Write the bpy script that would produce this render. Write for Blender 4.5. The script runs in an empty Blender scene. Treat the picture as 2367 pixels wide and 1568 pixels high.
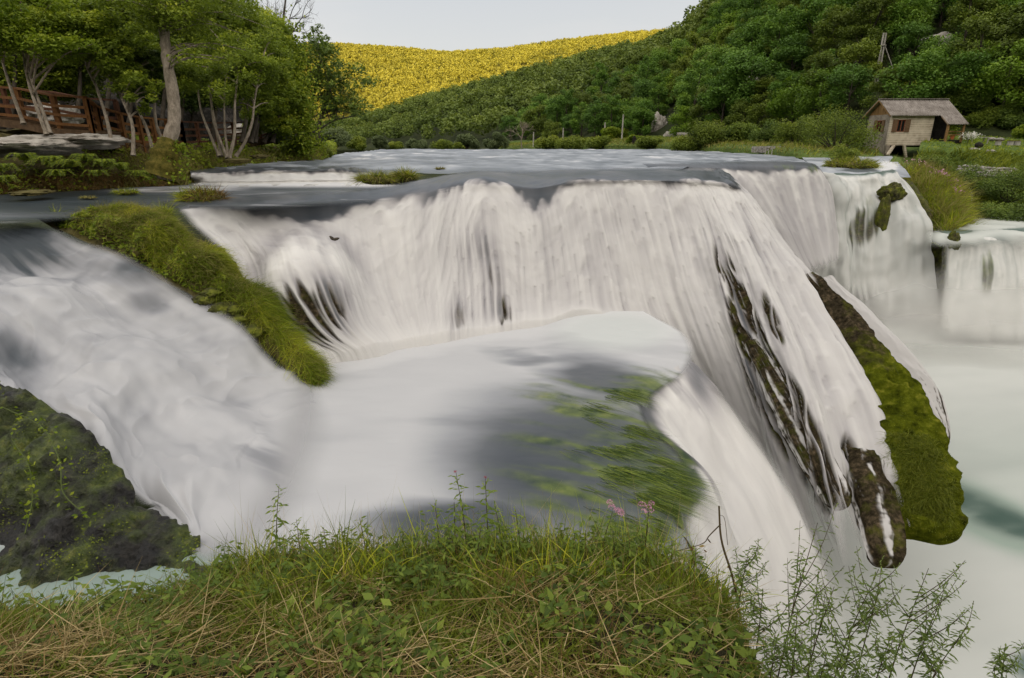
import bpy, bmesh, math, random
import numpy as np
from math import radians, sin, cos, pi
random.seed(7)
RNG = np.random.default_rng(11)
scene = bpy.context.scene
COL = scene.collection

# ------------------------------------------------------------------ camera frame (a 2367 x 1568 picture grid with real depths)
F, CX, CY, PITCH, CZ = 1350.0, 1183.5, 784.0, radians(18.8), 10.0
SP, CP = sin(PITCH), cos(PITCH)

def P(u, v, t):
    """the world point seen at picture position (u, v) at depth t metres along the lens axis"""
    u = np.asarray(u, float); v = np.asarray(v, float); t = np.asarray(t, float)
    y = (CY - v) / F
    return np.stack([(u - CX) / F * t, (CP + SP * y) * t, CZ + (-SP + CP * y) * t], -1)

def TZ(v, z):
    """depth at which the picture row v meets the level z (relative to the eye)"""
    return z / (-SP + CP * (CY - np.asarray(v, float)) / F)

def PZ(u, v, z):
    return P(u, v, TZ(v, z))

# ------------------------------------------------------------------ noise
_perm = np.random.default_rng(3).permutation(256)
_perm = np.concatenate([_perm, _perm, _perm])
_g = np.random.default_rng(5).normal(size=(256, 3)); _g /= np.linalg.norm(_g, axis=1)[:, None]

def pn(x, y, z=0.0):
    x, y, z = np.broadcast_arrays(np.asarray(x, float), np.asarray(y, float), np.asarray(z, float))
    xi, yi, zi = np.floor(x).astype(int), np.floor(y).astype(int), np.floor(z).astype(int)
    xf, yf, zf = x - xi, y - yi, z - zi
    fu = lambda q: q * q * q * (q * (q * 6 - 15) + 10)
    u, v, w = fu(xf), fu(yf), fu(zf)
    xi &= 255; yi &= 255; zi &= 255
    def gr(i, j, k):
        g = _g[_perm[_perm[_perm[xi + i] + yi + j] + zi + k]]
        return g[..., 0] * (xf - i) + g[..., 1] * (yf - j) + g[..., 2] * (zf - k)
    L = lambda a, b, q: a + (b - a) * q
    return 1.5 * L(L(L(gr(0,0,0), gr(1,0,0), u), L(gr(0,1,0), gr(1,1,0), u), v),
                   L(L(gr(0,0,1), gr(1,0,1), u), L(gr(0,1,1), gr(1,1,1), u), v), w)

def fbm(x, y, z=0.0, o=4, lac=2.03, gain=0.5):
    s = 0.0; a = 1.0; n = 0.0
    for i in range(o):
        s = s + a * pn(np.asarray(x) * lac**i + 17.3*i, np.asarray(y) * lac**i - 9.1*i, np.asarray(z) * lac**i + 4.7*i); n += a; a *= gain
    return s / n

def ss(a, b, x):
    q = np.clip((np.asarray(x, float) - a) / (b - a), 0, 1); return q * q * (3 - 2 * q)

# ------------------------------------------------------------------ mesh building
def mesh_from(name, verts, faces, mats=(), attrs=None, smooth=True, midx=None, uv=None):
    """faces: list of (n,3)/(n,4) index arrays"""
    if isinstance(faces, np.ndarray): faces = [faces]
    faces = [np.asarray(f, np.int32) for f in faces if len(f)]
    me = bpy.data.meshes.new(name)
    verts = np.asarray(verts, np.float32)
    me.vertices.add(len(verts)); me.vertices.foreach_set('co', verts.ravel())
    li = np.concatenate([f.ravel() for f in faces]) if faces else np.zeros(0, np.int32)
    tot = np.concatenate([np.full(len(f), f.shape[1], np.int32) for f in faces]) if faces else np.zeros(0, np.int32)
    st = np.concatenate([[0], np.cumsum(tot)[:-1]]).astype(np.int32)
    me.loops.add(len(li)); me.loops.foreach_set('vertex_index', li)
    me.polygons.add(len(tot)); me.polygons.foreach_set('loop_start', st); me.polygons.foreach_set('loop_total', tot)
    me.polygons.foreach_set('use_smooth', np.full(len(tot), smooth, bool))
    if midx is not None: me.polygons.foreach_set('material_index', np.asarray(midx, np.int32))
    for k, a in (attrs or {}).items():
        at = me.attributes.new(k, 'FLOAT', 'POINT'); at.data.foreach_set('value', np.asarray(a, np.float32).ravel())
    for m in mats: me.materials.append(m)
    me.update(calc_edges=True)
    return me

def tag(o, label=None, cat=None, group=None, kind=None):
    if label: o['label'] = label
    if cat: o['category'] = cat
    if group: o['group'] = group
    if kind: o['kind'] = kind
    return o

def link(name, me, parent=None):
    o = bpy.data.objects.new(name, me); COL.objects.link(o)
    if parent is not None: o.parent = parent
    return o

def empty(name, loc=(0, 0, 0), label=None, cat=None, group=None):
    o = bpy.data.objects.new(name, None); COL.objects.link(o); o.location = loc; o.empty_display_size = .2
    return tag(o, label, cat, group)

def copy_tree(root, loc, rot, scale, label=None, group=None):
    r = root.copy(); COL.objects.link(r); r.location = loc; r.rotation_euler = rot; r.scale = scale
    if label: r['label'] = label
    if group: r['group'] = group
    for ch in root.children:
        c = ch.copy(); COL.objects.link(c); c.parent = r
        for g in ch.children:
            d = g.copy(); COL.objects.link(d); d.parent = c
    return r

class MB:
    """collects pieces with vertex attributes and builds ONE mesh"""
    def __init__(s): s.v = []; s.f3 = []; s.f4 = []; s.n = 0; s.a = []
    def add(s, v, f, a=0.5):
        v = np.asarray(v, float).reshape(-1, 3); f = np.asarray(f, int)
        if len(f):
            (s.f3 if f.shape[1] == 3 else s.f4).append(f + s.n)
        s.v.append(v); s.n += len(v)
        s.a.append(np.broadcast_to(np.asarray(a, float), (len(v),)).copy())
    def box(s, c, size, R=None, a=0.5):
        x, y, z = np.asarray(size, float) / 2
        v = np.array([[-x,-y,-z],[x,-y,-z],[x,y,-z],[-x,y,-z],[-x,-y,z],[x,-y,z],[x,y,z],[-x,y,z]])
        if R is not None: v = v @ np.asarray(R).T
        s.add(v + np.asarray(c, float), [[0,3,2,1],[4,5,6,7],[0,1,5,4],[1,2,6,5],[2,3,7,6],[3,0,4,7]], a)
    def bar(s, p, q, w, h=None, a=0.5, up=(0,0,1)):
        p = np.asarray(p, float); q = np.asarray(q, float); h = h or w
        d = q - p; L = np.linalg.norm(d); d = d / L; up = np.asarray(up, float)
        if abs(d @ up) > .95: up = np.array([0,1,0.])
        sx = np.cross(d, up); sx /= np.linalg.norm(sx); sz = np.cross(sx, d)
        s.box((p + q) / 2, (w, L, h), np.stack([sx, d, sz], 1), a)
    def tube(s, pts, rad, n=8, a=0.5, cap=True):
        pts = np.asarray(pts, float); rad = np.broadcast_to(np.asarray(rad, float), (len(pts),))
        T = np.gradient(pts, axis=0); T /= np.linalg.norm(T, axis=1)[:, None] + 1e-9
        ref = np.array([0.31, 0.95, 0.05]) if abs(T[0] @ np.array([0.31,0.95,0.05])) < .9 else np.array([1., 0, 0])
        A = np.cross(T, ref); A /= np.linalg.norm(A, axis=1)[:, None] + 1e-9
        B = np.cross(T, A)
        th = np.linspace(0, 2*pi, n, endpoint=False)
        v = pts[:, None] + rad[:, None, None] * (A[:, None] * np.cos(th)[None, :, None] + B[:, None] * np.sin(th)[None, :, None])
        m = len(pts); i = np.arange(m - 1)[:, None] * n; j = np.arange(n)[None]; k = (j + 1) % n
        f = np.stack([i + j, i + k, i + n + k, i + n + j], -1).reshape(-1, 4)
        av = np.broadcast_to(np.asarray(a, float), (m,)) if np.ndim(a) else np.full(m, a)
        s.add(v.reshape(-1, 3), f, np.repeat(av, n))
        if cap:
            s.add(np.concatenate([v[-1], pts[-1:]]), [[q, (q+1) % n, n] for q in range(n)], av[-1])
    def leaves(s, c, size, aspect=.5, tint=None, nrm=None, droop=0.0, d=None, rng=RNG):
        """diamond leaves folded on the midrib"""
        c = np.asarray(c, float); n = len(c)
        if n == 0: return
        size = np.broadcast_to(np.asarray(size, float), (n,))[:, None]
        if d is None: d = rng.normal(size=(n, 3)); d[:, 2] = d[:, 2] * .6 - droop
        d = d / (np.linalg.norm(d, axis=1)[:, None] + 1e-9)
        r = rng.normal(size=(n, 3)) if nrm is None else nrm + rng.normal(size=(n, 3)) * .35
        w = np.cross(d, r); w /= np.linalg.norm(w, axis=1)[:, None] + 1e-9
        u = np.cross(w, d)
        v = np.stack([c - d*size*.5, c + w*size*aspect*.5 - u*size*.06, c + d*size*.5 - u*size*.10, c - w*size*aspect*.5 - u*size*.06], 1)
        i = np.arange(n)[:, None] * 4
        f = i + np.array([[0, 1, 2, 3]])
        tint = rng.random(n) if tint is None else np.broadcast_to(tint, (n,))
        s.add(v.reshape(-1, 3), f, np.repeat(tint, 4))
    def blades(s, base, d, length, width, bend=None, seg=3, tint=None, rng=RNG):
        """curved grass blades as tapering strips"""
        base = np.asarray(base, float); n = len(base)
        if n == 0: return
        d = np.asarray(d, float); d = d / np.linalg.norm(d, axis=1)[:, None]
        length = np.broadcast_to(length, (n,))[:, None]; width = np.broadcast_to(width, (n,))[:, None]
        if bend is None: bend = rng.normal(size=(n, 3)) * .5 + np.array([0, 0, -.5])
        w = np.cross(d, rng.normal(size=(n, 3))); w /= np.linalg.norm(w, axis=1)[:, None] + 1e-9
        rows = []
        for k in range(seg + 1):
            q = k / seg
            p = base + d * length * q + bend * length * q * q * .6
            ww = width * (1 - q ** 1.6 * .92) * .5
            rows += [p - w * ww, p + w * ww]
        v = np.stack(rows, 1)
        i = np.arange(n)[:, None, None] * (2 * (seg + 1)); k = (np.arange(seg) * 2)[None, :, None]
        f = (i + k + np.array([0, 1, 3, 2])[None, None]).reshape(-1, 4)
        tint = rng.random(n) if tint is None else np.broadcast_to(tint, (n,))
        s.add(v.reshape(-1, 3), f, np.repeat(tint, 2 * (seg + 1)))
    def mesh(s, name, mats, smooth=True):
        fs = []
        if s.f4: fs.append(np.concatenate(s.f4))
        if s.f3: fs.append(np.concatenate(s.f3))
        return mesh_from(name, np.concatenate(s.v), fs, mats if isinstance(mats, (list, tuple)) else [mats], {'tint': np.concatenate(s.a)}, smooth)
    def build(s, name, mats, parent=None, smooth=True):
        return link(name, s.mesh(name, mats, smooth), parent)

# ------------------------------------------------------------------ spline grids
def _cr(c, x):
    """Catmull-Rom along axis 0 of c at positions x"""
    n = len(c); x = np.clip(x, 0, n - 1 - 1e-9); i = x.astype(int); q = (x - i)
    sh = (len(x),) + (1,) * (c.ndim - 1); q = q.reshape(sh)
    ext = np.concatenate([2*c[:1] - c[1:2], c, 2*c[-1:] - c[-2:-1]])
    a, b, d, e = ext[i], ext[i+1], ext[i+2], ext[i+3]
    return .5 * (2*b + (d - a)*q + (2*a - 5*b + 4*d - e)*q*q + (3*b - a - 3*d + e)*q**3)

class Grid:
    """a surface through flow lines: ctrl[column][row] = (u, v, depth)"""
    def __init__(s, ctrl, nc, nr):
        c = np.asarray(ctrl, float).copy(); c[..., 2] = 1 / c[..., 2]
        s.nC, s.nR = c.shape[:2]
        xc = np.linspace(0, s.nC - 1, nc); xr = np.linspace(0, s.nR - 1, nr)
        g = _cr(c, xc); g = _cr(g.transpose(1, 0, 2), xr)          # rows, cols, 3
        s.u, s.v, s.t = g[..., 0], g[..., 1], 1 / g[..., 2]
        s.r, s.c = np.meshgrid(xr, xc, indexing='ij')
        s.W = P(s.u, s.v, s.t)
        s.shape = s.u.shape
        dr = np.linalg.norm(np.diff(s.W, axis=0), axis=-1); s.d = np.concatenate([np.zeros((1, nc)), np.cumsum(dr, 0)])
        dc = np.linalg.norm(np.diff(s.W, axis=1), axis=-1).mean(0); s.s = np.broadcast_to(np.concatenate([[0], np.cumsum(dc)])[None], s.shape)
    def normals(s):
        a = np.gradient(s.W, axis=0); b = np.gradient(s.W, axis=1)
        n = np.cross(a, b); n /= np.linalg.norm(n, axis=-1)[..., None] + 1e-9
        flip = np.sum(n * (s.W - np.array([0, 0, CZ])), -1, keepdims=True) > 0
        return np.where(flip, -n, n)
    def push(s, h):
        s.W = s.W + s.normals() * np.asarray(h)[..., None]
    def obj(s, name, mat, attrs, keep=None):
        nr, nc = s.shape
        i = np.arange(nr * nc).reshape(nr, nc)
        f = np.stack([i[:-1, :-1], i[1:, :-1], i[1:, 1:], i[:-1, 1:]], -1).reshape(-1, 4)
        a = np.cross(s.W[1:, :-1] - s.W[:-1, :-1], s.W[:-1, 1:] - s.W[:-1, :-1]); n = s.normals()[:-1, :-1]
        if np.mean(np.sum(a * n, -1)) < 0: f = f[:, ::-1]
        V = s.W.reshape(-1, 3)
        at = {k: np.broadcast_to(x, s.shape).reshape(-1) for k, x in attrs.items()}
        if keep is not None:
            kv = keep.reshape(-1); f = f[kv[f].any(1)]
        return link(name, mesh_from(name, V, f, [mat], at))

# ------------------------------------------------------------------ materials
def newmat(name):
    m = bpy.data.materials.new(name); m.use_nodes = True; nt = m.node_tree; nt.nodes.clear()
    return m, nt, nt.nodes, nt.links

class NB:
    """small node helper"""
    def __init__(s, name): s.m, s.nt, s.N, s.L = newmat(name)
    def n(s, t, **kw):
        q = s.N.new(t)
        for k, v in kw.items(): setattr(q, k, v)
        return q
    def set(s, sock, v):
        if isinstance(v, bpy.types.NodeSocket): s.L.new(v, sock)
        else: sock.default_value = v
    def attr(s, name): return s.n('ShaderNodeAttribute', attribute_name=name).outputs['Fac']
    def math(s, op, a, b=0.0, c=0.0, clamp=False):
        q = s.n('ShaderNodeMath', operation=op, use_clamp=clamp)
        s.set(q.inputs[0], a); s.set(q.inputs[1], b); s.set(q.inputs[2], c); return q.outputs[0]
    def mix(s, f, a, b, blend='MIX'):
        q = s.n('ShaderNodeMix', data_type='RGBA', blend_type=blend)
        s.set(q.inputs[0], f)
        for i, v in ((6, a), (7, b)): s.set(q.inputs[i], v if isinstance(v, bpy.types.NodeSocket) else (*v[:3], 1))
        return q.outputs[2]
    def noise(s, scale, vec=None, detail=4, rough=.55, dist=0.0):
        q = s.n('ShaderNodeTexNoise'); q.inputs['Scale'].default_value = scale; q.inputs['Detail'].default_value = detail
        q.inputs['Roughness'].default_value = rough; q.inputs['Distortion'].default_value = dist
        if vec is not None: s.L.new(vec, q.inputs['Vector'])
        return q.outputs['Fac']
    def coord(s, which='Object', scale=None):
        o = s.n('ShaderNodeTexCoord').outputs[which]
        if scale is not None:
            mp = s.n('ShaderNodeMapping'); mp.inputs['Scale'].default_value = scale; s.L.new(o, mp.inputs[0]); o = mp.outputs[0]
        return o
    def ramp(s, f, stops):
        q = s.n('ShaderNodeValToRGB'); e = q.color_ramp.elements
        while len(e) < len(stops): e.new(.5)
        for i, (p, c) in enumerate(stops): e[i].position = p; e[i].color = (*c[:3], 1) if np.ndim(c) else (c, c, c, 1)
        s.set(q.inputs[0], f); return q.outputs[0]
    def bump(s, h, strength=.5, dist=.05):
        q = s.n('ShaderNodeBump'); q.inputs['Strength'].default_value = strength; q.inputs['Distance'].default_value = dist
        s.L.new(h, q.inputs['Height']); return q.outputs[0]
    def bsdf(s, color, rough=.7, spec=.3, normal=None):
        q = s.n('ShaderNodeBsdfPrincipled'); s.set(q.inputs['Base Color'], color if isinstance(color, bpy.types.NodeSocket) else (*color[:3], 1))
        s.set(q.inputs['Roughness'], rough); s.set(q.inputs['Specular IOR Level'], spec)
        if normal is not None: s.L.new(normal, q.inputs['Normal'])
        return q.outputs[0]
    def shmix(s, f, a, b):
        q = s.n('ShaderNodeMixShader'); s.set(q.inputs[0], f); s.L.new(a, q.inputs[1]); s.L.new(b, q.inputs[2]); return q.outputs[0]
    def out(s, sh):
        o = s.n('ShaderNodeOutputMaterial'); s.L.new(sh, o.inputs[0]); return s.m
MAT = {}
def puffs(g, F, n, w, L, rr, val, A, seed, cols=None, warp=.12, tall=.9, power=1.0, ok=None):
    """soft tufts of falling water: round tops with long fading tails, laid over each other from the top down"""
    rng = np.random.default_rng(seed); nr, nc = g.shape; F = F.copy()
    Sx = g.s[0]; c0, c1 = cols or (0, g.nC - 1); xs = g.c[0]
    pc = c0 + (c1 - c0) * rng.random(n); pr = rr[0] + (rr[1] - rr[0]) * rng.random(n) ** power
    ic = np.clip(np.searchsorted(xs, pc), 0, nc - 1); ir = np.clip((pr / (g.nR - 1) * (nr - 1)).astype(int), 0, nr - 1)
    for k in np.argsort(pr):
        if ok is not None and not ok[ir[k], ic[k]]: continue
        wk = w[0] + (w[1] - w[0]) * rng.random() ** 1.5; Lk = L[0] + (L[1] - L[0]) * rng.random(); b = val[0] + (val[1] - val[0]) * rng.random(); a0 = A * (.5 + .5 * rng.random())
        s0, d0 = Sx[ic[k]], g.d[ir[k], ic[k]]
        j0, j1 = np.searchsorted(Sx, s0 - 2.2 * wk - warp), np.searchsorted(Sx, s0 + 2.2 * wk + warp)
        dr = (g.d[-1, ic[k]] / nr) + 1e-6; i0 = max(0, ir[k] - int(2.0 * wk / dr) - 2); i1 = min(nr, ir[k] + int(3.2 * Lk / dr) + 2)
        if j1 - j0 < 2 or i1 - i0 < 2: continue
        d = g.d[i0:i1, j0:j1] - d0
        x = (Sx[None, j0:j1] - s0 + warp * .6 * np.sin(d * 1.7 + k)* np.clip(d, 0, 1)) / (wk * (1 + .25 * np.clip(d, 0, 3)))
        y = d + wk * tall * (1 - np.minimum(x * x, 4))
        a = a0 * np.exp(-x * x * 1.3) * ss(0, .8 * wk, y) * np.exp(-np.clip(y, 0, 99) / Lk)
        F[i0:i1, j0:j1] = F[i0:i1, j0:j1] * (1 - a) + b * a
    return F

def leaf_mat(name, dark, mid, light, trans=.35, vary=.25, rough=.55):
    b = NB(name)
    t = b.attr('tint')
    r = b.n('ShaderNodeObjectInfo').outputs['Random']
    q = b.math('ADD', b.math('MULTIPLY', t, 1 - vary), b.math('MULTIPLY', r, vary))
    c = b.ramp(q, [(0, dark), (.5, mid), (1, light)])
    p = b.bsdf(c, rough, .25)
    tr = b.n('ShaderNodeBsdfTranslucent'); c2 = b.mix(.5, c, (1, 1, .35), 'MULTIPLY'); b.L.new(c2, tr.inputs[0])
    MAT[name] = b.out(b.shmix(trans, p, tr.outputs[0])); return MAT[name]

def noise_mat(name, c0, c1, c2, scale=3, rough=.9, bump=.6, dist=.1, spec=.2, stretch=None, coord='Object'):
    b = NB(name); v = b.coord(coord, stretch)
    n1 = b.noise(scale, v, 8, .62); n2 = b.noise(scale * 4.7, v, 5, .6)
    f = b.math('ADD', b.math('MULTIPLY', n1, .65), b.math('MULTIPLY', n2, .35))
    c = b.ramp(f, [(.33, c0), (.5, c1), (.66, c2)])
    MAT[name] = b.out(b.bsdf(c, rough, spec, b.bump(f, bump, dist))); return MAT[name]

# moss / rock used by tufa, cliffs and under thin water
def rock_colour(b, v, moss):
    n = b.noise(2.2, v, 8, .65); n2 = b.noise(11, v, 6, .6)
    rk = b.ramp(b.math('ADD', b.math('MULTIPLY', n, .4), b.math('MULTIPLY', n2, .6)), [(.34, (.010, .008, .005)), (.5, (.045, .036, .022)), (.62, (.12, .09, .055)), (.72, (.26, .20, .13))])
    ms = b.ramp(b.noise(5, v, 6, .65), [(.3, (.018, .024, .003)), (.55, (.095, .112, .008)), (.75, (.24, .235, .03))])
    f = b.math('ADD', b.math('MULTIPLY', b.math('SUBTRACT', b.noise(3.1, v, 6, .6), .5), 3.0), moss, clamp=True)
    return b.mix(f, rk, ms), b.math('ADD', n, b.math('MULTIPLY', n2, .5))

def water_mat(name, white, grey, slate, spec=.22):
    b = NB(name); v = b.coord('Object')
    foam, rock, alp, weed = b.attr('foam'), b.attr('rock'), b.attr('alp'), b.attr('weed')
    c = b.ramp(foam, [(0, slate), (.25, tuple(.72 * x + .28 * y for x, y in zip(slate, grey))), (.55, grey), (1, white)])
    aq = b.attr('aqua'); c = b.mix(aq, c, (.50, .64, .56), 'MULTIPLY')
    rc, h = rock_colour(b, v, b.attr('moss'))
    c = b.mix(rock, c, rc)
    wn = b.ramp(b.noise(3, v, 4), [(.35, (.025, .05, .012)), (.6, (.13, .17, .03)), (.75, (.22, .22, .06))])
    c = b.mix(weed, c, wn)
    rough = b.math('ADD', b.math('MULTIPLY', foam, .38), .30)
    bp = b.n('ShaderNodeBump'); bp.inputs['Distance'].default_value = .06; b.L.new(b.math('MULTIPLY', rock, .9), bp.inputs['Strength']); b.L.new(b.math('ADD', h, b.noise(26, v, 5, .65)), bp.inputs['Height'])
    p = b.bsdf(c, rough, b.math('MULTIPLY', b.math('SUBTRACT', spec, b.math('MULTIPLY', foam, spec * .75)), b.math('SUBTRACT', 1.0, rock)), bp.outputs[0])
    tr = b.n('ShaderNodeBsdfTransparent').outputs[0]
    MAT[name] = b.out(b.shmix(alp, tr, p)); return MAT[name]
# ================================================================== WATER
water_mat('water_main', (.705, .692, .664), (.37, .355, .36), (.028, .038, .050))  # white slightly warm: a little sunset glow is tinted into the base colour
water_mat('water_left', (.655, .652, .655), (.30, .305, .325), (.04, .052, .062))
water_mat('water_pool', (.655, .652, .655), (.30, .31, .33), (.034, .043, .054))
water_mat('water_river', (.70, .70, .70), (.34, .365, .40), (.060, .075, .094), .5)
water_mat('water_low', (.73, .72, .69), (.46, .47, .45), (.05, .10, .085))
Z0 = dict(foam=0., rock=0., alp=1., weed=0., aqua=0., moss=0.)
def at(**k): d = dict(Z0); d.update(k); return d
def spot(g, u, v, ru, rv, soft=.6, rot=0.0):
    du, dv = g.u - u, g.v - v
    c, s_ = cos(rot), sin(rot)
    q = np.sqrt(((du*c + dv*s_) / ru)**2 + ((-du*s_ + dv*c) / rv)**2)
    return 1 - ss(1 - soft, 1, q)

# ---- upper river: from far upstream down to the lips
rows_v = [345.5, 349, 355, 364, 376, 390, 402]
def river_col(us, lev=-1.14):
    out = []
    for i, (u, v) in enumerate(zip(us, [345.5, 349, 354.5, 362, 371, 382, 393] if us[-1] < 800 else rows_v if us[-1] < 1600 else [345.5, 349, 355, 362, 370, 378, 386])):
        z = lev - .012 * i
        if us[-1] > 1600: z = -1.13 - .005 * i
        out.append((u, v, float(TZ(v, z))))
    return out
cols = [[880, 860, 800, 740, 600, 460, 440], [930, 915, 870, 815, 720, 620, 580], [1000, 990, 960, 925, 860, 800, 770], [1090, 1085, 1070, 1052, 1020, 985, 970],
        [1190, 1188, 1182, 1175, 1165, 1155, 1145], [1290, 1290, 1290, 1290, 1290, 1290, 1290], [1390, 1395, 1405, 1418, 1440, 1460, 1475],
        [1480, 1490, 1512, 1530, 1560, 1590, 1620], [1560, 1578, 1605, 1640, 1680, 1715, 1745], [1640, 1665, 1695, 1735, 1775, 1805, 1830], [1720, 1760, 1800, 1830, 1855, 1872, 1885]]
g = Grid([river_col(c, l) for c, l in zip(cols, [-1.05, -1.05, -1.06, -1.10, -1.13] + [-1.14] * 6)], 420, 260)
lon = g.W[..., 1]; lat = g.W[..., 0]
st = fbm(lat * .35 + .25 * pn(lat*.3, lon*.2), lon * .16, 1.0, 5)                     # streaks lie across: the flow runs to the lens
fine = fbm(lat * .9, lon * .45, 4.0, 4)
ed = fbm(lat * .55 + .3 * fine, lon * .9, 44.0, 4)
foam = .36 + .42 * st + .30 * fine + .26 * ed - .16 * ss(385, 400, g.v)
foam += .55 * ss(.16, .5, fbm(lat * .28, lon * .3, 9.0, 4)) * ss(380, 355, g.v)
stk = ss(-.15, .25, fbm(lat * .8 + .4 * pn(lat * .6, lon * .4), lon * .22, 15.0, 5))
foam += .6 * stk * (1.1 * spot(g, 850, 364, 130, 11, .9) + .45 * spot(g, 1270, 372, 220, 8, .95) + .4 * spot(g, 1190, 362, 170, 6, .95) + .45 * spot(g, 1560, 364, 150, 7, .95) + .4 * spot(g, 1420, 352, 120, 5, .95))
foam += .8 * stk * (.8 * spot(g, 1790, 352, 60, 8, .9) + .5 * spot(g, 1700, 368, 60, 8, .9) + .5 * spot(g, 1860, 372, 60, 9, .9))
foam += .16 * ss(.1, .5, fbm(lat * 1.6, lon * .35, 18.0, 4)) * ss(398, 350, g.v) - .10 * ss(.1, .5, fbm(lat * 1.2, lon * .3, 28.0, 4))
foam -= .15 * ss(392, 405, g.v)
g.W[..., 2] += .10 * fbm(lat * .5, lon * .5, 2.0, 4) + .05 * fine + .07 * ed
river = g.obj('upper_river', MAT['water_river'], at(foam=np.clip(foam, 0, 1)))
tag(river, 'smooth grey blue river flowing in long streaks towards the waterfall edge', kind='structure')

# ---- ledge cascade (small step on the left of the river)
led = []
for u0, u1, vt, vb in [(440, 445, 398, 424), (500, 500, 395, 426), (580, 575, 393, 426), (680, 675, 392, 424), (780, 780, 391, 423), (860, 862, 398, 422), (960, 965, 401, 416)]:
    led.append([(u0, vt - 8, float(TZ(vt - 8, -1.10))), (u0, vt, float(TZ(vt, -1.10))), (u0 + .25*(u1-u0), vt + .35*(vb-vt), float(TZ(vt, -1.10)) - .3),
                (u0 + .7*(u1-u0), vt + .72*(vb-vt), float(TZ(vb, -1.5)) + .25), (u1, vb, float(TZ(vb, -1.5))), (u1, vb + 10, float(TZ(vb + 10, -1.5)))])
g = Grid(led, 260, 60)
k = fbm(g.s * 1.3, g.d * .25, 3.0, 4)
on = 1.35 + .7 * pn(g.s * .9, 0.3) + .35 * pn(g.s * 2.7, 5.0)
foam = .12 + .8 * ss(on, on + .7, g.r) + .25 * k * ss(.5, 1.5, g.r)
foam = puffs(g, foam, 260, (.06, .2), (.2, .5), (1.3, 3.4), (.65, .95), .7, 81, warp=.03)
foam = np.where(g.r > 4, np.maximum(foam, .78), foam) + .15 * spot(g, 880, 412, 90, 14) * k
g.push(.12 * fbm(g.s * 1.2, g.d * .4, 8.0, 3))
weed = np.clip(.5 * spot(g, 870, 410, 100, 18) + k * .6 - .1, 0, .7) * ss(780, 830, g.u)
tag(g.obj('ledge_cascade', MAT['water_main'], at(foam=np.clip(foam, 0, 1), weed=weed, alp=ss(0, .6, g.r) * ss(5, 4.3, g.r))), 'low curtain of white water over the small ledge left of the main fall', kind='structure')

# ---- left channel: dark calm water below the ledge
ch = []
for q in np.linspace(0, 1, 9):
    col = []
    for i, v in enumerate([418, 428, 445, 465, 487, 512, 535]):
        u_l = [440, 300, 40, -160, -260, -300, -330][i]; u_r = [980, 985, 990, 1000, 960, 700, 640][i]
        col.append((u_l + (u_r - u_l) * q, v, float(TZ(v, -1.5))))
    ch.append(col)
g = Grid(ch, 340, 170)
lat, lon = g.W[..., 0], g.W[..., 1]
k = fbm(lat * .22, lon * .8, 2.0, 5); k2 = fbm(lat * .5, lon * 1.9, 7.0, 4)
foam = .10 + .16 * k + .10 * k2 + .12 * ss(250, 600, g.u)
foam += .75 * ss(437, 428, g.v) * ss(380, 520, g.u) * ss(1000, 850, g.u) + .55 * spot(g, 420, 437, 190, 9) + .4 * spot(g, 330, 441, 120, 6)
foam += .35 * ss(.05, .4, k2) * ss(400, 560, g.u) * ss(440, 455, g.v)
foam += .35 * ss(.1, .4, k2) * ss(495, 515, g.v)
deepc = ss(500, 200, g.u) * ss(500, 470, g.v)
g.W[..., 2] += .03 * k2 + .05 * ss(400, 600, g.u) * k
tag(g.obj('calm_channel', MAT['water_left'], at(foam=np.clip(foam - .1 * deepc, 0, 1), alp=ss(8, -10, g.v - np.interp(g.u, [-300, 60, 150, 250, 330, 400, 480, 560, 700, 900, 980], [520, 512, 505, 497, 490, 478, 480, 482, 474, 460, 445]) - 5 * k2))), 'dark calm side channel along the left bank', kind='structure')

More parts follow.
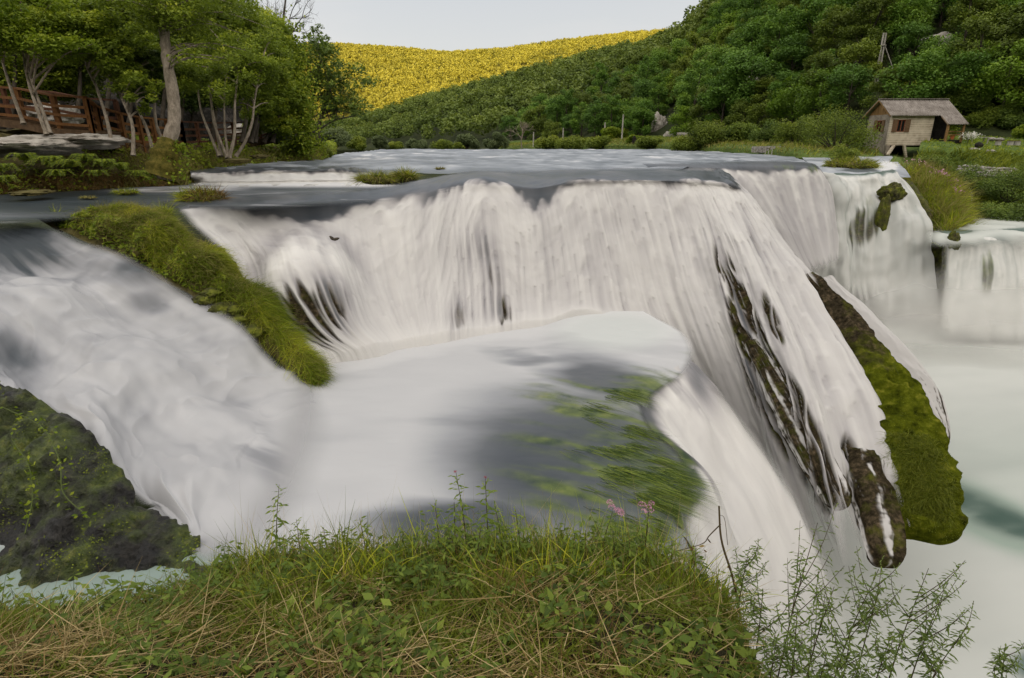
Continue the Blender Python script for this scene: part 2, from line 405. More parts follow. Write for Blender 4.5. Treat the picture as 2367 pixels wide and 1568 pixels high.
# ---- main fall
M = [
 [(340,466,14.9),(400,486,13.25),(440,530,13.2),(520,600,12.8),(575,670,12.4),(640,760,12.0),(735,855,11.5)],
 [(450,452,15.9),(480,476,14.3),(520,520,13.9),(570,590,13.4),(600,660,12.9),(680,760,12.3),(770,850,11.7)],
 [(560,448,16.2),(580,476,14.6),(590,520,14.3),(632,590,13.0),(668,680,12.3),(730,770,12.05),(820,835,12.0)],
 [(700,443,16.4),(710,470,15),(715,510,14.7),(738,566,13.5),(760,640,12.7),(800,740,12.3),(880,820,12.2)],
 [(820,438,16.7),(830,463,15.4),(835,495,15.1),(850,570,14.4),(870,660,13.8),(900,740,13.2),(940,805,12.6)],
 [(950,418,18.0),(960,440,16.1),(965,470,15.7),(970,550,15.1),(980,640,14.5),(990,720,13.7),(1000,795,12.8)],
 [(1080,393,23.8),(1090,418,17.6),(1095,450,16.8),(1100,540,16.0),(1110,630,15.4),(1115,710,14.6),(1120,777,13.4)],
 [(1200,393,23.8),(1210,423,17.4),(1215,455,16.7),(1230,540,16),(1240,630,15.4),(1245,700,14.9),(1250,757,14.1)],
 [(1330,389,25.4),(1340,413,18),(1345,440,17.5),(1365,530,16.9),(1385,630,16.2),(1395,700,15.6),(1405,748,15.0)],
 [(1450,387,26),(1465,409,18.2),(1475,435,17.7),(1500,530,17),(1530,650,16.2),(1575,780,15.3),(1700,1060,13.6)],
 [(1545,386,26.3),(1575,412,18.2),(1592,440,17.6),(1630,540,16.5),(1670,680,15),(1735,860,13.3),(1865,1260,11.3)],
 [(1590,386,26.4),(1632,414,18.0),(1655,446,17.3),(1710,560,15.6),(1770,720,13.7),(1842,920,11.8),(1955,1310,9.9)],
 [(1612,386,26.4),(1668,418,17.9),(1697,450,17.2),(1757,560,15.7),(1838,730,13.6),(1930,970,11.5),(2020,1320,9.9)],
 [(1630,386,26.4),(1685,421,17.9),(1720,453,17.3),(1795,560,15.9),(1880,700,14.1),(2015,960,11.7),(2085,1240,10.1)],
 [(1645,386,26.5),(1688,412,19.8),(1732,452,18.0),(1812,563,16.4),(1903,695,14.7),(2060,890,12.5),(2120,1150,10.8)],
 [(1655,387,26.6),(1684,404,23.0),(1730,446,20.0),(1818,570,17.6),(1915,705,15.6),(2068,900,13.4),(2125,1160,11.8)],
]
g = Grid(M, 760, 420)
S, D = g.s, g.d
bill = 1 - np.abs(fbm(S * .75 + .3*pn(S*.5, D*.5), D * .55, 3.0, 3)) * 2.2                 # rounded billows
k1 = fbm(S * 2.0, D * .12, 1.0, 4); k2 = fbm(S * 6.0, D * .22, 6.0, 4); k3 = fbm(S * .7, D * .35, 12.0, 4)
puff = fbm(S * 1.3, D * 1.0, 21.0, 3); soft = fbm(S * .9 + .4 * puff, D * .7, 31.0, 3)
def arch(f, seed, w=.25): return np.clip(2.3 * np.abs(pn(S * f + w * pn(D * .7, seed), seed, seed * 1.7)), 0, 1)
right = ss(8.6, 10.5, g.c)
vstr = fbm(S * 9 + .5 * k3, D * .12, 33.0, 3) + .8 * fbm(S * 16, D * .2, 36.0, 2)
on = 2.20 - .50 * arch(.42, 2.2) - .30 * arch(1.25, 8.2) - .10 * arch(3.3, 5.1)
on = on + .30 * np.exp(-((g.u - 1235) / 40.) ** 2) + .15 * right - .55 * ss(560, 440, g.u) - .25 * np.exp(-((g.u - 1110) / 90.) ** 2) - .9 * ss(12.6, 14.2, g.c) - .50 * ss(1270, 1400, g.u) * ss(13, 12, g.c) + .22 * fbm(S * 3.0, D * .3, 91.0, 3) + .30 * ss(530, 600, g.u) * ss(960, 860, g.u)
foam = .10 + .10 * k3 + .10 * k1 + .14 * np.exp(-((g.r - .35) / .3) ** 2) * ss(-.1, .3, k3)
q = g.r - on
wt = ss(-.05, .5 + .35 * ss(1250, 1450, g.u), q + .10 * puff + .25 * vstr * ss(1250, 1450, g.u))
Fm = foam * (1 - wt) + (.60 + .06 * k3 + .05 * k1) * wt
onok = g.r > on - .12
Fm = puffs(g, Fm, 620, (.12, .36), (.35, 1.1), (1.2, 2.7), (.66, .98), .75, 71, cols=(.2, 14.5), ok=onok, power=1.3)
Fm = puffs(g, Fm, 330, (.22, .60), (.5, 1.5), (1.8, 4.6), (.70, .98), .62, 72, cols=(.2, 10), ok=onok)
Fm = puffs(g, Fm, 300, (.10, .30), (.3, .9), (2.0, 4.8), (.34, .58), .55, 76, cols=(.5, 10), ok=onok)
Fm = puffs(g, Fm, 520, (.07, .20), (.4, 1.2), (1.5, 4.4), (.66, .98), .50, 77, cols=(.5, 13), ok=onok)
Fm = puffs(g, Fm, 900, (.035, .10), (.8, 2.6), (2.0, 5.2), (.58, 1.0), .30, 73, cols=(0, 15), warp=.04, ok=onok)
Fm = puffs(g, Fm, 700, (.03, .09), (1.2, 3.5), (1.9, 5.2), (.58, 1.0), .45, 74, cols=(8, 15), warp=.03, ok=onok)
Fm = puffs(g, Fm, 300, (.03, .08), (.4, 1.4), (2.2, 5.2), (.30, .52), .42, 75, cols=(5.5, 15), warp=.03, ok=onok)
Fm = Fm + wt * (.05 * vstr * ss(1.6, 2.8, g.r) + .05 * soft)
Fm = Fm + (.88 - Fm) * .8 * ss(5.1, 5.9, g.r) * ss(9.5, 8.5, g.c)
dome = np.sqrt(((g.u - 715) / 130.) ** 2 + ((g.v - 690) / 150.) ** 2)
Fm = Fm + .16 * np.exp(-((dome - .62) / .22) ** 2) * ss(720, 600, g.v) - .20 * np.exp(-((dome - 1.06) / .16) ** 2) * ss(700, 600, g.v) * wt  # shading of the bulge painted into the foam: bright crown, dark rim
foam = Fm
rim = np.clip((Fm - .68) * 3.0, -1, 1)
body = ss(on, on + .6, g.r)
streak = np.clip(.5 + 1.0 * k1 + .9 * k2, 0, 1)
def dark(u, v, ru, rv, amt, rot=0.0, soft=.8): return amt * spot(g, u, v, ru, rv, soft, rot)
dk = dark(740, 745, 105, 110, 1.0, -.35) + dark(680, 705, 60, 70, .6) + dark(765, 690, 60, 70, .45, -.3) + dark(1060, 735, 45, 70, .75) + dark(1120, 640, 75, 150, .55, -.25) + dark(1170, 720, 40, 60, .7, -.3) + dark(1090, 560, 90, 60, .3)
dk += dark(1700, 690, 40, 160, .75, -.3) + dark(1745, 830, 62, 210, 1.1, -.22) + dark(1830, 980, 66, 210, 1.25, -.3) + dark(1890, 1100, 60, 150, 1.1, -.2) + dark(1990, 1120, 40, 200, .9, -.25) + dark(1785, 740, 24, 130, .7, -.35)
dk += dark(1450, 520, 120, 90, .12) + dark(1640, 560, 60, 130, .3, -.3) + dark(1390, 580, 60, 120, .15) + dark(1740, 560, 30, 120, .4, -.55)
vein = 1 - 2.6 * np.abs(fbm(S * 2.6 + .35 * pn(S * 2, D * .9), D * .22, 17.0, 3)); vein2 = 1 - 3.0 * np.abs(fbm(S * 6.0 + .3 * pn(S * 4, D * 1.6), D * .5, 19.0, 2))
vs = fbm(S * 6.5 + .4 * k3, D * .14, 63.0, 3)
rock = ss(.30, .62, np.clip(dk, 0, 1.2) * (.72 + .58 * right) - .12 + .30 * k1 * right + .25 * k2 + .62 * vs * (1 - right)) * ss(.05, .3, dk)
rock = rock * (1 - np.where(g.c > 9, np.clip(ss(.70, .95, vein) + .6 * ss(.82, .99, vein2), 0, 1), ss(.35, .8, vein) * .9))
foam -= .46 * np.clip(dk, 0, 1) * ss(-.25, .25, vs + .3 * k1) * (1 - rock)
h = .05 * (bill - .55) * ss(1.0, 2.2, g.r) * (1 - .5 * ss(3, 5, g.r)) + .07 * np.clip(rim, -1, 1) * wt + .05 * soft * wt + .05 * k1 * ss(2, 4, g.r) + .018 * k2 * ss(2, 4, g.r) + .10 * k3
h += .30 * np.exp(-((g.r - 1.1) / .5) ** 2) * (.30 * pn(S * .45, 1.7) + .30 * (arch(.42, 2.2) - .5))
rib = right * ss(2.5, 4, g.r); h += rib * (.10 * np.sin(S * 5.2 + 2 * k3))
h -= .10 * rock
h += .28 * ss(1.15, .2, np.sqrt(((g.u - 715) / 130.) ** 2 + ((g.v - 700) / 160.) ** 2))
edge = ss(0, .35, g.r) * ss(0, .35, g.c)
edge = np.where(g.c > 8.6, ss(0, .35, g.r) * ss(6, 5.5, g.r + .5 * k2 + .25 * k1), edge)
g.push(h)
low = ss(8.6, 8.0, g.c); g.W[..., 2] -= low * .35 * ss(5.7, 6.0, g.r)
a_ = at(foam=np.clip(foam, .06, .97), rock=rock * ss(15, 14.5, g.c), alp=edge, moss=.05 + 0 * S)
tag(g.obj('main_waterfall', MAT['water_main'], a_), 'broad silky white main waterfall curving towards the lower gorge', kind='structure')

# ---- plunge pool
pl = []
Zp = -4.3
pv = [724, 745, 775, 815, 860, 910, 970, 1040, 1110, 1190, 1270, 1360, 1520]
ul = [1330, 1180, 900, 700, 640, 600, 560, 520, 470, 300, -60, -200, -400]
ur = [1490, 1530, 1585, 1610, 1585, 1515, 1520, 1590, 1650, 1610, 1640, 1640, 1600]
for q in np.linspace(0, 1, 10):
    pl.append([(a + (b - a) * q, v, float(TZ(v, Zp))) for v, a, b in zip(pv, ul, ur)])
g = Grid(pl, 420, 330)
X, Y = g.W[..., 0], g.W[..., 1]
k = fbm(X * .35 + .3 * Y, Y * .9 - .12 * X, 2.0, 5); k2 = fbm(X * .9, Y * 2.2, 5.0, 4)
def ell(u, v, ru, rv, rot=0.0):
    du, dv = g.u + 70 * k + 25 * k2 - u, g.v + 40 * k - v; c_, s_ = cos(rot), sin(rot)
    return 1 - ss(.35, 1.15, np.sqrt(((du * c_ + dv * s_) / ru) ** 2 + ((-du * s_ + dv * c_) / rv) ** 2))
dkp = np.clip(np.maximum.reduce([ell(1350, 1085, 390, 215, .12), .95 * ell(1080, 1210, 290, 75, -.05), .80 * ell(1400, 880, 190, 62, .25), .45 * ell(1180, 980, 200, 60), .42 * ell(1230, 830, 120, 20, .1)]), 0, 1)
foam = .76 - .68 * dkp + .05 * k + .03 * k2 - .12 * ss(.05, .4, fbm(X * .35, Y * 1.3, 73.0, 3)) * ss(.0, .3, dkp + .12) * (1 - dkp)
vb_ = np.interp(g.u, [600, 740, 830, 960, 1120, 1250, 1400], [880, 852, 834, 800, 776, 757, 745])
foam = np.maximum(foam, .84 * ss(95, 10, g.v - vb_ + 30 * k))
foam = np.maximum(foam, .70 * ss(1060, 760, g.u + 120*k) * ss(1180, 1050, g.v + 60 * k))
aq = .70 * ss(1220, 1300, g.v) * ss(620, 420, g.u) + .25 * spot(g, 1420, 770, 190, 60) + .25 * ss(1240, 1290, g.v) * ss(800, 600, g.u)
foam = np.where((g.v > 1240) & (g.u < 700), np.maximum(foam, .40), foam)
foam += .25 * spot(g, 1290, 845, 80, 14, .9) + .30 * spot(g, 1440, 765, 190, 60, .95)
wd = np.clip(ss(1240, 1480, g.u + 130 * k2 + 60 * k) * ss(850, 930, g.v + .1*(g.u-1400)) * .75 * ss(-.22, .32, fbm(X * 1.2 + Y, Y * 3.6 - X * 1.1, 3.0, 4)), 0, .62)
fa, fb_ = X * .93 - Y * .36, X * .36 + Y * .93
wn = fbm(fb_ * 2.6 + .4 * pn(fa * .8, fb_), fa * .55, 3.0, 5)
wd = 1.15 * np.clip(ss(1120, 1440, g.u + 200 * wn + 60 * k) * ss(840, 930, g.v + .12 * (g.u - 1400) + 60 * wn) * (.12 + .85 * ss(-.12, .30, wn)), 0, .72)
foam += .07 * ss(.0, .4, fbm(fb_ * 1.6, fa * .4, 8.0, 4)) * ss(1150, 1350, g.u)
g.W[..., 2] += .03 * k * ss(1100, 600, g.u) + .015 * k2 + .02 * wn * ss(1250, 1450, g.u)
dip = ss(0, 1, (g.c - 8.3) / .7) * ss(770, 900, g.v); g.W[..., 2] -= .10 * dip
back = ss(1240, 1330, g.u) * ss(850, 770, g.v)                                             # water heaped before the far rim
g.W[..., 2] += .05 * back
tag(g.obj('plunge_pool', MAT['water_pool'], at(foam=np.clip(foam, .05, .93), weed=wd, aqua=aq, alp=ss(0, .5, g.c + 9 * ss(800, 850, g.v)) * ss(9, 8.72, g.c))), 'smooth pool below the main fall, white on the left and slate coloured on the right', kind='structure')

# ---- spill fall from the pool to the gorge
S_ = [
 [(1470,738,14.6),(1545,778,13.3),(1632,872,11.6),(1738,985,11.1),(1842,1130,10.6),(1925,1310,10.1),(1990,1500,9.6)],
 [(1500,800,12.9),(1560,832,12.1),(1640,905,11.2),(1725,1025,10.7),(1815,1165,10.2),(1895,1345,9.7),(1955,1550,9.2)],
 [(1490,858,11.6),(1545,880,11.3),(1620,980,10.7),(1690,1100,10.2),(1770,1240,9.6),(1845,1420,9.1),(1900,1600,8.7)],
 [(1465,905,10.65),(1520,945,10.4),(1590,1040,9.9),(1665,1160,9.5),(1740,1290,9.0),(1810,1450,8.6),(1860,1640,8.2)],
 [(1490,985,9.35),(1545,1008,9.2),(1620,1090,8.9),(1680,1210,8.6),(1740,1340,8.3),(1790,1480,8.0),(1830,1660,7.7)],
 [(1560,1050,8.5),(1620,1085,8.35),(1662,1160,8.15),(1700,1260,7.95),(1740,1370,7.8),(1780,1500,7.6),(1810,1660,7.4)],
 [(1535,1130,7.62),(1580,1150,7.55),(1618,1212,7.4),(1665,1310,7.25),(1700,1420,7.1),(1740,1540,6.95),(1770,1680,6.8)],
 [(1560,1205,6.95),(1592,1240,6.9),(1622,1290,6.8),(1655,1370,6.7),(1690,1470,6.6),(1710,1580,6.5),(1730,1700,6.4)],
]
g = Grid(S_, 330, 300)
S, D = g.s, g.d
k1 = fbm(S * 1.6, D * .2, 2.0, 4); k2 = fbm(S * 4.2, D * .4, 5.0, 3); k3 = fbm(S * .8, D * .5, 9.0, 3)
on = .75 + .35 * pn(S * 1.3, 1.0) + .2 * pn(S * 3.1, 4.0)
smooth_back = ss(2.1, 1.2, g.c)
k4 = 0
foam = .16 + .78 * ss(on - .3, on + .6, g.r) + .10 * k1 * ss(1, 3, g.r) + .06 * k2 * ss(4.5, 2.5, g.r)
foam = foam * (1 - smooth_back) + smooth_back * (.74 - .42 * np.exp(-((g.r - 1.75 - .3*k3) / .5) ** 2) + .2 * ss(2, 3.2, g.r))
foam -= .45 * ss(0, .3, k1) * np.exp(-((g.r - 1.5) / .8) ** 2) * (1 - smooth_back)
foam = puffs(g, foam, 320, (.07, .25), (.5, 1.8), (1.2, 4.5), (.60, .98), .5, 82, cols=(1.6, 7), warp=.05)
foam = puffs(g, foam, 160, (.12, .3), (.8, 2.2), (2.2, 5), (.70, .95), .4, 83, cols=(0, 4), warp=.05)
dk = spot(g, 1490, 880, 70, 30, .8) + spot(g, 1390, 850, 60, 20) + spot(g, 1610, 1060, 20, 60, .7, -.6) * .6
rock = .9 * ss(.30, .55, dk * .75 + .55 * fbm(S * 2.6, D * 1.4, 55.0, 4) + .25 * k2 - .05) * ss(1.2, 1.8, g.c) * ss(0, .2, dk)
wd = np.clip(ss(1, .4, g.r + .3 * k2) * ss(3.6, 4.2, g.c) * .85, 0, .85)
g.push(.14 * k3 * ss(.6, 1.5, g.r) + .05 * k1 * ss(.5, 1.5, g.r))
g.W[..., 2] = np.where(g.r < np.where(g.c < 2.4, 1.75, 1.0), np.minimum(g.W[..., 2], CZ - 4.335), g.W[..., 2])
tag(g.obj('pool_spillway', MAT['water_main'], at(foam=np.clip(foam, .05, .95), rock=rock, weed=wd, moss=.1 + 0*S, alp=ss(0, .45, g.r) * ss(6, 4.4, g.r + .25 * k1) * np.maximum(ss(2.6, 1.8, g.r), ss(.0, .9, g.c + .35 * k1)))), 'white water spilling from the pool rim down into the gorge', kind='structure')

# ---- left cascade
K = [
 [(30,498,12.3),(185,545,11.85),(350,622,11.5),(474,690,11.35),(570,764,11.1),(668,848,10.95),(742,903,10.85)],
 [(-60,515,11.8),(60,585,11.3),(220,680,10.95),(370,762,10.6),(500,850,10.3),(625,925,10.0),(780,985,9.25)],
 [(-150,535,11.3),(-20,635,10.6),(140,720,10.1),(310,830,9.6),(460,940,9.2),(600,1030,8.8),(760,1082,8.05)],
 [(-250,575,10.5),(-100,690,9.9),(60,800,9.4),(240,910,8.8),(400,1030,8.3),(560,1120,7.8),(720,1175,7.15)],
 [(-350,640,9.7),(-180,750,9.2),(-10,850,8.75),(180,960,8.15),(350,1095,7.5),(490,1215,7.0),(640,1290,6.35)],
 [(-400,720,9.1),(-220,790,8.8),(-40,868,8.45),(160,970,7.95),(310,1110,7.3),(430,1225,6.85),(540,1325,6.1)],
 [(-440,780,8.9),(-250,840,8.6),(-60,905,8.2),(140,1000,7.75),(285,1140,7.2),(395,1245,6.8),(480,1335,6.15)],
]
g = Grid(K, 420, 380)
S, D = g.s, g.d
k1 = fbm(S * 1.3 + .25*pn(S, D*.6), D * .22, 2.0, 4); k2 = fbm(S * 3.4, D * .5, 5.0, 3); k3 = fbm(S * .55, D * .55, 9.0, 4)
lump = 1 - np.abs(fbm(S * .6, D * .75, 14.0, 3)) * 2
foam = .74 + .12 * k1 + .05 * k2 + .10 * k3 + .06 * (lump - .6)
top = ss(1.5, .45, g.r + .5 * k3 - .28 * g.c / 6)
foam -= .58 * top
foam -= .35 * spot(g, 140, 800, 230, 55, .95, -.05) * ss(-.3, .3, fbm(S * .7, D * 1.1, 3.0, 3)) + .6 * spot(g, 0, 830, 160, 70, .9)
foam -= .50 * spot(g, 60, 600, 130, 45, .95) * ss(-.2, .3, k2) + .35 * spot(g, 300, 640, 80, 40, .9) + .35 * spot(g, 340, 690, 60, 26, .9)
foam -= .50 * spot(g, 575, 1010, 60, 120, .95, -.5) + .33 * spot(g, 460, 980, 70, 60, .9, -.3) + .42 * spot(g, 640, 1085, 45, 60, .95, -.3)
foam -= .2 * ss(.1, .4, -k3) * ss(.5, 3, g.r)
foam -= .45 * ss(.9, .1, g.c) * ss(-.2, .3, k2 + .4 * k1) * ss(5.2, 4, g.r)
foam = puffs(g, foam, 620, (.07, .28), (.8, 2.4), (.5, 4.8), (.60, .92), .5, 84, warp=.1)
foam = puffs(g, foam, 330, (.06, .20), (.6, 1.8), (.3, 3.8), (.32, .56), .40, 85, warp=.1)
foam = puffs(g, foam, 320, (.09, .30), (.9, 2.4), (1.2, 5.0), (.62, .86), .42, 86, warp=.1)
wv = fbm(S * .8 + .4 * k3, D * 1.0, 61.0, 3)
foam -= .34 * spot(g, 120, 805, 250, 60, .95, -.05) * ss(-.15, .3, wv) + .36 * spot(g, -10, 840, 170, 75, .95) + .40 * ss(1.3, .35, g.r + .4 * k3 - .25 * g.c / 6)
foam -= .30 * spot(g, 60, 590, 150, 55, .95) * ss(-.1, .3, k2) + .30 * spot(g, 300, 640, 90, 45, .95) + .25 * spot(g, 345, 700, 70, 30, .9) + .22 * spot(g, 170, 650, 90, 30, .9)
kf = ss(-.12, .18, fbm(S * 1.6, D * .35, 66.0, 4))
foam -= kf * (.34 * spot(g, 575, 1010, 70, 140, .95, -.5) + .25 * spot(g, 460, 980, 110, 80, .95, -.3) + .30 * spot(g, 640, 1085, 70, 80, .95, -.3))
foam = foam + (.76 - foam) * .8 * ss(4.7, 5.9, g.r)
foam -= .09 * ss(.0, .35, -wv) * ss(.6, 1.6, g.r) * ss(5.6, 4.2, g.r)
step = np.sin((D * 1.15 + .8 * pn(S * .5, 3.0)) * 2.1)
g.push(.13 * step * ss(.4, 1.2, g.r) * ss(5.6, 4, g.r) + .16 * (lump - .6) * ss(.5, 1.5, g.r) * ss(6, 5, g.r) + .14 * k3 * ss(6, 5, g.r) + .03 * k2 * ss(3.5, 2, g.r))
kk = .5 * k2 + .6 * k1
g.W[..., 2] = np.maximum(g.W[..., 2], CZ - 4.27)
alp = ss(0, .5, g.r) * ss(6, 5.1, g.r) * ss(6, 5.35, g.c + .35 * kk * ss(1.5, 3, g.r)) * ss(0, .25, g.c)
rock = 0 * S
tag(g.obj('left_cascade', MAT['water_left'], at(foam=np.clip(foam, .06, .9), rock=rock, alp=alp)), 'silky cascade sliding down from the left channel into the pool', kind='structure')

# ---- second fall (behind the main curtain), then the falls of the right arm
def fall(name, ctrl, nc, nr, label, onset=1.0, jag=.5, dark_spots=(), mat='water_main', fs=1.0, weed_spots=(), base=.86, streaks=.12, lump=.12, a0=.4, a1=.8, ae=(.0, .0)):
    g = Grid(ctrl, nc, nr); S, D = g.s * fs, g.d * fs
    k1 = fbm(S * 1.5, D * .10, 2.0, 4); k2 = fbm(S * 4.5, D * .22, 5.0, 4); k3 = fbm(S * .6, D * .4, 9.0, 3)
    R = g.nR - 1
    on = onset + jag * pn(S * .8, 1.0) + jag * .6 * pn(S * 2.6, 4.0)
    foam = .14 + (base - .14) * ss(on - .25, on + .45, g.r) + ss(on, on + 1, g.r) * (streaks * k1 + streaks * .9 * k2 + .08 * k3)
    foam += .15 * k3 * (1 - ss(on - .2, on + .2, g.r))
    Lg = float(g.d[-1].mean()); wg = float(g.s[0, -1]) / 100 / fs
    foam = puffs(g, foam, 420, (wg * 1.2, wg * 4), (Lg * .12, Lg * .4), (onset, R * .8), (.55, .98), .6, 90 + nc, warp=.05, ok=g.r > on - .1)
    foam = puffs(g, foam, 160, (wg * .8, wg * 2.4), (Lg * .15, Lg * .4), (onset, R * .8), (.35, .6), .45, 91 + nc, warp=.05, ok=g.r > on)
    stk = np.clip(.5 + .9 * k1 + .9 * k2, 0, 1)
    dk = sum([a * spot(g, u, v, ru, rv, .8, rot) for u, v, ru, rv, a, rot in dark_spots]) if dark_spots else 0 * S
    wk = sum([a * spot(g, u, v, ru, rv, .8, rot) for u, v, ru, rv, a, rot in weed_spots]) if weed_spots else 0 * S
    rock = ss(.35, .8, dk + .45 * (stk - .5) - .05) * .85 * ss(.05, .3, dk); foam = foam - .3 * dk * ss(.3, .7, stk)
    weed = np.clip(ss(.3, .9, wk + .5 * (stk - .5)) * .8 * ss(.05, .3, wk), 0, .8)
    g.push(lump * (k3 + .35 * fbm(S * 1.4, D * .25, 19.0, 2)) * ss(.5, 1.5, g.r) + .05 * k1 * ss(.5, 1.5, g.r) + .02 * k2)
    C = g.nC - 1
    alp = ss(0, a0, g.r) * ss(R, R - a1, g.r + .2 * k2)
    if ae[0]: alp = alp * ss(0, ae[0], g.c + .3 * k2)
    if ae[1]: alp = alp * ss(C, C - ae[1], g.c + .3 * k2)
    o = g.obj(name, MAT[mat], at(foam=np.clip(foam, .05, .95), rock=rock, weed=weed, alp=alp, moss=.3 + 0*S))
    return tag(o, label, kind='structure')

fall('second_waterfall', [
 [(1480,377,27.4),(1500,387,26.4),(1520,402,26),(1560,455,25.6),(1640,560,25),(1720,650,24.4)],
 [(1630,376,27),(1655,386,26),(1672,400,25.6),(1705,450,25.2),(1780,560,24.6),(1850,640,24)],
 [(1690,372,27.5),(1710,383,26),(1725,405,25.6),(1760,450,25.2),(1815,550,24.6),(1868,645,24)],
 [(1760,370,27.5),(1775,384,26),(1785,408,25.6),(1805,455,25.3),(1845,550,24.7),(1885,640,24.2)],
 [(1830,372,27.5),(1838,384,26),(1843,404,25.7),(1855,455,25.4),(1880,545,24.8),(1905,632,24.3)],
 [(1872,376,27.8),(1880,385,26.4),(1890,402,26),(1903,450,25.7),(1918,540,25.1),(1925,622,24.6)],
 [(1882,378,28.6),(1895,390,27.2),(1908,410,26.8),(1925,455,26.5),(1937,540,25.9),(1938,612,25.3)],
], 260, 200, 'steep white fall behind the main curtain with a thin mossy edge', onset=1.7, jag=.9, a1=.45, weed_spots=[(1825, 386, 60, 14, .55, 0), (1880, 392, 20, 20, .6, 0)], dark_spots=[(1880, 570, 30, 60, .2, 0)])
fall('right_arm_waterfall', [
 [(1790,398,34),(1800,408,33),(1810,430,32.5),(1820,500,32),(1830,600,31),(1830,745,29)],
 [(1880,398,33),(1898,408,31),(1915,420,30.5),(1930,470,30),(1945,555,29.4),(1950,745,28.6)],
 [(1930,396,33.5),(1945,408,31),(1955,425,30.5),(1965,470,30),(1972,545,29.4),(1978,750,28.3)],
 [(1985,396,33.5),(1995,408,31),(2003,424,30.5),(2008,470,30),(2010,545,29.4),(2013,755,28.0)],
 [(2030,395,33.5),(2042,404,31),(2058,424,30.4),(2070,470,29.8),(2077,560,29),(2080,765,27.7)],
 [(2050,392,33.5),(2068,402,31),(2092,428,30.3),(2115,480,29.5),(2130,570,28.6),(2135,775,27.2)],
 [(2060,390,33.5),(2078,400,31),(2108,430,30.3),(2142,482,29.5),(2160,570,28.6),(2166,780,27.0)],
], 240, 220, 'tall white fall in the right arm beside the grassy ridge', onset=.8, jag=.5, a1=.5, dark_spots=[(1985, 530, 40, 90, .85, .1), (2022, 520, 20, 80, .7, .2), (1950, 480, 20, 60, .4, .1)], weed_spots=[(2010, 480, 40, 60, .4, .1)], mat='water_low', lump=.75, streaks=.16)
fall('ledge_waterfall', [
 [(2150,535,28.5),(2172,541,27.5),(2178,556,27.2),(2176,600,26.8),(2170,680,26.3),(2168,790,25.6)],
 [(2190,532,28.6),(2205,542,27.5),(2212,560,27.2),(2208,610,26.8),(2200,690,26.3),(2198,795,25.5)],
 [(2230,530,28.8),(2248,548,27.4),(2258,570,27),(2258,620,26.6),(2248,700,26.1),(2240,800,25.4)],
 [(2285,530,28.8),(2300,552,27.3),(2312,580,26.9),(2322,640,26.4),(2320,710,26),(2316,800,25.4)],
 [(2330,525,28.8),(2345,545,27.5),(2360,575,27),(2366,640,26.4),(2366,710,26),(2366,800,25.4)],
 [(2400,520,28.8),(2420,540,27.5),(2435,570,27),(2442,640,26.4),(2442,710,26),(2442,800,25.4)],
], 220, 200, 'short white fall dropping off a ledge at the right edge', onset=.9, jag=.5, a1=.5, ae=(.8, 0), lump=.3, dark_spots=[(2283, 640, 36, 90, .62, .1), (2195, 560, 14, 30, .8, 0)], weed_spots=[(2285, 610, 34, 60, .5, .1)], mat='water_low', streaks=.18)
fall('narrow_waterfall', [
 [(2185,425,38),(2200,432,37),(2210,450,36.6),(2222,490,36),(2226,520,35),(2226,540,33)],
 [(2205,424,38),(2218,431,37),(2228,450,36.6),(2232,490,36),(2236,522,35),(2240,545,33)],
 [(2230,424,38),(2245,431,37),(2250,450,36.6),(2246,490,36),(2246,522,35),(2262,545,33)],
], 60, 90, 'narrow white fall squeezed between the grassy ridge and the dark bank', onset=.6, jag=.3, mat='water_low', a1=.6)

# ---- right arm: channel above, terrace below, lower river of the gorge
def flat(name, rows, z, nc, nr, fn, mat, label):
    ctrl = []
    for q in np.linspace(0, 1, 8):
        ctrl.append([(a + (b - a) * q, v, float(TZ(v, z))) for v, a, b in rows])
    g = Grid(ctrl, nc, nr); a = fn(g)
    return tag(g.obj(name, MAT[mat], at(**a)), label, kind='structure')
def f_arm(g):
    X, Y = g.W[..., 0], g.W[..., 1]; k = fbm(X * .5, Y * .3, 1.0, 4)
    f = .45 + .5 * k + .5 * spot(g, 2040, 385, 40, 14) + .35 * spot(g, 1960, 372, 80, 6) - .35 * spot(g, 1990, 393, 70, 6)
    g.W[..., 2] += .06 * k
    return dict(foam=np.clip(f, .1, .9))
ctrl = [[(a + (b_ - a) * q, v, t) for v, a, b_, t in [(361, 1850, 2062, 43), (372, 1862, 2072, 39), (384, 1874, 2084, 35.5), (396, 1884, 2096, 33), (410, 1896, 2106, 31.2)]] for q in np.linspace(0, 1, 8)]
g = Grid(ctrl, 140, 70); X, Y = g.W[..., 0], g.W[..., 1]; k = fbm(X * .5, Y * .3, 1.0, 4); k2 = fbm(X * 1.5, Y * .6, 3.0, 3)
f = .50 + .4 * k + .25 * k2 + .5 * spot(g, 2048, 386, 36, 16) + .35 * spot(g, 1960, 374, 80, 6) - .45 * spot(g, 1990, 394, 60, 6)
g.push(.08 * k + .05 * k2)
tag(g.obj('right_channel', MAT['water_river'], at(foam=np.clip(f, .1, .92))), 'shallow arm of the river leading to the right falls', kind='structure')
def f_terr(g):
    X, Y = g.W[..., 0], g.W[..., 1]; k = fbm(X * .4, Y * .4, 1.0, 4)
    f = .78 + .2 * k - .55 * spot(g, 2215, 533, 60, 7, .8) - .35 * spot(g, 2310, 545, 50, 8, .9)
    g.W[..., 2] += -.5 * ss(538, 552, g.v) + .12 * k; return dict(foam=np.clip(f, .1, .88), aqua=.25 + 0 * X, alp=ss(551, 541, g.v + 8 * k) * ss(0, .8, g.c + .5 * k))
flat('terrace_pool', [(500, 2200, 2480), (512, 2190, 2480), (525, 2160, 2480), (538, 2140, 2480), (552, 2130, 2480)], -4.15, 140, 60, f_terr, 'water_low', 'white terrace of water above the ledge on the right')
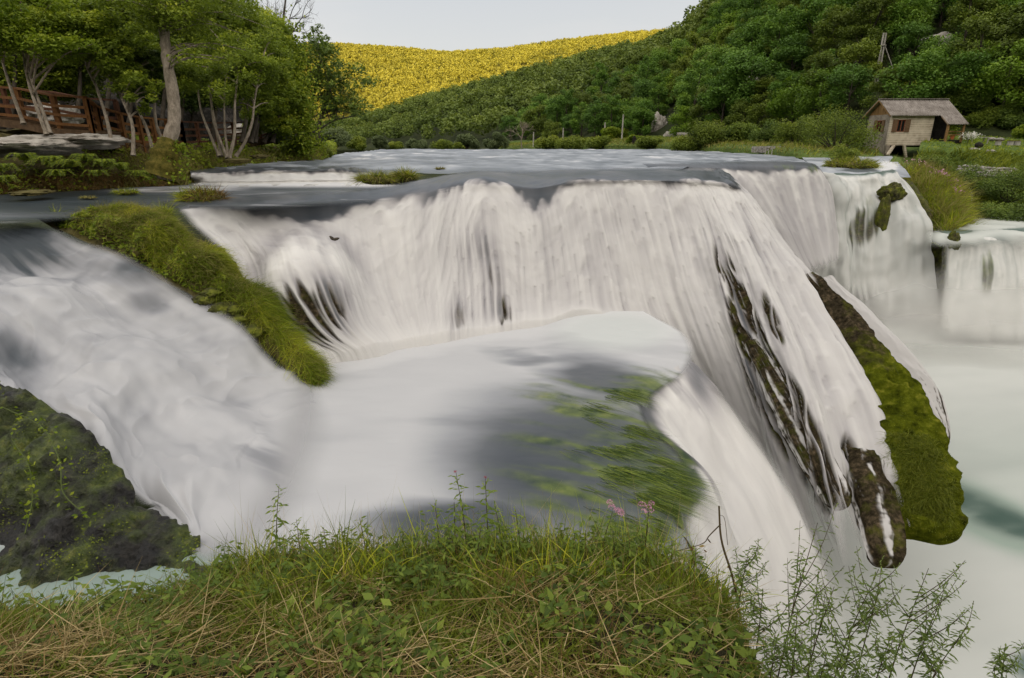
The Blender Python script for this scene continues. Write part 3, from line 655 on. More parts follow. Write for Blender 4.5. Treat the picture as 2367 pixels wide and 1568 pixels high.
def f_low(g):
    X, Y = g.W[..., 0], g.W[..., 1]
    k = fbm(X * .12 + .10 * Y, Y * .40 - .10 * X, 1.0, 4); k2 = fbm(X * .3 + .2 * Y, Y * .9 - .3 * X, 6.0, 4)
    f = .72 + .16 * k + .08 * k2
    gre = .16 + spot(g, 2250, 1180, 260, 85, .95, .42) * 1.0 + spot(g, 2360, 1230, 150, 80, .95, .4) * .6 + .22 * ss(880, 1080, g.v) * ss(1950, 2250, g.u) * ss(1350, 1100, g.v)
    f -= .62 * np.clip(spot(g, 2260, 1175, 240, 60, .95, .42) + .5 * spot(g, 2380, 1230, 130, 60, .9, .4), 0, 1) * ss(-.45, .35, k2 + .3) 
    f -= .62 * spot(g, 2400, 1540, 110, 70, .9)
    g.W[..., 2] += .06 * k
    return dict(foam=np.clip(f, .08, .95), aqua=np.clip(gre, 0, .85))
flat('lower_river', [(672, 1500, 2600), (710, 1500, 2650), (745, 1500, 2700), (790, 1500, 2800), (850, 1500, 2900), (940, 1480, 3000), (1080, 1450, 3100), (1250, 1400, 3200), (1450, 1300, 3300), (1700, 1200, 3400), (2000, 1000, 3400)], -8.5, 300, 300, f_low, 'water_low', 'misty pale green river at the bottom of the gorge')

# haze hanging in the gorge where the right falls come down
b = NB('gorge_mist'); p = b.bsdf((.80, .79, .765), 1.0, .0); tr = b.n('ShaderNodeBsdfTransparent').outputs[0]
tl = b.n('ShaderNodeBsdfTranslucent'); tl.inputs[0].default_value = (.8, .79, .765, 1); MAT['gorge_mist'] = b.out(b.shmix(b.attr('alp'), tr, b.shmix(.4, p, tl.outputs[0])))
for (u0, u1, v0, v1, t0, t1, am, sd) in [(1800, 2480, 590, 850, 26.6, 23.6, .75, 1), (1780, 2480, 640, 920, 24.6, 21.6, .60, 5), (1560, 2150, 1150, 1640, 9.2, 8.0, .0, 9)][:2]:
    c_ = [[(u0 + (u1 - u0) * q, v0 + (v1 - v0) * w_, t0 + (t1 - t0) * w_ + .8 * sin(q * 5 + sd)) for w_ in (0, .35, .7, 1)] for q in np.linspace(0, 1, 6)]
    g = Grid(c_, 120, 60); n = np.clip(fbm(g.s * .25 + sd, g.d * .3, sd, 4), -.5, .5)
    a_ = am * ss(.3, 1.7, g.r + .5 * n) * ss(2.35, .9, g.r + .4 * n) * ss(.4, 2.0, g.c + .6 * n)
    tag(g.obj('mist', MAT['gorge_mist'], dict(alp=np.clip(a_, 0, 1))), 'pale spray hanging over the gorge below the right falls', kind='stuff')
# ================================================================== LAND
noise_mat('soil_bank', (.035, .028, .012), (.10, .085, .030), (.15, .13, .05), 1.6, .95, .8, .12)
noise_mat('forest_floor', (.012, .018, .006), (.03, .04, .012), (.055, .06, .02), .25, .95, .8, .6)
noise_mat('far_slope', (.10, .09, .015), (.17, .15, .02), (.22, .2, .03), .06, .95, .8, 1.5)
noise_mat('meadow', (.045, .075, .015), (.085, .13, .025), (.14, .17, .05), 1.2, .95, .5, .08)
noise_mat('pale_rock', (.16, .14, .12), (.36, .33, .29), (.52, .49, .44), 1.6, .85, .9, .15)
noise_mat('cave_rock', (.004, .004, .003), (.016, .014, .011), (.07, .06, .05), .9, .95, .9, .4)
noise_mat('turf_soil', (.008, .007, .004), (.026, .022, .010), (.055, .047, .022), 6, .95, .8, .04)
def tufa_mat(name, moss):
    b = NB(name); v = b.coord('Object'); c, h = rock_colour(b, v, moss)
    MAT[name] = b.out(b.bsdf(c, .85, .25, b.bump(h, .8, .08)))
tufa_mat('tufa_mossy', .62); tufa_mat('tufa_wet', .05)
b = NB('wet_rock'); v = b.coord('Object')
n = b.noise(3.0, v, 9, .68); n2 = b.noise(1.3, v, 5, .6); n3 = b.noise(14, v, 5, .6)
c = b.ramp(b.math('ADD', b.math('MULTIPLY', n, .6), b.math('MULTIPLY', n3, .4)), [(.36, (.003, .003, .003)), (.5, (.014, .013, .012)), (.62, (.040, .036, .030)), (.75, (.10, .095, .085))])
ms = b.ramp(b.noise(7, v, 6, .6), [(.3, (.014, .022, .004)), (.55, (.07, .095, .014)), (.75, (.20, .21, .04))])
c = b.mix(b.math('MULTIPLY', b.math('SUBTRACT', n2, .43), 7.0, 0, True), c, ms)
MAT['wet_rock'] = b.out(b.bsdf(c, .45, .5, b.bump(b.math('ADD', n, b.math('MULTIPLY', n3, .5)), 1.0, .15)))

def loft(name, rows, mat, nc, nr, rough=0.0, fr=.3, label=None, kind='structure', seed=0.0, oct=4):
    """rows: list of rows (each a list of (u, v, depth)), first row lowest"""
    c = np.asarray(rows, float).transpose(1, 0, 2)
    g = Grid(c, nc, nr)
    if rough:
        n = fbm(g.W[..., 0] * fr + seed, g.W[..., 1] * fr, g.W[..., 2] * fr, oct)
        g.push(rough * n)
    o = g.obj(name, MAT[mat], {})
    if kind: tag(o, label, kind=kind)
    return g, o

# ground below everything, one sheet to the horizon
me = mesh_from('ground', [(-4000, -4000, CZ - 12), (4000, -4000, CZ - 12), (4000, 4000, CZ - 12), (-4000, 4000, CZ - 12)], np.array([[0, 1, 2, 3]]), [MAT['forest_floor']])
tag(link('ground', me), 'valley floor', kind='structure')

# far sunlit hill
cr = [(200, 105, 850), (450, 112, 850), (620, 117, 850), (780, 116, 850), (900, 124, 850), (1020, 133, 850), (1150, 127, 850), (1300, 107, 850), (1450, 91, 850), (1550, 84, 860), (1700, 72, 880), (1900, 60, 900)]
ft = [(u, 352, 560) for u, v, t in cr]
md = [(u, 352 - (352 - v) * .55, 690) for u, v, t in cr]
gFar, _ = loft('far_hill', [ft, md, cr, [(u, v + 30, t + 120) for u, v, t in cr]], 'far_slope', 90, 40, 5, .01, 'far wooded hill glowing yellow in the low sun')
# right hillside and the shaded ridge running off it
ft = [(620, 341, 400), (720, 341, 350), (850, 341, 300), (1000, 340, 230), (1200, 339, 170), (1340, 336, 130), (1500, 333, 105), (1640, 334, 86), (1760, 336, 74), (1900, 334, 64), (2020, 322, 58), (2200, 318, 54), (2400, 314, 52), (2800, 305, 48), (3400, 300, 44)]
cr = [(620, 330, 470), (720, 315, 440), (850, 288, 420), (1000, 246, 400), (1200, 196, 370), (1400, 145, 330), (1530, 118, 290), (1640, 40, 240), (1760, -80, 200), (1900, -240, 170), (2050, -380, 155), (2220, -500, 145), (2420, -620, 140), (2850, -800, 140), (3500, -1000, 140)]
md = [((a[0] + b_[0]) / 2 , (a[1] * .55 + b_[1] * .45), 1 / ((.55 / a[2] + .45 / b_[2]))) for a, b_ in zip(ft, cr)]
gHill, _ = loft('right_hillside', [[(u, 356, t) for u, v, t in ft], ft, md, cr, [(u, v + 60, t * 1.25) for u, v, t in cr]], 'forest_floor', 180, 70, 3.0, .05, 'steep wooded hillside on the right bank')
# ridge behind the lens: it keeps the evening sun off the gorge
xs = np.linspace(-900, 900, 60); prof = [(-60, 0), (-140, .12), (-220, .55), (-300, 1.0), (-420, 1.0), (-600, .4), (-800, 0)]
V = []
for y, h in prof:
    for x in xs: V.append((x, y, CZ - 12 + h * (172 + 12 * pn(x * .01, y * .01) + 14 * ss(-100, 250, x))))
i = np.arange(len(prof) * 60).reshape(len(prof), 60)
f = np.stack([i[:-1, :-1], i[:-1, 1:], i[1:, 1:], i[1:, :-1]], -1).reshape(-1, 4)
tag(link('valley_ridge', mesh_from('valley_ridge', V, f, [MAT['forest_floor']])), 'wooded ridge on the evening side of the valley', kind='structure')

# left bank of the river
lb = []
for u, v, z, vm, vt, vb, vbb in [(-420, 490, -1.6, 420, 345, 318, 300), (-150, 470, -1.6, 410, 342, 312, 300), (0, 459, -1.6, 405, 334, 306, 300), (120, 452, -1.6, 400, 330, 308, 302), (230, 446, -1.6, 396, 338, 322, 312), (330, 440, -1.6, 395, 356, 338, 328),
        (430, 434, -1.6, 405, 372, 350, 338), (490, 408, -1.4, 388, 364, 347, 337), (560, 395, -1.35, 378, 360, 345, 335), (650, 383, -1.3, 371, 357, 343, 333), (740, 376, -1.25, 365, 352, 342, 334), (774, 354, -1.2, 348, 344, 340, 336)]:
    t = float(TZ(v, z))
    lb.append([(u, v + 12, t - .2), (u, v, t), (u - 2, vm, t + .5), (u, vt, t + 1.6), (u, vb, t + 3.4), (u, vbb, t + 13)])
lb = np.asarray(lb).transpose(1, 0, 2)
gLB, _ = loft('left_bank', lb, 'soil_bank', 200, 70, .5, .8, 'earthy overgrown left bank of the river')
# cliff and slope behind the boardwalk
ft = [(-600, 330, 24), (-300, 322, 25), (0, 315, 26), (200, 315, 27.5), (350, 325, 30), (480, 332, 36), (600, 332, 46), (700, 336, 75), (760, 340, 130)]
m1 = [(-600, 120, 26), (-300, 130, 27), (0, 140, 28), (200, 150, 30), (350, 175, 33), (480, 215, 40), (600, 262, 52), (690, 300, 82), (750, 325, 140)]
m2 = [(-600, -50, 34), (-300, -40, 35), (0, -10, 37), (200, 20, 40), (350, 70, 44), (480, 130, 52), (590, 215, 66), (680, 280, 95), (740, 318, 150)]
cr = [(-600, -200, 60), (-300, -160, 60), (0, -110, 62), (200, -60, 65), (350, 10, 70), (480, 100, 80), (590, 205, 95), (680, 275, 120), (740, 316, 180)]
gLC, _ = loft('left_cliff', [[(u, v + 12, t) for u, v, t in ft], ft, m1, m2, cr], 'cave_rock', 150, 80, 2.4, .22, 'dark overhanging limestone behind the boardwalk', oct=5)

# right bank upstream of the mill
rb = []
for u, v, t, v1, v2, t2, v3, t3 in [(1150, 345, 150, 342, 338, 155, 334, 175), (1250, 344, 122, 338, 332, 126, 327, 145), (1400, 342, 103, 335, 326, 110, 316, 128), (1520, 343, 80, 335, 326, 85, 318, 100), (1640, 348, 62, 339, 331, 66, 324, 84),
        (1760, 356, 50, 344, 334, 54, 326, 72), (1850, 364, 42, 352, 340, 46, 324, 62), (1925, 366, 42, 358, 348, 44, 322, 58), (1985, 364, 42.5, 360, 356, 44, 320, 56), (2030, 366, 43, 362, 358, 44.4, 322, 56), (2050, 378, 41, 376, 373, 44, 340, 52), (2112, 380, 41, 377, 374, 44, 338, 52), (2135, 372, 42, 366, 352, 44.6, 320, 56)]:
    rb.append([(u, v + 5, t), (u, v, t), (u, v1, t + .6), (u, v2, t2), (u, v3, t3), (u, v3 - 6, t3 + 12)])
gRB, _ = loft('right_bank', np.asarray(rb).transpose(1, 0, 2), 'meadow', 160, 50, .35, .5, 'grassy right bank upstream of the mill')
# right bank with the lawn below the hill
r0 = [(2118, 392, 40), (2165, 420, 39), (2212, 470, 37.5), (2240, 535, 34.5), (2300, 545, 33), (2440, 552, 32), (2700, 560, 31)]
r1 = [(2120, 368, 41), (2172, 388, 40.2), (2232, 425, 39.5), (2268, 455, 37.5), (2330, 470, 36), (2450, 480, 35), (2720, 490, 34)]
r2 = [(2124, 347, 42), (2176, 362, 41.2), (2238, 394, 40.4), (2296, 402, 39.5), (2360, 408, 38.6), (2460, 415, 37.6), (2740, 425, 36.5)]
r3 = [(2128, 334, 42.8), (2180, 340, 42), (2244, 352, 41.4), (2304, 362, 41), (2372, 370, 40.4), (2470, 378, 39.6), (2760, 388, 38.5)]
r4 = [(2136, 325, 46), (2192, 324, 47), (2256, 326, 48), (2316, 328, 48.5), (2384, 330, 48), (2480, 332, 47.5), (2780, 336, 46)]
r5 = [(2140, 315, 56), (2200, 313, 56), (2262, 312, 56), (2322, 312, 56), (2390, 312, 55), (2490, 312, 54), (2800, 310, 52)]
gLawn, _ = loft('lawn', [r0, r1, r2, r3, r4, r5], 'meadow', 140, 90, .45, .6, 'green lawn terrace beside the mill')

# ridge of grass between the falls of the right arm
sp = [(2060, 378, 38.5, 14), (2082, 395, 37, 26), (2118, 418, 35.5, 46), (2158, 448, 33.5, 56), (2185, 485, 31.5, 48), (2200, 520, 29.8, 36), (2200, 545, 28.8, 30)]
gc = []
for u, v, t, wd_ in sp:
    gc.append([(u - wd_ * 1.05, v + 40, t + .5), (u - wd_ * .8, v + 12, t - .3), (u - wd_ * .1, v - 6, t - .4), (u + wd_ * .6, v - 16, t + .8), (u + wd_ * .95, v + 4, t + 2.2), (u + wd_, v + 50, t + 2.6)])
gRR, _ = loft('grassy_ridge', np.asarray(gc).transpose(1, 0, 2), 'meadow', 70, 40, .35, .8, 'grass covered ridge of tufa between two falls')

# strip of turf between the main fall and the left cascade
lo = [(95, 515, 12.5), (190, 556, 12.0), (352, 638, 11.7), (474, 702, 11.55), (572, 775, 11.3), (668, 858, 11.1), (735, 912, 10.85)]
l2 = [(160, 500, 12.5), (240, 520, 12.0), (380, 588, 11.75), (494, 652, 11.6), (590, 735, 11.35), (682, 828, 11.05), (740, 896, 10.85)]
up_ = [(230, 486, 12.9), (300, 496, 12.2), (420, 560, 11.8), (520, 630, 11.6), (610, 715, 11.4), (695, 810, 11.15), (744, 880, 10.9)]
u2 = [(310, 476, 13.6), (370, 492, 13.0), (470, 560, 12.6), (560, 640, 12.3), (640, 730, 12.0), (712, 812, 11.6), (748, 880, 11.1)]
gST, _ = loft('turf_strip', [lo, l2, up_, u2], 'soil_bank', 160, 40, .38, 1.7, 'narrow turf covered rib of tufa between the two cascades')

# dark wet rock at the foot of the left cascade
r_ = [[(-800, 790, 9.6), (-260, 850, 8.8), (-100, 872, 8.5), (0, 890, 8.25), (100, 930, 7.9), (195, 990, 7.5), (300, 1120, 7.0), (410, 1240, 6.65), (500, 1330, 6.3)],
      [(-800, 950, 8.6), (-260, 980, 7.9), (-100, 985, 7.8), (0, 990, 7.65), (105, 1010, 7.4), (205, 1065, 7.1), (305, 1165, 6.75), (415, 1262, 6.5), (500, 1340, 6.25)],
      [(-800, 1150, 7.5), (-260, 1150, 7.1), (-100, 1150, 7.05), (0, 1150, 6.95), (110, 1160, 6.8), (215, 1180, 6.65), (310, 1230, 6.45), (425, 1290, 6.35), (500, 1350, 6.2)],
      [(-800, 1345, 6.35), (-260, 1340, 6.15), (-100, 1335, 6.2), (0, 1335, 6.2), (120, 1322, 6.25), (225, 1320, 6.25), (320, 1318, 6.25), (435, 1322, 6.2), (500, 1360, 6.1)],
      [(-800, 1425, 6.2), (-260, 1420, 6.0), (-100, 1415, 6.05), (0, 1415, 6.0), (120, 1405, 6.05), (225, 1400, 6.05), (320, 1400, 6.05), (435, 1400, 6.0), (500, 1420, 6.0)]]
c = np.asarray(r_[::-1], float).transpose(1, 0, 2)
gRock = Grid(c, 340, 220)
W = gRock.W
gRock.push(.55 * fbm(W[..., 0] * .9, W[..., 1] * .9, W[..., 2] * .9, 3) + .16 * fbm(W[..., 0] * 3.2, W[..., 1] * 3.2, W[..., 2] * 3.2, 4) + .10 * (1 - 2 * np.abs(fbm(W[..., 0] * 2.2 + 5, W[..., 1] * 2.2, W[..., 2] * 2.2, 4))))
o = gRock.obj('wet_rock_outcrop', MAT['wet_rock'], {})
tag(o, 'dark wet mossy rock face under the left cascade', 'rock')

# mossy tongues of tufa hanging off the main fall
def tongue(name, pts, bulge, label, mat, moss, streaks=(), rough=.10, seed=0, nr=240, ncs=90, end=.22, close=True, thread=.8, head=.1, cush=0.0):
    """pts: (u, v, depth, half width in metres across)"""
    p = np.asarray(pts, float)
    x = np.linspace(0, len(p) - 1, nr); q = _cr(p, x)
    C = P(q[:, 0], q[:, 1], q[:, 2]); T = np.gradient(C, axis=0); T /= np.linalg.norm(T, axis=1)[:, None]
    eye = C - np.array([0, 0, CZ]); eye /= np.linalg.norm(eye, axis=1)[:, None]
    A = np.cross(T, eye); A /= np.linalg.norm(A, axis=1)[:, None]
    N = np.cross(A, T); N *= -np.sign(np.sum(N * eye, 1))[:, None]
    a = np.linspace(0, 1, nr); wd = q[:, 3].copy()
    k = np.clip((1 - a) / end, 0, 1) if close else 1.0; wd *= np.sqrt(np.clip(1 - (1 - k) ** 2, 0, 1)) * .999 + .001
    th = np.linspace(-1.75, 1.75, ncs)
    X = C[:, None] + A[:, None] * (wd[:, None] * np.sin(th)[None])[..., None] + N[:, None] * (np.minimum(wd, wd.mean())[:, None] * bulge * (np.cos(th)[None] - .2))[..., None]
    dl = np.concatenate([[0], np.cumsum(np.linalg.norm(np.diff(C, axis=0), axis=1))])
    S = th[None] * wd.mean() * 1.2 + 0 * a[:, None]; D = dl[:, None] + 0 * th[None]
    lob = 1 - 2 * np.abs(fbm(S * 1.5 + seed, D * .7, seed, 3)); rib = fbm(S * 4 + seed, D * .5, seed + 3, 3); fine_ = fbm(S * 9 + seed, D * 6, seed + 7, 3)
    cu_ = 1 - 2.2 * np.abs(fbm(S * 2.4 + seed, D * 1.9, seed + 11, 2))
    nn = X - C[:, None]; nn /= np.linalg.norm(nn, axis=-1)[..., None] + 1e-6
    X = X + nn * (rough * (1.3 * lob + .7 * rib + .25 * fine_ + cush * cu_ * ss(.15, .45, a)[:, None]) * np.minimum(1, wd / .1)[:, None])[..., None]
    foam = .72 + 0 * S; al = np.ones_like(S); rk = np.ones_like(S)
    vn = 1 - 2.8 * np.abs(fbm(S * 5.5 + .35 * pn(S * 2, D * .9, seed) + seed, D * .25, 17.0 + seed, 3)); vn2 = 1 - 3.0 * np.abs(fbm(S * 13 + .3 * pn(S * 4, D * 1.6), D * .6, 19.0 + seed, 2))
    pos = th[None] / 3.5 + .5 + .05 * pn(D * .8, seed) + .03 * pn(D * 2.5, seed + 4)
    m = 0 * S
    for s0, s1, wv, d0, d1 in streaks:          # veils of water over the rock: across 0..1, half width, from..to along
        m = m + np.exp(-((pos - (s0 + (s1 - s0) * a[:, None])) / wv) ** 2) * ss(d0 - .08, d0 + .08, a)[:, None] * ss(d1 + .12, d1 - .08, a)[:, None]
    m = np.clip(m, 0, 1.3); m = m * np.clip(.75 + 1.6 * rib + 1.2 * fine_, 0, 1.3)
    m = m + thread * (ss(.66, .92, vn) + .6 * ss(.8, .98, vn2)) * ss(1.0, .8, a[:, None] + .2 * rib)
    m = ss(.30, .92, m)
    m = np.maximum(m, 1.2 * ss(head, head - .12, a[:, None] + .25 * rib))
    rk = 1 - np.clip(m, 0, 1)
    nr_, nc_ = S.shape; i = np.arange(nr_ * nc_).reshape(nr_, nc_)
    f = np.stack([i[:-1, :-1], i[1:, :-1], i[1:, 1:], i[:-1, 1:]], -1).reshape(-1, 4)
    ms = (moss if np.ndim(moss) == 0 else 0) + 0 * S if not callable(moss) else moss(a[:, None] + 0 * S, th[None] + 0 * S)
    ms = ms + (.45 * np.clip(cu_ + .25 * fine_, -1.2, .4) * ss(.15, .45, a)[:, None] if cush else 0)  # creases between the cushions darkened in the colour by thinning the moss
    at_ = {k_: np.broadcast_to(x_, S.shape).reshape(-1) for k_, x_ in dict(foam=foam, rock=rk, alp=al, weed=0., aqua=0., moss=ms).items()}
    o = link(name, mesh_from(name, X.reshape(-1, 3), f, [MAT[mat]], at_))
    tag(o, label, 'rock', 'tufa tongues hanging from the main fall'); return X, N
tA, nA = tongue('tufa_tongue', [(1735,790,13.4,.10),(1790,890,12.5,.20),(1850,1005,11.6,.25),(1905,1100,10.95,.25),(1946,1180,10.4,.21)], .4, 'dark rock tongue streaked with white threads, ending left of the longest tongue', 'water_main', .08,
    [(.14, .26, .10, 0, 1), (.80, .78, .11, .0, .9), (.46, .52, .035, .2, .9)], .05, 1, head=-.2, end=.12, thread=.30)
tB, nB_ = tongue('tufa_tongue', [(1918,850,13.4,.10),(1962,970,12.2,.18),(2000,1085,10.95,.23),(2028,1200,10.25,.26),(2044,1314,9.72,.25)], .45, 'longest and lowest tongue of wet rock with a white thread down its middle', 'water_main', .0,
    [(.12, .22, .11, 0, .95), (.50, .60, .045, .0, 1), (.85, .85, .05, .0, .5)], .10, 5, head=-.2, end=.12, thread=.28)
mossf = lambda a, th: np.clip(-.30 + 1.7 * ss(.14, .6, a) + .25 * ss(-.5, 1.2, th), -.3, 1.2)
tC, nC_ = tongue('tufa_tongue', [(1868,640,15.3,.08),(1932,740,14.1,.30),(1998,850,13.0,.40),(2056,960,12.0,.50),(2096,1080,11.1,.54),(2108,1180,10.6,.50),(2110,1248,10.3,.42)], .75, 'broad tongue thickly covered with bright green moss and grass', 'water_main', mossf,
    [(.22, .06, .05, .1, .5)], .12, 9, 320, 130, .12, thread=.22, head=.06, cush=1.2)
tD, nD_ = tongue('tufa_tongue', [(1900,650,18.0,.25),(1965,740,17.0,.5),(2040,840,16.0,.66),(2105,925,15.3,.62),(2150,1000,14.7,.40),(2160,1035,14.5,.3)], .5, 'back tongue veiled in white water, behind the mossy one', 'water_main', -.1,
    [(.5, .5, .7, -.2, .86), (.35, .42, .10, .6, .99), (.62, .70, .09, .6, .99)], .05, 13, head=.6)
# cliff of tufa behind the right falls
gCl, _ = loft('tufa_cliff', [[(1780, 800, 30.5), (1960, 800, 30.2), (2100, 800, 29.4), (2200, 810, 28.2), (2320, 815, 27.8), (2500, 820, 27.6)],
   [(1780, 600, 31.5), (1960, 600, 31), (2100, 600, 30.4), (2190, 640, 28.6), (2320, 640, 28.2), (2500, 640, 28)],
   [(1780, 430, 33), (1960, 440, 32), (2100, 440, 31.6), (2185, 556, 29.2), (2320, 566, 28.8), (2500, 560, 28.6)],
   [(1780, 396, 35), (1960, 412, 33.5), (2100, 415, 33), (2180, 541, 30.2), (2320, 550, 30.0), (2500, 548, 30)]], 'tufa_mossy', 120, 70, .5, .7, 'mossy tufa cliff behind the right falls')
# foreground bank under the lens
ft = [[(-900, 1700, 1.75), (-300, 1690, 1.76), (300, 1690, 1.76), (900, 1690, 1.76), (1300, 1690, 1.76), (1600, 1690, 1.76), (1780, 1690, 1.8)],
      [(-900, 1560, 2.0), (-300, 1560, 2.0), (300, 1560, 2.0), (900, 1560, 1.98), (1300, 1560, 1.98), (1600, 1560, 1.98), (1760, 1580, 2.05)],
      [(-900, 1510, 2.25), (-300, 1510, 2.25), (300, 1485, 2.28), (700, 1440, 2.3), (1300, 1420, 2.3), (1570, 1430, 2.3), (1730, 1480, 2.35)],
      [(-900, 1480, 2.5), (-300, 1475, 2.5), (300, 1440, 2.6), (600, 1362, 2.7), (1250, 1335, 2.75), (1520, 1350, 2.7), (1690, 1425, 2.65)],
      [(-900, 1468, 2.7), (-300, 1465, 2.7), (330, 1425, 2.85), (640, 1318, 3.0), (1200, 1300, 3.05), (1500, 1318, 2.95), (1660, 1400, 2.85)],
      [(-900, 1540, 2.85), (-300, 1540, 2.85), (330, 1490, 3.0), (640, 1390, 3.15), (1200, 1370, 3.2), (1480, 1360, 3.2), (1640, 1440, 3.05)],
      [(-900, 1800, 2.9), (-300, 1800, 2.9), (330, 1800, 3.0), (640, 1700, 3.15), (1200, 1700, 3.2), (1480, 1700, 3.2), (1640, 1800, 3.0)]]
gFG, _ = loft('foreground_bank', ft, 'turf_soil', 260, 150, .07, 3.0, 'mown grassy bank at the viewpoint', oct=3)

# rock wall under the near side of the pool
tp = [P(1540, 1150, 7.62), P(1572, 1205, 7.0), P(1600, 1270, 6.45), P(1600, 1360, 5.85), P(1560, 1520, 5.0), P(900, 1560, 4.85), P(200, 1560, 4.85), P(-700, 1560, 4.85)]
V = []
for k_, q in enumerate(_cr(np.array(tp), np.linspace(0, 7, 120))):
    for z in np.linspace(0, 1, 30): V.append(q + np.array([.35 * fbm(q[0] * 1.3, q[1] * 1.3, z * 6, 3) - .25 * z, -.4 * z, -.06 - 5.2 * z]))
i = np.arange(3600).reshape(120, 30); f = np.stack([i[:-1, :-1], i[:-1, 1:], i[1:, 1:], i[1:, :-1]], -1).reshape(-1, 4)
tag(link('pool_wall', mesh_from('pool_wall', V, f, [MAT['tufa_wet']])), 'rock wall under the near rim of the pool', kind='structure')
# ================================================================== TREES
leaf_mat('leaf_wood', (0.046, 0.096, 0.017), (0.118, 0.224, 0.033), (0.306, 0.440, 0.061), .3, .45)
leaf_mat('leaf_olive', (0.053, 0.081, 0.012), (0.134, 0.184, 0.024), (0.290, 0.357, 0.046), .3, .45)
leaf_mat('leaf_fresh', (0.066, 0.125, 0.013), (0.174, 0.281, 0.029), (0.376, 0.516, 0.062), .35, .4)
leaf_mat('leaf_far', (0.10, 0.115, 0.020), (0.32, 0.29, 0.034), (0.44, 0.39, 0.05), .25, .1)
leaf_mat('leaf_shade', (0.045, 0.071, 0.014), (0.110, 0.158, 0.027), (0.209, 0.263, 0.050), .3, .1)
leaf_mat('leaf_left', (0.068, 0.102, 0.014), (0.236, 0.312, 0.034), (0.721, 0.731, 0.075), .42, .15)
leaf_mat('leaf_dark', (0.044, 0.076, 0.018), (0.126, 0.189, 0.032), (0.334, 0.417, 0.060), .3, .15)
leaf_mat('leaf_bright', (0.089, 0.145, 0.013), (0.198, 0.276, 0.023), (0.430, 0.481, 0.051), .45, .12)
leaf_mat('leaf_willow', (0.072, 0.103, 0.042), (0.156, 0.200, 0.085), (0.278, 0.326, 0.145), .3, .2)
leaf_mat('leaf_shrub', (0.058, 0.096, 0.013), (0.174, 0.231, 0.030), (0.395, 0.424, 0.056), .35, .25)
noise_mat('bark_pale', (.10, .085, .065), (.24, .20, .155), (.38, .33, .27), 9, .9, .8, .02, stretch=(1, 1, .35))
noise_mat('bark_dark', (.02, .017, .012), (.06, .05, .038), (.12, .10, .08), 9, .9, .8, .02, stretch=(1, 1, .35))
noise_mat('bark_moss', (.02, .022, .004), (.085, .075, .012), (.17, .13, .03), 8, .95, .9, .03)

def clump_leaves(mb, centers, radii, n, size, aspect, rng, flat=.55, light=.5, top=None, sun=(0, 0, 1)):
    """leaves scattered through soft clumps; brighter on the upper outer side"""
    centers = np.asarray(centers, float); radii = np.broadcast_to(np.asarray(radii, float), (len(centers),))
    p = radii ** 2; k = rng.choice(len(centers), n, p=p / p.sum())
    d = rng.normal(size=(n, 3)); d /= np.linalg.norm(d, axis=1)[:, None]; r = rng.random(n) ** .45
    off = d * r[:, None] * radii[k][:, None]; off[:, 2] *= flat
    c = centers[k] + off
    ctint = rng.random(len(centers))[k] * .30
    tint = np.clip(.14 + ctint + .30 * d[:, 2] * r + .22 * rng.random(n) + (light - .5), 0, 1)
    nr = d * .5 + np.array([0, 0, 1.0]); nr /= np.linalg.norm(nr, axis=1)[:, None]
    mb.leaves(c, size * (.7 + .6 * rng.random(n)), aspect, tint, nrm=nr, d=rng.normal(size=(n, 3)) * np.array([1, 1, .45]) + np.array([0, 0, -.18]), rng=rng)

def hill_proto(i, h, w, n, size, mat='leaf_wood'):
    rng = np.random.default_rng(100 + i)
    root = empty('broadleaf_tree')
    tb = MB(); bend = rng.normal(size=2) * .3
    tb.tube([(0, 0, -1.0), (bend[0] * .3, bend[1] * .3, h * .3), (bend[0], bend[1], h * .8)], [h * .022, h * .016, h * .005], 6)
    m = 26
    th = rng.random(m) * 2 * pi; zz = rng.random(m) ** .8
    rad = w * .5 * np.sqrt(np.clip(1 - (zz * 1.25 - .35) ** 2, .05, 1)) * (.55 + .45 * rng.random(m))
    cs = np.stack([np.cos(th) * rad, np.sin(th) * rad, h * (.22 + .70 * zz)], 1)
    for c in cs[:8]: tb.tube([(bend[0] * .4, bend[1] * .4, c[2] * .6), c], [h * .007, h * .002], 4)
    tb.build('trunk', MAT['bark_dark'], root)
    cb = MB(); clump_leaves(cb, cs, w * (.13 + .11 * rng.random(m)), n, size, .62, rng, .75)
    inner = MB()
    cb.build('crown', MAT[mat], root)
    return root

protos = [hill_proto(0, 9, 6.0, 6200, .31), hill_proto(1, 10, 6.6, 6600, .33, 'leaf_olive'), hill_proto(2, 8, 6.4, 6200, .30, 'leaf_fresh'), hill_proto(3, 11, 5.4, 6200, .31),
          hill_proto(4, 7, 5.6, 5600, .28, 'leaf_olive'), hill_proto(5, 9.5, 7.2, 6800, .34)]
shape_words = ['dark rounded', 'tall olive', 'fresh green', 'dark slender', 'low olive', 'dark wide']

def sample(grid, n, rng, r0, r1):
    """random points on a loft, even over its area"""
    W = grid.W; a = np.linalg.norm(np.cross(W[1:, :-1] - W[:-1, :-1], W[:-1, 1:] - W[:-1, :-1]), axis=-1)
    a = a * ((grid.r[:-1, :-1] >= r0) & (grid.r[:-1, :-1] <= r1)); p = a.ravel() / a.sum()
    k = rng.choice(a.size, n, p=p); i, j = np.unravel_index(k, a.shape); q, s = rng.random(n)[:, None], rng.random(n)[:, None]
    X = W[i, j] + (W[i+1, j] - W[i, j]) * q + (W[i, j+1] - W[i, j]) * s
    return X, grid.r[i, j], grid.c[i, j]

def project(X):
    x, y, z = X[..., 0], X[..., 1], X[..., 2] - CZ
    t = y * CP - z * SP; return CX + F * x / t, CY - F * (y * SP + z * CP) / t, t

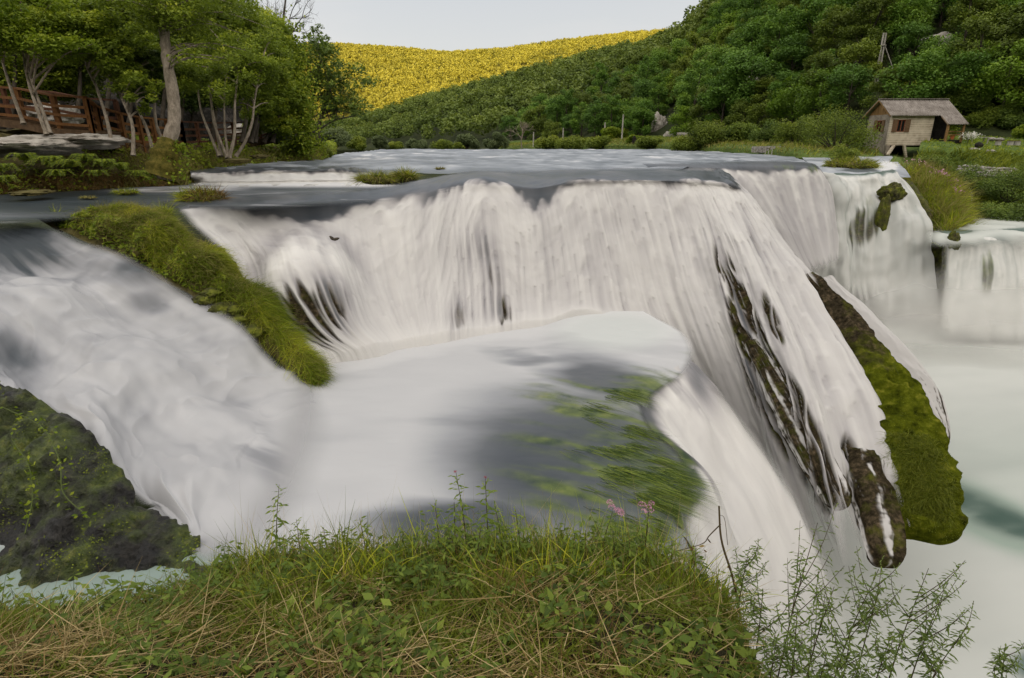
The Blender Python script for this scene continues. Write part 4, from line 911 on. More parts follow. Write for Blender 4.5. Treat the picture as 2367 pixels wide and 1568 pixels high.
def hill_t(u, v):
    m = (gHill.r > .9); k = np.argmin(np.where(m, (gHill.u - u) ** 2 + (gHill.v - v) ** 2, 1e12)); return float(gHill.t.flat[k])

def thin(X, dmin, extra=None):
    cell = {}; keep = []
    for i, p in enumerate(X):
        d = dmin if np.ndim(dmin) == 0 else dmin[i]
        k = tuple(np.floor(p / 8).astype(int)); ok = True
        for a in (-1, 0, 1):
            for b_ in (-1, 0, 1):
                for c in (-1, 0, 1):
                    for j in cell.get((k[0]+a, k[1]+b_, k[2]+c), ()):
                        if np.linalg.norm(X[j] - p) < d: ok = False; break
                    if not ok: break
                if not ok: break
            if not ok: break
        if ok: keep.append(i); cell.setdefault(k, []).append(i)
    return np.array(keep)

# --- hillside wood, tree by tree where the trees can be told apart
rng = np.random.default_rng(21)
X, rr_, cc_ = sample(gHill, 70000, rng, 1.0, 3.1)
u, v, t = project(X)
ok = (u > 600) & (u < 2520) & (v > -170) & (t > 35)
X, u, v, t, rr_ = X[ok], u[ok], v[ok], t[ok], rr_[ok]
clear = ((u > 1985) & (u < 2100) & (v > 150) & (v < 260) & (t < 74)) | ((u > 1500) & (u < 1575) & (v > 235) & (v < 335) & (rr_ < 1.6)) | ((u > 1700) & (u < 1775) & (v > 170) & (v < 260) & (t < 100)) | ((u > 1930) & (u < 1975) & (v > 140) & (v < 200) & (t < 92)) | ((u > 2130) & (u < 2200) & (v > 100) & (v < 165) & (t < 102))
X, u, v, t = X[~clear], u[~clear], v[~clear], t[~clear]
keep = thin(X, np.clip(t * .022 + 2.0, 3.2, 6.5))
X, u, v, t = X[keep], u[keep], v[keep], t[keep]
order = np.argsort(t); near = order[:285]; rest = order[285:]
used = set()
def zone(u, v, t):
    if u > 2150: return 'on the steep slope above the lawn'
    if u > 1900: return 'around the leaning pole'
    if u > 1700: return 'between the pole and the pale crag'
    if u > 1480: return 'on the slope near the pale crag'
    return 'on the shaded upstream ridge'
for k in near:
    pi_ = int(rng.integers(6)); s = float(.72 + .4 * rng.random()) * (1.0 if t[k] > 75 else .85)
    z = zone(u[k], v[k], t[k]); hgt = 'high up' if v[k] < 110 else ('halfway up' if v[k] < 220 else 'low down')
    lab = f"{shape_words[pi_]} broadleaf tree {hgt} {z}"
    grp = f"{shape_words[pi_]} trees {hgt} {z}"
    loc = X[k] - np.array([0, 0, .6]); rot = (rng.normal() * .05, rng.normal() * .05, rng.random() * 6.28)
    if pi_ in used: copy_tree(protos[pi_], loc, rot, (s, s, s * (.85 + .3 * rng.random())), lab, grp)
    else:
        r = protos[pi_]; used.add(pi_); r.location = loc; r.rotation_euler = rot; r.scale = (s, s, s); tag(r, lab, 'tree', grp)
    protos[pi_]['category'] = 'tree'

def mass(name, X, h, w, per, size, mat, label, seed, tv=.25, patch=0.0):
    """woodland that reads as one mass: many small crowns, one object"""
    rng = np.random.default_rng(seed); mb = MB(); n = len(X)
    hs = h * (.7 + .6 * rng.random(n)); ws = w * (.7 + .6 * rng.random(n)); tt = rng.random(n) * tv + patch * (fbm(X[:, 0] * .022, X[:, 1] * .022, X[:, 2] * .05, 3) + .8 * fbm(X[:, 0] * .006, X[:, 2] * .03, 3.0, 2))
    cl = 7
    o = rng.normal(size=(n, cl, 3)); o /= np.linalg.norm(o, axis=2)[..., None]; o[..., 2] = np.abs(o[..., 2]) * 1.2 - .25
    cc = X[:, None] + o * ws[:, None, None] * .30 + np.array([0, 0, 1.]) * hs[:, None, None] * .55
    ct = rng.random((n, cl)) * .15
    pts = rng.normal(size=(n, cl, per, 3)); pts /= np.linalg.norm(pts, axis=3)[..., None]; pts[..., 2] = pts[..., 2] * .9 + .25
    c = cc[:, :, None] + pts * (ws[:, None, None, None] * .24)
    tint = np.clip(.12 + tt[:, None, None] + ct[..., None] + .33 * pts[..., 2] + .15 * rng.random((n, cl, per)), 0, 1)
    nr = (pts + np.array([0, 0, .6])).reshape(-1, 3); nr /= np.linalg.norm(nr, axis=1)[:, None]
    sz = np.broadcast_to((ws / w)[:, None, None] * size * (.7 + .6 * rng.random((n, cl, per))), (n, cl, per))
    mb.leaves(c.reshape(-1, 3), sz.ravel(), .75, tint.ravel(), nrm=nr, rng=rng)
    o = mb.build(name, MAT[mat]); return tag(o, label, kind='stuff')
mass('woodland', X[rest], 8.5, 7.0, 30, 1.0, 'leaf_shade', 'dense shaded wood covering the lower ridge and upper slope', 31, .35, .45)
rng = np.random.default_rng(22)
X2, _, _ = sample(gFar, 40000, rng, .5, 2.6); u, v, t = project(X2); ok = (u > 560) & (u < 1760) & (v > 60) & (v < 275)
X2 = X2[ok][:11500]
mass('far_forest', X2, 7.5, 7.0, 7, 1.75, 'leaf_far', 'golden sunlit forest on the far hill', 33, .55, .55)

# --- trees one by one: trunk paths and crowns set at their places
def path(pts): return np.array([P(*q) for q in pts])
def px(r, t): return r * t / F
def site_tree(name, label, trunks, crowns, mat='leaf_left', bark='bark_pale', leaf=.10, n=6000, seed=0, group=None, cat='tree', limbs=True, flat=.72, extra=None, aspect=.55, light=.5, nsub=16):
    """trunks: [(path of (u,v,t)), base radius, tip radius]; crowns: (u, v, t, half width px, half height px, share)"""
    rng = np.random.default_rng(seed + 500)
    base = P(*trunks[0][0][0]) if trunks else P(*crowns[0][:3])
    root = empty(name, base, label, cat, group)
    tb = MB(); tops = []
    for pts, r0, r1 in trunks:
        p = path(pts); m = max(12, 5 * len(p)); q = _cr(p, np.linspace(0, len(p) - 1, m))
        a = np.linspace(0, 1, m); rad = (r0 + (r1 - r0) * a ** .8) * (1 + .06 * rng.normal(size=m)); rad[0] *= 1.35
        tb.tube(q - base, rad, 9); tops.append(q)
    subs = []; rads = []
    for (cu, cv, ct, rw, rh, sh) in crowns:
        k = max(3, int(nsub * sh)); c0 = P(cu, cv, ct); W_ = px(rw, ct); H_ = px(rh, ct)
        d = rng.normal(size=(k, 3)); d /= np.linalg.norm(d, axis=1)[:, None]; d *= (rng.random(k) ** .4)[:, None]
        s = c0 + d * np.array([W_, min(W_, 2.2), H_]); subs.append(s); rads.append(np.full(k, .0) + min(W_, 2.5) * (.26 + .22 * rng.random(k)))
        if limbs and tops:
            for j in range(min(k, 5)):
                tr = tops[rng.integers(len(tops))]; d2 = np.linalg.norm(tr - s[j], axis=1) + 1.5 * np.maximum(0, tr[:, 2] - s[j][2] + .2); a = tr[np.argmin(d2)]
                mid = (a + s[j]) / 2 + np.array([0, 0, .12 * np.linalg.norm(a - s[j])])
                q = _cr(np.array([a, mid, s[j]]), np.linspace(0, 2, 8)); tb.tube(q - base, np.linspace(.035, .008, 8), 5)
    if tb.n: tb.build('trunk', MAT[bark], root)
    if subs:
        cb = MB(); clump_leaves(cb, np.concatenate(subs) - base, np.concatenate(rads), n, leaf, aspect, rng, flat, light)
        cb.build('crown', MAT[mat], root)
    if extra: extra(root, base, rng)
    return root

# big trunk with a mossy foot
def mossfoot(root, base, rng):
    mb = MB(); p = path([(372, 412, 18.2), (380, 380, 18.2), (386, 345, 18.2), (390, 322, 18.2)]); q = _cr(p, np.linspace(0, 3, 14))
    mb.tube(q - base, np.array([.50, .50, .50, .50, .50, .47, .44, .41, .38, .35, .31, .28, .25, .22]) * (1 + .10 * rng.normal(size=14)), 16, cap=False)
    o = mb.build('moss_collar', MAT['bark_moss'], root); tag(o, 'orange green moss around the foot of the trunk')
    iv = MB(); c = []
    for i in range(420):
        a = rng.random() * 2 * pi; k = rng.integers(0, 12); c.append(q[k] - base + np.array([cos(a), sin(a) * -abs(sin(a)) * 0 - .6 * abs(sin(a)), 0]) * (.5 - .02 * k) + rng.normal(size=3) * .07 + np.array([.25 * (rng.random() < .5), 0, 0]))
    iv.leaves(np.array(c), .11, .8, rng=rng); iv.build('ivy', MAT['leaf_bright'], root)
site_tree('riverside_tree', 'big pale trunk with a mossy foot leaning over the left bank', [([(378,412,18.2),(386,345,18.2),(402,285,18.2),(400,220,18.2),(388,150,18.1),(380,80,18),(374,0,17.9),(366,-120,17.8)], .24, .12)],
          [(470,40,18.5,110,50,1.3),(300,10,17.5,90,50,1),(420,120,17.6,50,28,.4),(560,55,19.5,70,45,.8),(400,-30,18,120,40,1),(520,120,19,70,30,.6)], 'leaf_left', 'bark_pale', .105, 11000, 1, extra=mossfoot)
thin_t = [([(55,287,17.5),(30,220,17.5),(8,150,17.6),(-10,80,17.7)], [(20,70,17,80,70,1),(-30,10,17,80,60,.8)], 'young tree with a thin pale stem in front of the railing end', 'leaf_bright'),
 ([(108,312,17.2),(85,250,17.2),(62,175,17.4),(50,100,17.5)], [(100,95,16.8,85,40,1.1),(60,20,17,100,55,1),(170,110,16.8,60,22,.5)], 'slim double stemmed tree with bright overhanging leaves before the railing', 'leaf_bright'),
 ([(258,328,18),(245,270,18),(222,200,18.1),(200,150,18.2),(185,70,18.3)], [(190,60,17.8,80,55,1),(240,120,18,50,30,.5)], 'thin crooked tree beside the railing corner', 'leaf_left'),
 ([(308,360,18),(306,290,18),(285,235,18.1),(258,180,18.3),(225,140,18.5)], [(300,180,18,55,40,.8),(260,110,18.3,70,40,.9),(330,225,17.9,38,30,.5)], 'thin curved tree rising from the fern bank', 'leaf_left'),
 ([(358,368,18.6),(340,300,18.6),(318,250,18.8),(300,190,19)], [(310,200,19,50,40,.6),(345,160,19,50,40,.6)], 'thin tree just left of the big mossy trunk', 'leaf_dark'),
 ([(375,325,19.5),(360,280,19.5),(355,200,19.6),(350,120,19.8)], [(350,110,20,60,50,.8),(440,170,19.8,60,40,.7)], 'straight thin tree close behind the big mossy trunk', 'leaf_left')]
for i, (tr, cr_, lab, mt) in enumerate(thin_t):
    trs = [(tr, .06, .025)]
    if i == 1: trs.append(([(116,310,17.3),(100,262,17.3),(74,190,17.4),(62,140,17.5)], .065, .03))
    site_tree('thin_tree', lab, trs, cr_, mt, 'bark_pale', .115, 7500, 10 + i, 'thin trees along the left bank', light=.55 if mt == 'leaf_bright' else .5)
site_tree('multi_stem_tree', 'tree with a fan of many slim stems right of the big mossy trunk', [([(507,362,23),(485,310,23),(465,255,23.2),(455,190,23.4)], .07, .03), ([(512,362,23.1),(500,300,23.1),(488,235,23.2),(480,160,23.4)], .07, .03), ([(528,366,23),(520,300,23.1),(518,235,23.2)], .06, .03), ([(530,366,23),(542,310,23),(543,240,23.2),(550,170,23.4)], .08, .03), ([(526,366,23),(505,315,23),(492,270,23.2),(488,215,23.3)], .07, .03)],
          [(500,190,23,90,50,1.3),(560,150,23.3,70,50,1),(450,160,23,60,45,.8),(520,90,24,90,50,1)], 'leaf_left', 'bark_pale', .12, 9000, 30)
site_tree('leaning_tree', 'curved tree leaning right at the end of the bank', [([(545,362,23.5),(568,325,23.5),(583,280,23.6),(588,235,23.8),(600,170,24)], .07, .03)], [(600,190,24,60,55,1),(620,120,25,60,45,1),(580,240,24,45,25,.4)], 'leaf_left', 'bark_pale', .12, 6500, 40)
# darker trees behind them
bk = [(60,120,24,150,80),(180,60,24,130,80),(300,120,25,120,70),(420,90,26,120,70),(500,40,27,110,70),(570,130,28,90,70),(600,70,30,70,60),(640,200,31,60,60),(380,-40,25,160,60),(110,190,25,110,40),(590,200,29,70,50),(250,-20,24,160,60),(30,-10,23,160,70),(440,200,27,90,50),(620,270,31,55,45)]
words_ = ['over the upper walkway', 'above the railing corner', 'behind the thin curved stems', 'behind the big mossy trunk', 'high behind the big trunk', 'behind the many stemmed tree', 'next to the sky gap', 'beside the ivy clad tree', 'over the top of the big pale trunk', 'just above the upper railing', 'right of the fan of slim stems', 'over the cliff top', 'over the cliff at the frame edge', 'in the shade under the canopy', 'low behind the leaning tree']
for i, (cu, cv, ct, rw, rh) in enumerate(bk):
    site_tree('shade_tree', 'dark leafy tree ' + words_[i], [([(cu - 10, 330, ct), (cu + 5, (cv + 330) / 2, ct), (cu, cv, ct)], .11, .04)], [(cu, cv, ct, rw, rh, 1.6), (cu + rw * .5, cv + rh * .5, ct, rw * .6, rh * .5, .6)], 'leaf_dark' if i in (2, 13) else 'leaf_left', 'bark_dark', .15 if ct < 27 else .17, 11500, 60 + i, 'trees in the shade of the left cliff', light=.50)
# ivy clad tree with a bare top
def baretop(root, base, rng):
    mb = MB()
    def br(p, d, L, r, dep):
        q = [p]; dd = d
        for k in range(4): dd = dd + rng.normal(size=3) * .13 + np.array([0, 0, .05]); dd /= np.linalg.norm(dd); q.append(q[-1] + dd * L / 4)
        mb.tube(np.array(q) - base, np.linspace(r, r * .45, 5), 5)
        if dep:
            for k in range(4):
                e = dd + rng.normal(size=3) * .42; e /= np.linalg.norm(e); br(q[rng.integers(1, 5)], e, L * .6, r * .45, dep - 1)
    top = P(655, 105, 33)
    for du, dv in ((-45, -100), (-15, -110), (20, -105), (60, -85), (-40, -60)): 
        d = P(655 + du, 105 + dv, 33) - top; br(top, d / np.linalg.norm(d), np.linalg.norm(d) * .75, .05, 3)
    tag(mb.build('bare_branches', MAT['bark_dark'], root), 'leafless twigs standing against the sky')
    iv = MB(); tr = _cr(path([(703,335,32.5),(694,270,32.5),(684,200,32.7),(664,130,33),(655,90,33)]), np.linspace(0, 4, 40))
    k = rng.integers(0, 40, 9000); wv = .45 + .5 * np.abs(np.sin(k * .45)); iv.leaves(tr[k] - base + rng.normal(size=(9000, 3)) * wv[:, None] * .62, .15, .8, rng=rng); iv.build('ivy', MAT['leaf_bright'], root)
site_tree('ivy_clad_tree', 'tree wrapped in ivy with a leafless top against the sky', [([(703,338,32.5),(694,270,32.5),(684,200,32.7),(664,130,33),(655,60,33),(660,0,33)], .16, .05)], [], bark='bark_dark', seed=90, extra=baretop)
site_tree('twin_trunk_tree', 'dark spreading tree on two trunks at the tip of the left bank', [([(716,332,36),(718,280,36),(724,230,36),(740,150,36.5)], .17, .06), ([(734,336,36),(738,290,36),(752,235,36),(770,180,36.5)], .19, .06), ([(738,300,36),(775,278,35.8),(820,268,35.6)], .06, .03)],
          [(740,140,36,75,55,1.5),(790,200,36,70,50,1.4),(720,90,36.5,50,35,.8),(700,170,36,50,50,.9),(820,255,35.8,48,26,.6),(770,250,36,60,30,.7),(685,225,36.4,50,40,.7)], 'leaf_dark', 'bark_dark', .20, 9500, 95, flat=.45, light=.5)
# shrubs and willows
def shrub(name, label, u, v, t, rw, rh, mat, n, leaf, seed, group=None, flat=.8, cat='shrub'):
    if u > 1480 and v < 330 and t > 50: t = hill_t(u, v) - .8
    rng = np.random.default_rng(seed + 900); base = P(u, v, t); root = empty(name, base, label, cat, group)
    W_, H_ = px(rw, t), px(rh, t); tb = MB(); cs = []
    for k in range(14):
        a = rng.random() * 2 * pi; r = rng.random() ** .5; z = (.25 + .75 * rng.random()) * (1.75 - .8 * r)
        c = np.array([cos(a) * r * W_ * .72, sin(a) * r * min(W_, 3) * .6, H_ * z]); cs.append(c); tb.tube([(0, 0, -.1), c * .5 + np.array([0, 0, .05]), c], [W_ * .022, W_ * .015, W_ * .006], 5)
    tb.build('stem', MAT['bark_dark'], root); cb = MB(); clump_leaves(cb, cs, np.full(14, W_ * .40), n, leaf, .5, rng, flat); cb.build('foliage', MAT[mat], root)
    return root
for i, (u, v, t, rw, rh, mat, lab) in enumerate([
    (877,346,150,22,17,'leaf_willow','small round grey willow at the left end of the far bank'), (965,347,150,26,17,'leaf_willow','pale round willow left of the middle of the far bank'), (1078,345,140,32,22,'leaf_willow','broad silvery willow left of the tall silver one'),
    (1148,345,130,30,24,'leaf_willow','tall silver willow beside the bare dead tree'), (1020,347,150,34,10,'leaf_shrub','low yellow green bush between the far willows'), (912,347,160,22,15,'leaf_shrub','dark green bush between two pale willows'), (1060,347,135,18,9,'leaf_shrub','low bush at the foot of the broad willow'),
    (830,345,110,30,16,'leaf_shrub','small bush on the far bank beside the twin trunk tree'), (775,340,60,42,24,'leaf_willow','grey feathery shrub under the twin trunk tree'), (690,350,33,36,14,'leaf_shrub','low shrub at the foot of the ivy clad tree'), (640,330,34,40,24,'leaf_willow','grey bush beside the end of the walkway'), (745,362,38,24,9,'leaf_shrub','small shrub on the last rocks of the left bank'),
    (1330,342,112,50,9,'leaf_shrub','low bush right of the bare dead tree'), (1385,341,105,40,11,'leaf_shrub','low bush below the short far pole'), (1275,341,118,40,12,'leaf_shrub','bush beside the first far pole'), (1420,325,112,34,18,'leaf_bright','bright green bush between the two taller far poles'), (1467,338,95,20,18,'leaf_bright','bright bush left of the pale statue like rock'),
    (1505,341,82,36,13,'leaf_shrub','olive bush under the pale crag'), (1590,345,66,50,13,'leaf_shrub','long low bush at the bend of the right bank'), (1660,338,64,75,42,'leaf_shrub','broad green shrub below the small bare crag'), (1710,332,63,45,30,'leaf_dark','dark rounded shrub left of the walled bank'), (1780,340,58,50,32,'leaf_dark','dark shrub on the walled bank'),
    (1835,345,52,56,48,'leaf_shrub','bushy shrub left of the big bush by the mill'), (1930,352,45,92,72,'leaf_shrub','big bushy tree growing against the mill wall'), (1850,240,70,55,30,'leaf_bright','light green tree standing out on the slope'), (1665,245,78,60,48,'leaf_shrub','pale green shrub on the slope above the crag'), (1560,240,95,40,36,'leaf_shrub','round shrub on top of the pale crag'),
    (1945,378,38,40,22,'leaf_shrub','wild growth on the small island before the mill'), (2090,300,60,80,24,'leaf_shrub','yellow green shrub behind the mill roof'), (2230,270,60,70,50,'leaf_dark','dark bush close behind the mill porch'), (2330,250,58,70,60,'leaf_shrub','olive bush above the lawn edge'), (2140,190,80,70,34,'leaf_shrub','olive shrub right of the leaning pole'),
    (2120,300,57,60,30,'leaf_dark','dark bush behind the left half of the mill roof'), (2180,305,56,50,34,'leaf_shrub','green bush behind the ridge of the porch roof'), (2275,310,55,50,36,'leaf_shrub','green bush behind the white flowering bush'), (2320,300,56,50,40,'leaf_dark','dark bush behind the stump stools'), (2270,235,62,60,44,'leaf_shrub','middle bush on the slope right of the mill'), (2360,190,66,70,50,'leaf_shrub','upper bush on the slope right of the mill'), (2190,235,64,50,36,'leaf_shrub','bush on the slope right above the mill ridge'), (2100,240,66,55,34,'leaf_bright','light bush on the slope behind the mill gable'), (2400,270,54,70,60,'leaf_shrub','big bush on the slope at the right frame edge'),
    (2370,322,46,30,18,'leaf_bright','bright rounded bush on the lawn'), (2150,405,38,50,26,'leaf_dark','dark undergrowth below the mill garden'), (2250,440,37,70,30,'leaf_dark','dark bush under the dry stone wall'), (2330,470,35,70,40,'leaf_dark','dark hanging bush above the terrace pool'), (2400,430,36,70,40,'leaf_shrub','drooping bush at the right frame edge'), (2290,520,33,70,30,'leaf_dark','dark bush right of the narrow fall'), (2390,525,32,70,40,'leaf_dark','dark bush above the right ledge fall')]):
    big = rw * t / F
    shrub('willow' if mat == 'leaf_willow' else 'shrub', lab, u, v, t, rw, rh, mat, int(np.clip(2200 + 2400 * big, 2400, 14000)), float(np.clip(.0031 * t, .11, .36)), i)
# dead tree
def dead(root, base, rng):
    pass
rngd = np.random.default_rng(5); root = empty('dead_tree', P(1206, 342, 128), 'bare leafless pale tree standing at the edge of the far bank', 'tree'); mb = MB(); bb = MB(); base = P(1206, 342, 128)
def br(dst, p, d, L, r, dep):
    q = [p]; dd = d
    for k in range(4): dd = dd + rngd.normal(size=3) * .14; dd /= np.linalg.norm(dd); q.append(q[-1] + dd * L / 4)
    dst.tube(np.array(q) - base, np.linspace(r, r * .5, 5), 5)
    if dep:
        for k in range(4):
            e = dd * .8 + rngd.normal(size=3) * .45 + np.array([0, 0, .2]); e /= np.linalg.norm(e); br(bb, q[rngd.integers(2, 5)], e, L * .62, r * .55, dep - 1)
br(mb, base, np.array([0, 0, 1.]), 2.0, .16, 0)
for dx in (-.5, -.15, .2, .5): d = np.array([dx, 0, 1.]); br(bb, base + np.array([0, 0, 1.8]), d / np.linalg.norm(d), 2.2, .10, 3)
mb.build('trunk', MAT['bark_pale'], root); bb.build('branches', MAT['bark_pale'], root)
# ================================================================== BUILT THINGS
def wood_mat(name, a, b_, c, scale=(1, 1, 6), bump=.4):
    q = NB(name); v = q.coord('Object', scale); n = q.noise(5, v, 6, .6); n2 = q.noise(1.2, q.coord('Object'), 3)
    f = q.math('ADD', q.math('MULTIPLY', n, .6), q.math('MULTIPLY', n2, .4)); col = q.ramp(f, [(.32, a), (.5, b_), (.68, c)])
    MAT[name] = q.out(q.bsdf(col, .8, .2, q.bump(n, bump, .01)))
wood_mat('rail_wood', (.075, .032, .012), (.16, .070, .022), (.24, .115, .04), (6, 6, 1))
wood_mat('red_wood', (.05, .022, .012), (.10, .042, .022), (.15, .07, .035), (6, 6, 1))
wood_mat('deck_wood', (.05, .03, .016), (.11, .066, .035), (.19, .125, .07), (1, 1, 1))
wood_mat('pole_wood', (.20, .18, .16), (.34, .32, .29), (.46, .44, .40), (5, 5, .6))
wood_mat('gable_wood', (.10, .055, .020), (.22, .13, .05), (.33, .21, .09), (7, 7, .7))
wood_mat('shutter_wood', (.09, .05, .025), (.15, .09, .05), (.22, .14, .08), (1, 1, 7))
wood_mat('frame_wood', (.10, .03, .015), (.17, .05, .025), (.24, .09, .04), (2, 2, 2))
# board marked pale wall
q = NB('mill_wall'); v = q.coord('Object'); wv = q.n('ShaderNodeTexWave', wave_type='BANDS', bands_direction='Z'); wv.inputs['Scale'].default_value = 1.9; wv.inputs['Distortion'].default_value = .9; wv.inputs['Detail'].default_value = 2
q.L.new(v, wv.inputs[0]); n = q.noise(2.2, v, 7, .62); n2 = q.noise(16, q.coord('Object', (1, 1, 5)), 4)
f = q.math('ADD', q.math('MULTIPLY', n, .7), q.math('ADD', q.math('MULTIPLY', wv.outputs['Fac'], .12), q.math('MULTIPLY', n2, .2)))
MAT['mill_wall'] = q.out(q.bsdf(q.ramp(f, [(.32, (.26, .21, .155)), (.52, (.52, .45, .35)), (.72, (.64, .57, .46))]), .9, .15, q.bump(f, .5, .03)))
noise_mat('mill_side', (.12, .10, .08), (.25, .215, .175), (.36, .31, .26), 1.8, .9, .7, .05)
q = NB('mill_roof'); v = q.coord('Object'); n = q.noise(1.6, v, 7, .65); n2 = q.noise(9, q.coord('Object', (3, .5, .5)), 5)
f = q.math('ADD', q.math('MULTIPLY', n, .6), q.math('MULTIPLY', n2, .4)); MAT['mill_roof'] = q.out(q.bsdf(q.ramp(f, [(.34, (.10, .085, .07)), (.5, (.21, .185, .165)), (.66, (.34, .31, .28))]), .85, .2, q.bump(n2, .3, .02)))
noise_mat('dark_and_shade_stone', (.008, .007, .006), (.02, .018, .015), (.045, .04, .032), 2, .95, .6, .1)  # serves real dark stones and the shade painted in at the mill
q = NB('window_glass'); MAT['window_glass'] = q.out(q.bsdf((.012, .013, .014), .12, .5))
noise_mat('dry_stone', (.14, .13, .11), (.32, .30, .27), (.50, .48, .44), 4, .9, .8, .04)
q = NB('terracotta'); MAT['terracotta'] = q.out(q.bsdf((.42, .13, .05), .8, .2))
q = NB('petal_white'); MAT['petal_white'] = q.out(q.bsdf((.72, .70, .66), .8, .2))
q = NB('petal_pink'); MAT['petal_pink'] = q.out(q.bsdf((.50, .26, .36), .8, .2))
q = NB('petal_red'); MAT['petal_red'] = q.out(q.bsdf((.34, .05, .08), .8, .2))

# ---- mill house
HO = np.array([29.28, 48.2, CZ])
mill = empty('mill_house', HO + np.array([0, 0, -1.0]), 'small pale mill house with brown shutters standing on struts over the right arm', 'house')
MO = np.array([0, 0, 1.0])
def mpart(name, mat, fn, parent=None, label=None, smooth=False):
    mb = MB(); fn(mb); o = mb.build(name, MAT[mat], parent or mill, smooth)
    if label: o['label'] = label
    return o
def bx(mb, x0, x1, y0, y1, z0, z1): mb.box(MO + np.array([(x0+x1)/2, (y0+y1)/2, (z0+z1)/2]), (x1-x0, y1-y0, z1-z0))
def front(mb):
    bx(mb, 0, .52, -.10, .10, -.38, 1.92); bx(mb, 1.12, 3.3, -.10, .10, -.38, 1.92); bx(mb, .52, 1.12, -.10, .10, -.38, .62); bx(mb, .52, 1.12, -.10, .10, 1.50, 1.92)
mpart('front_wall', 'mill_wall', front)
def side(mb):
    bx(mb, -.003, .17, .103, 1.02, -.38, 1.90); bx(mb, -.003, .17, 1.66, 3.0, -.38, 1.90); bx(mb, -.003, .17, 1.02, 1.66, -.38, .62); bx(mb, -.003, .17, 1.02, 1.66, 1.48, 1.90)
    bx(mb, 3.12, 3.297, .103, 3.0, -.38, 1.9); bx(mb, .17, 3.12, 2.85, 3.0, -.38, 1.9)
mpart('side_wall', 'mill_side', side, label='grey weathered gable side wall')
mpart('foundation', 'mill_side', lambda mb: (bx(mb, -.06, .30, .02, 3.05, -1.25, -.383), bx(mb, -.02, .26, -.13, .017, -1.0, -.383)))
mpart('floor_and_dark_void', 'dark_and_shade_stone', lambda mb: (bx(mb, .31, 3.3, .12, 2.8, -.52, -.386), bx(mb, .9, 3.0, 2.2, 2.7, -1.6, -.53)))  # slab, plus a near black box standing in for underfloor shade
mpart('strut', 'mill_wall', lambda mb: mb.bar(MO + np.array([.62, -.02, -.39]), MO + np.array([.02, -.42, -1.12]), .19, .17))
mpart('strut', 'mill_wall', lambda mb: mb.bar(MO + np.array([1.42, -.02, -.39]), MO + np.array([1.80, .05, -1.3]), .17, .17))
def gable(mb):
    v = np.array([(-.01, .0, 1.903), (-.01, 3.0, 1.903), (-.01, 1.5, 2.93), (.10, .0, 1.903), (.10, 3.0, 1.903), (.10, 1.5, 2.93)]) + MO
    mb.add(v, [[0, 2, 1], [3, 4, 5]]); mb.add(v, [[0, 1, 4, 3], [1, 2, 5, 4], [2, 0, 3, 5]])
    for k in range(9): mb.box(MO + np.array([-.02, .15 + k * .34, 1.9 + .5 * (1 - abs(.15 + k * .34 - 1.5) / 1.5)]), (.02, .02, max(.1, (1 - abs(.15 + k * .34 - 1.5) / 1.5) * .98)))
mpart('gable_panel', 'gable_wood', gable)
sl = (3.04 - 1.83) / 1.85
def roof(mb):
    def sheet(x0, x1, y0, y1, th=.05):
        n = int((x1 - x0) / .035); xs_ = np.linspace(x0, x1, n); ys = np.linspace(y0, y1, 8)
        X_, Y_ = np.meshgrid(xs_, ys); Z_ = 3.04 - sl * np.abs(Y_ - 1.5) + .022 * np.sin(X_ * 2 * pi / .18) + .012 * pn(X_ * 1.5, Y_ * 1.5)
        top = np.stack([X_, Y_, Z_], -1); bot = top - np.array([0, 0, th])
        i = np.arange(8 * n).reshape(8, n); fq = np.stack([i[:-1, :-1], i[:-1, 1:], i[1:, 1:], i[1:, :-1]], -1).reshape(-1, 4)
        m = 8 * n; rim = [[i[0, k], i[0, k] + m, i[0, k+1] + m, i[0, k+1]] for k in range(n-1)] + [[i[7, k+1], i[7, k+1] + m, i[7, k] + m, i[7, k]] for k in range(n-1)] + [[i[k+1, 0], i[k+1, 0] + m, i[k, 0] + m, i[k, 0]] for k in range(7)] + [[i[k, n-1], i[k, n-1] + m, i[k+1, n-1] + m, i[k+1, n-1]] for k in range(7)]
        mb.add(np.concatenate([top.reshape(-1, 3), bot.reshape(-1, 3)]) + MO, np.concatenate([fq, fq[:, ::-1] + m, np.array(rim)]))
    sheet(-.32, 3.55, -.38, 1.5); sheet(3.55, 5.15, -1.36, 1.5); sheet(-.32, 5.15, 1.503, 3.5)
rf = mpart('roof', 'mill_roof', roof, smooth=True)
mpart('ridge_cap', 'mill_roof', lambda mb: mb.bar(MO + np.array([-.34, 1.5, 3.085]), MO + np.array([5.17, 1.5, 3.085]), .22, .05), rf)
def barge(mb):
    mb.bar(MO + np.array([-.30, -.36, 1.76]), MO + np.array([-.30, 1.48, 2.96]), .03, .12); mb.bar(MO + np.array([-.30, 3.46, 1.70]), MO + np.array([-.30, 1.52, 2.96]), .03, .12)
    mb.bar(MO + np.array([3.58, -1.36, 1.10]), MO + np.array([3.58, -.42, 1.72]), .03, .10)
mpart('barge_board', 'gable_wood', barge, rf)
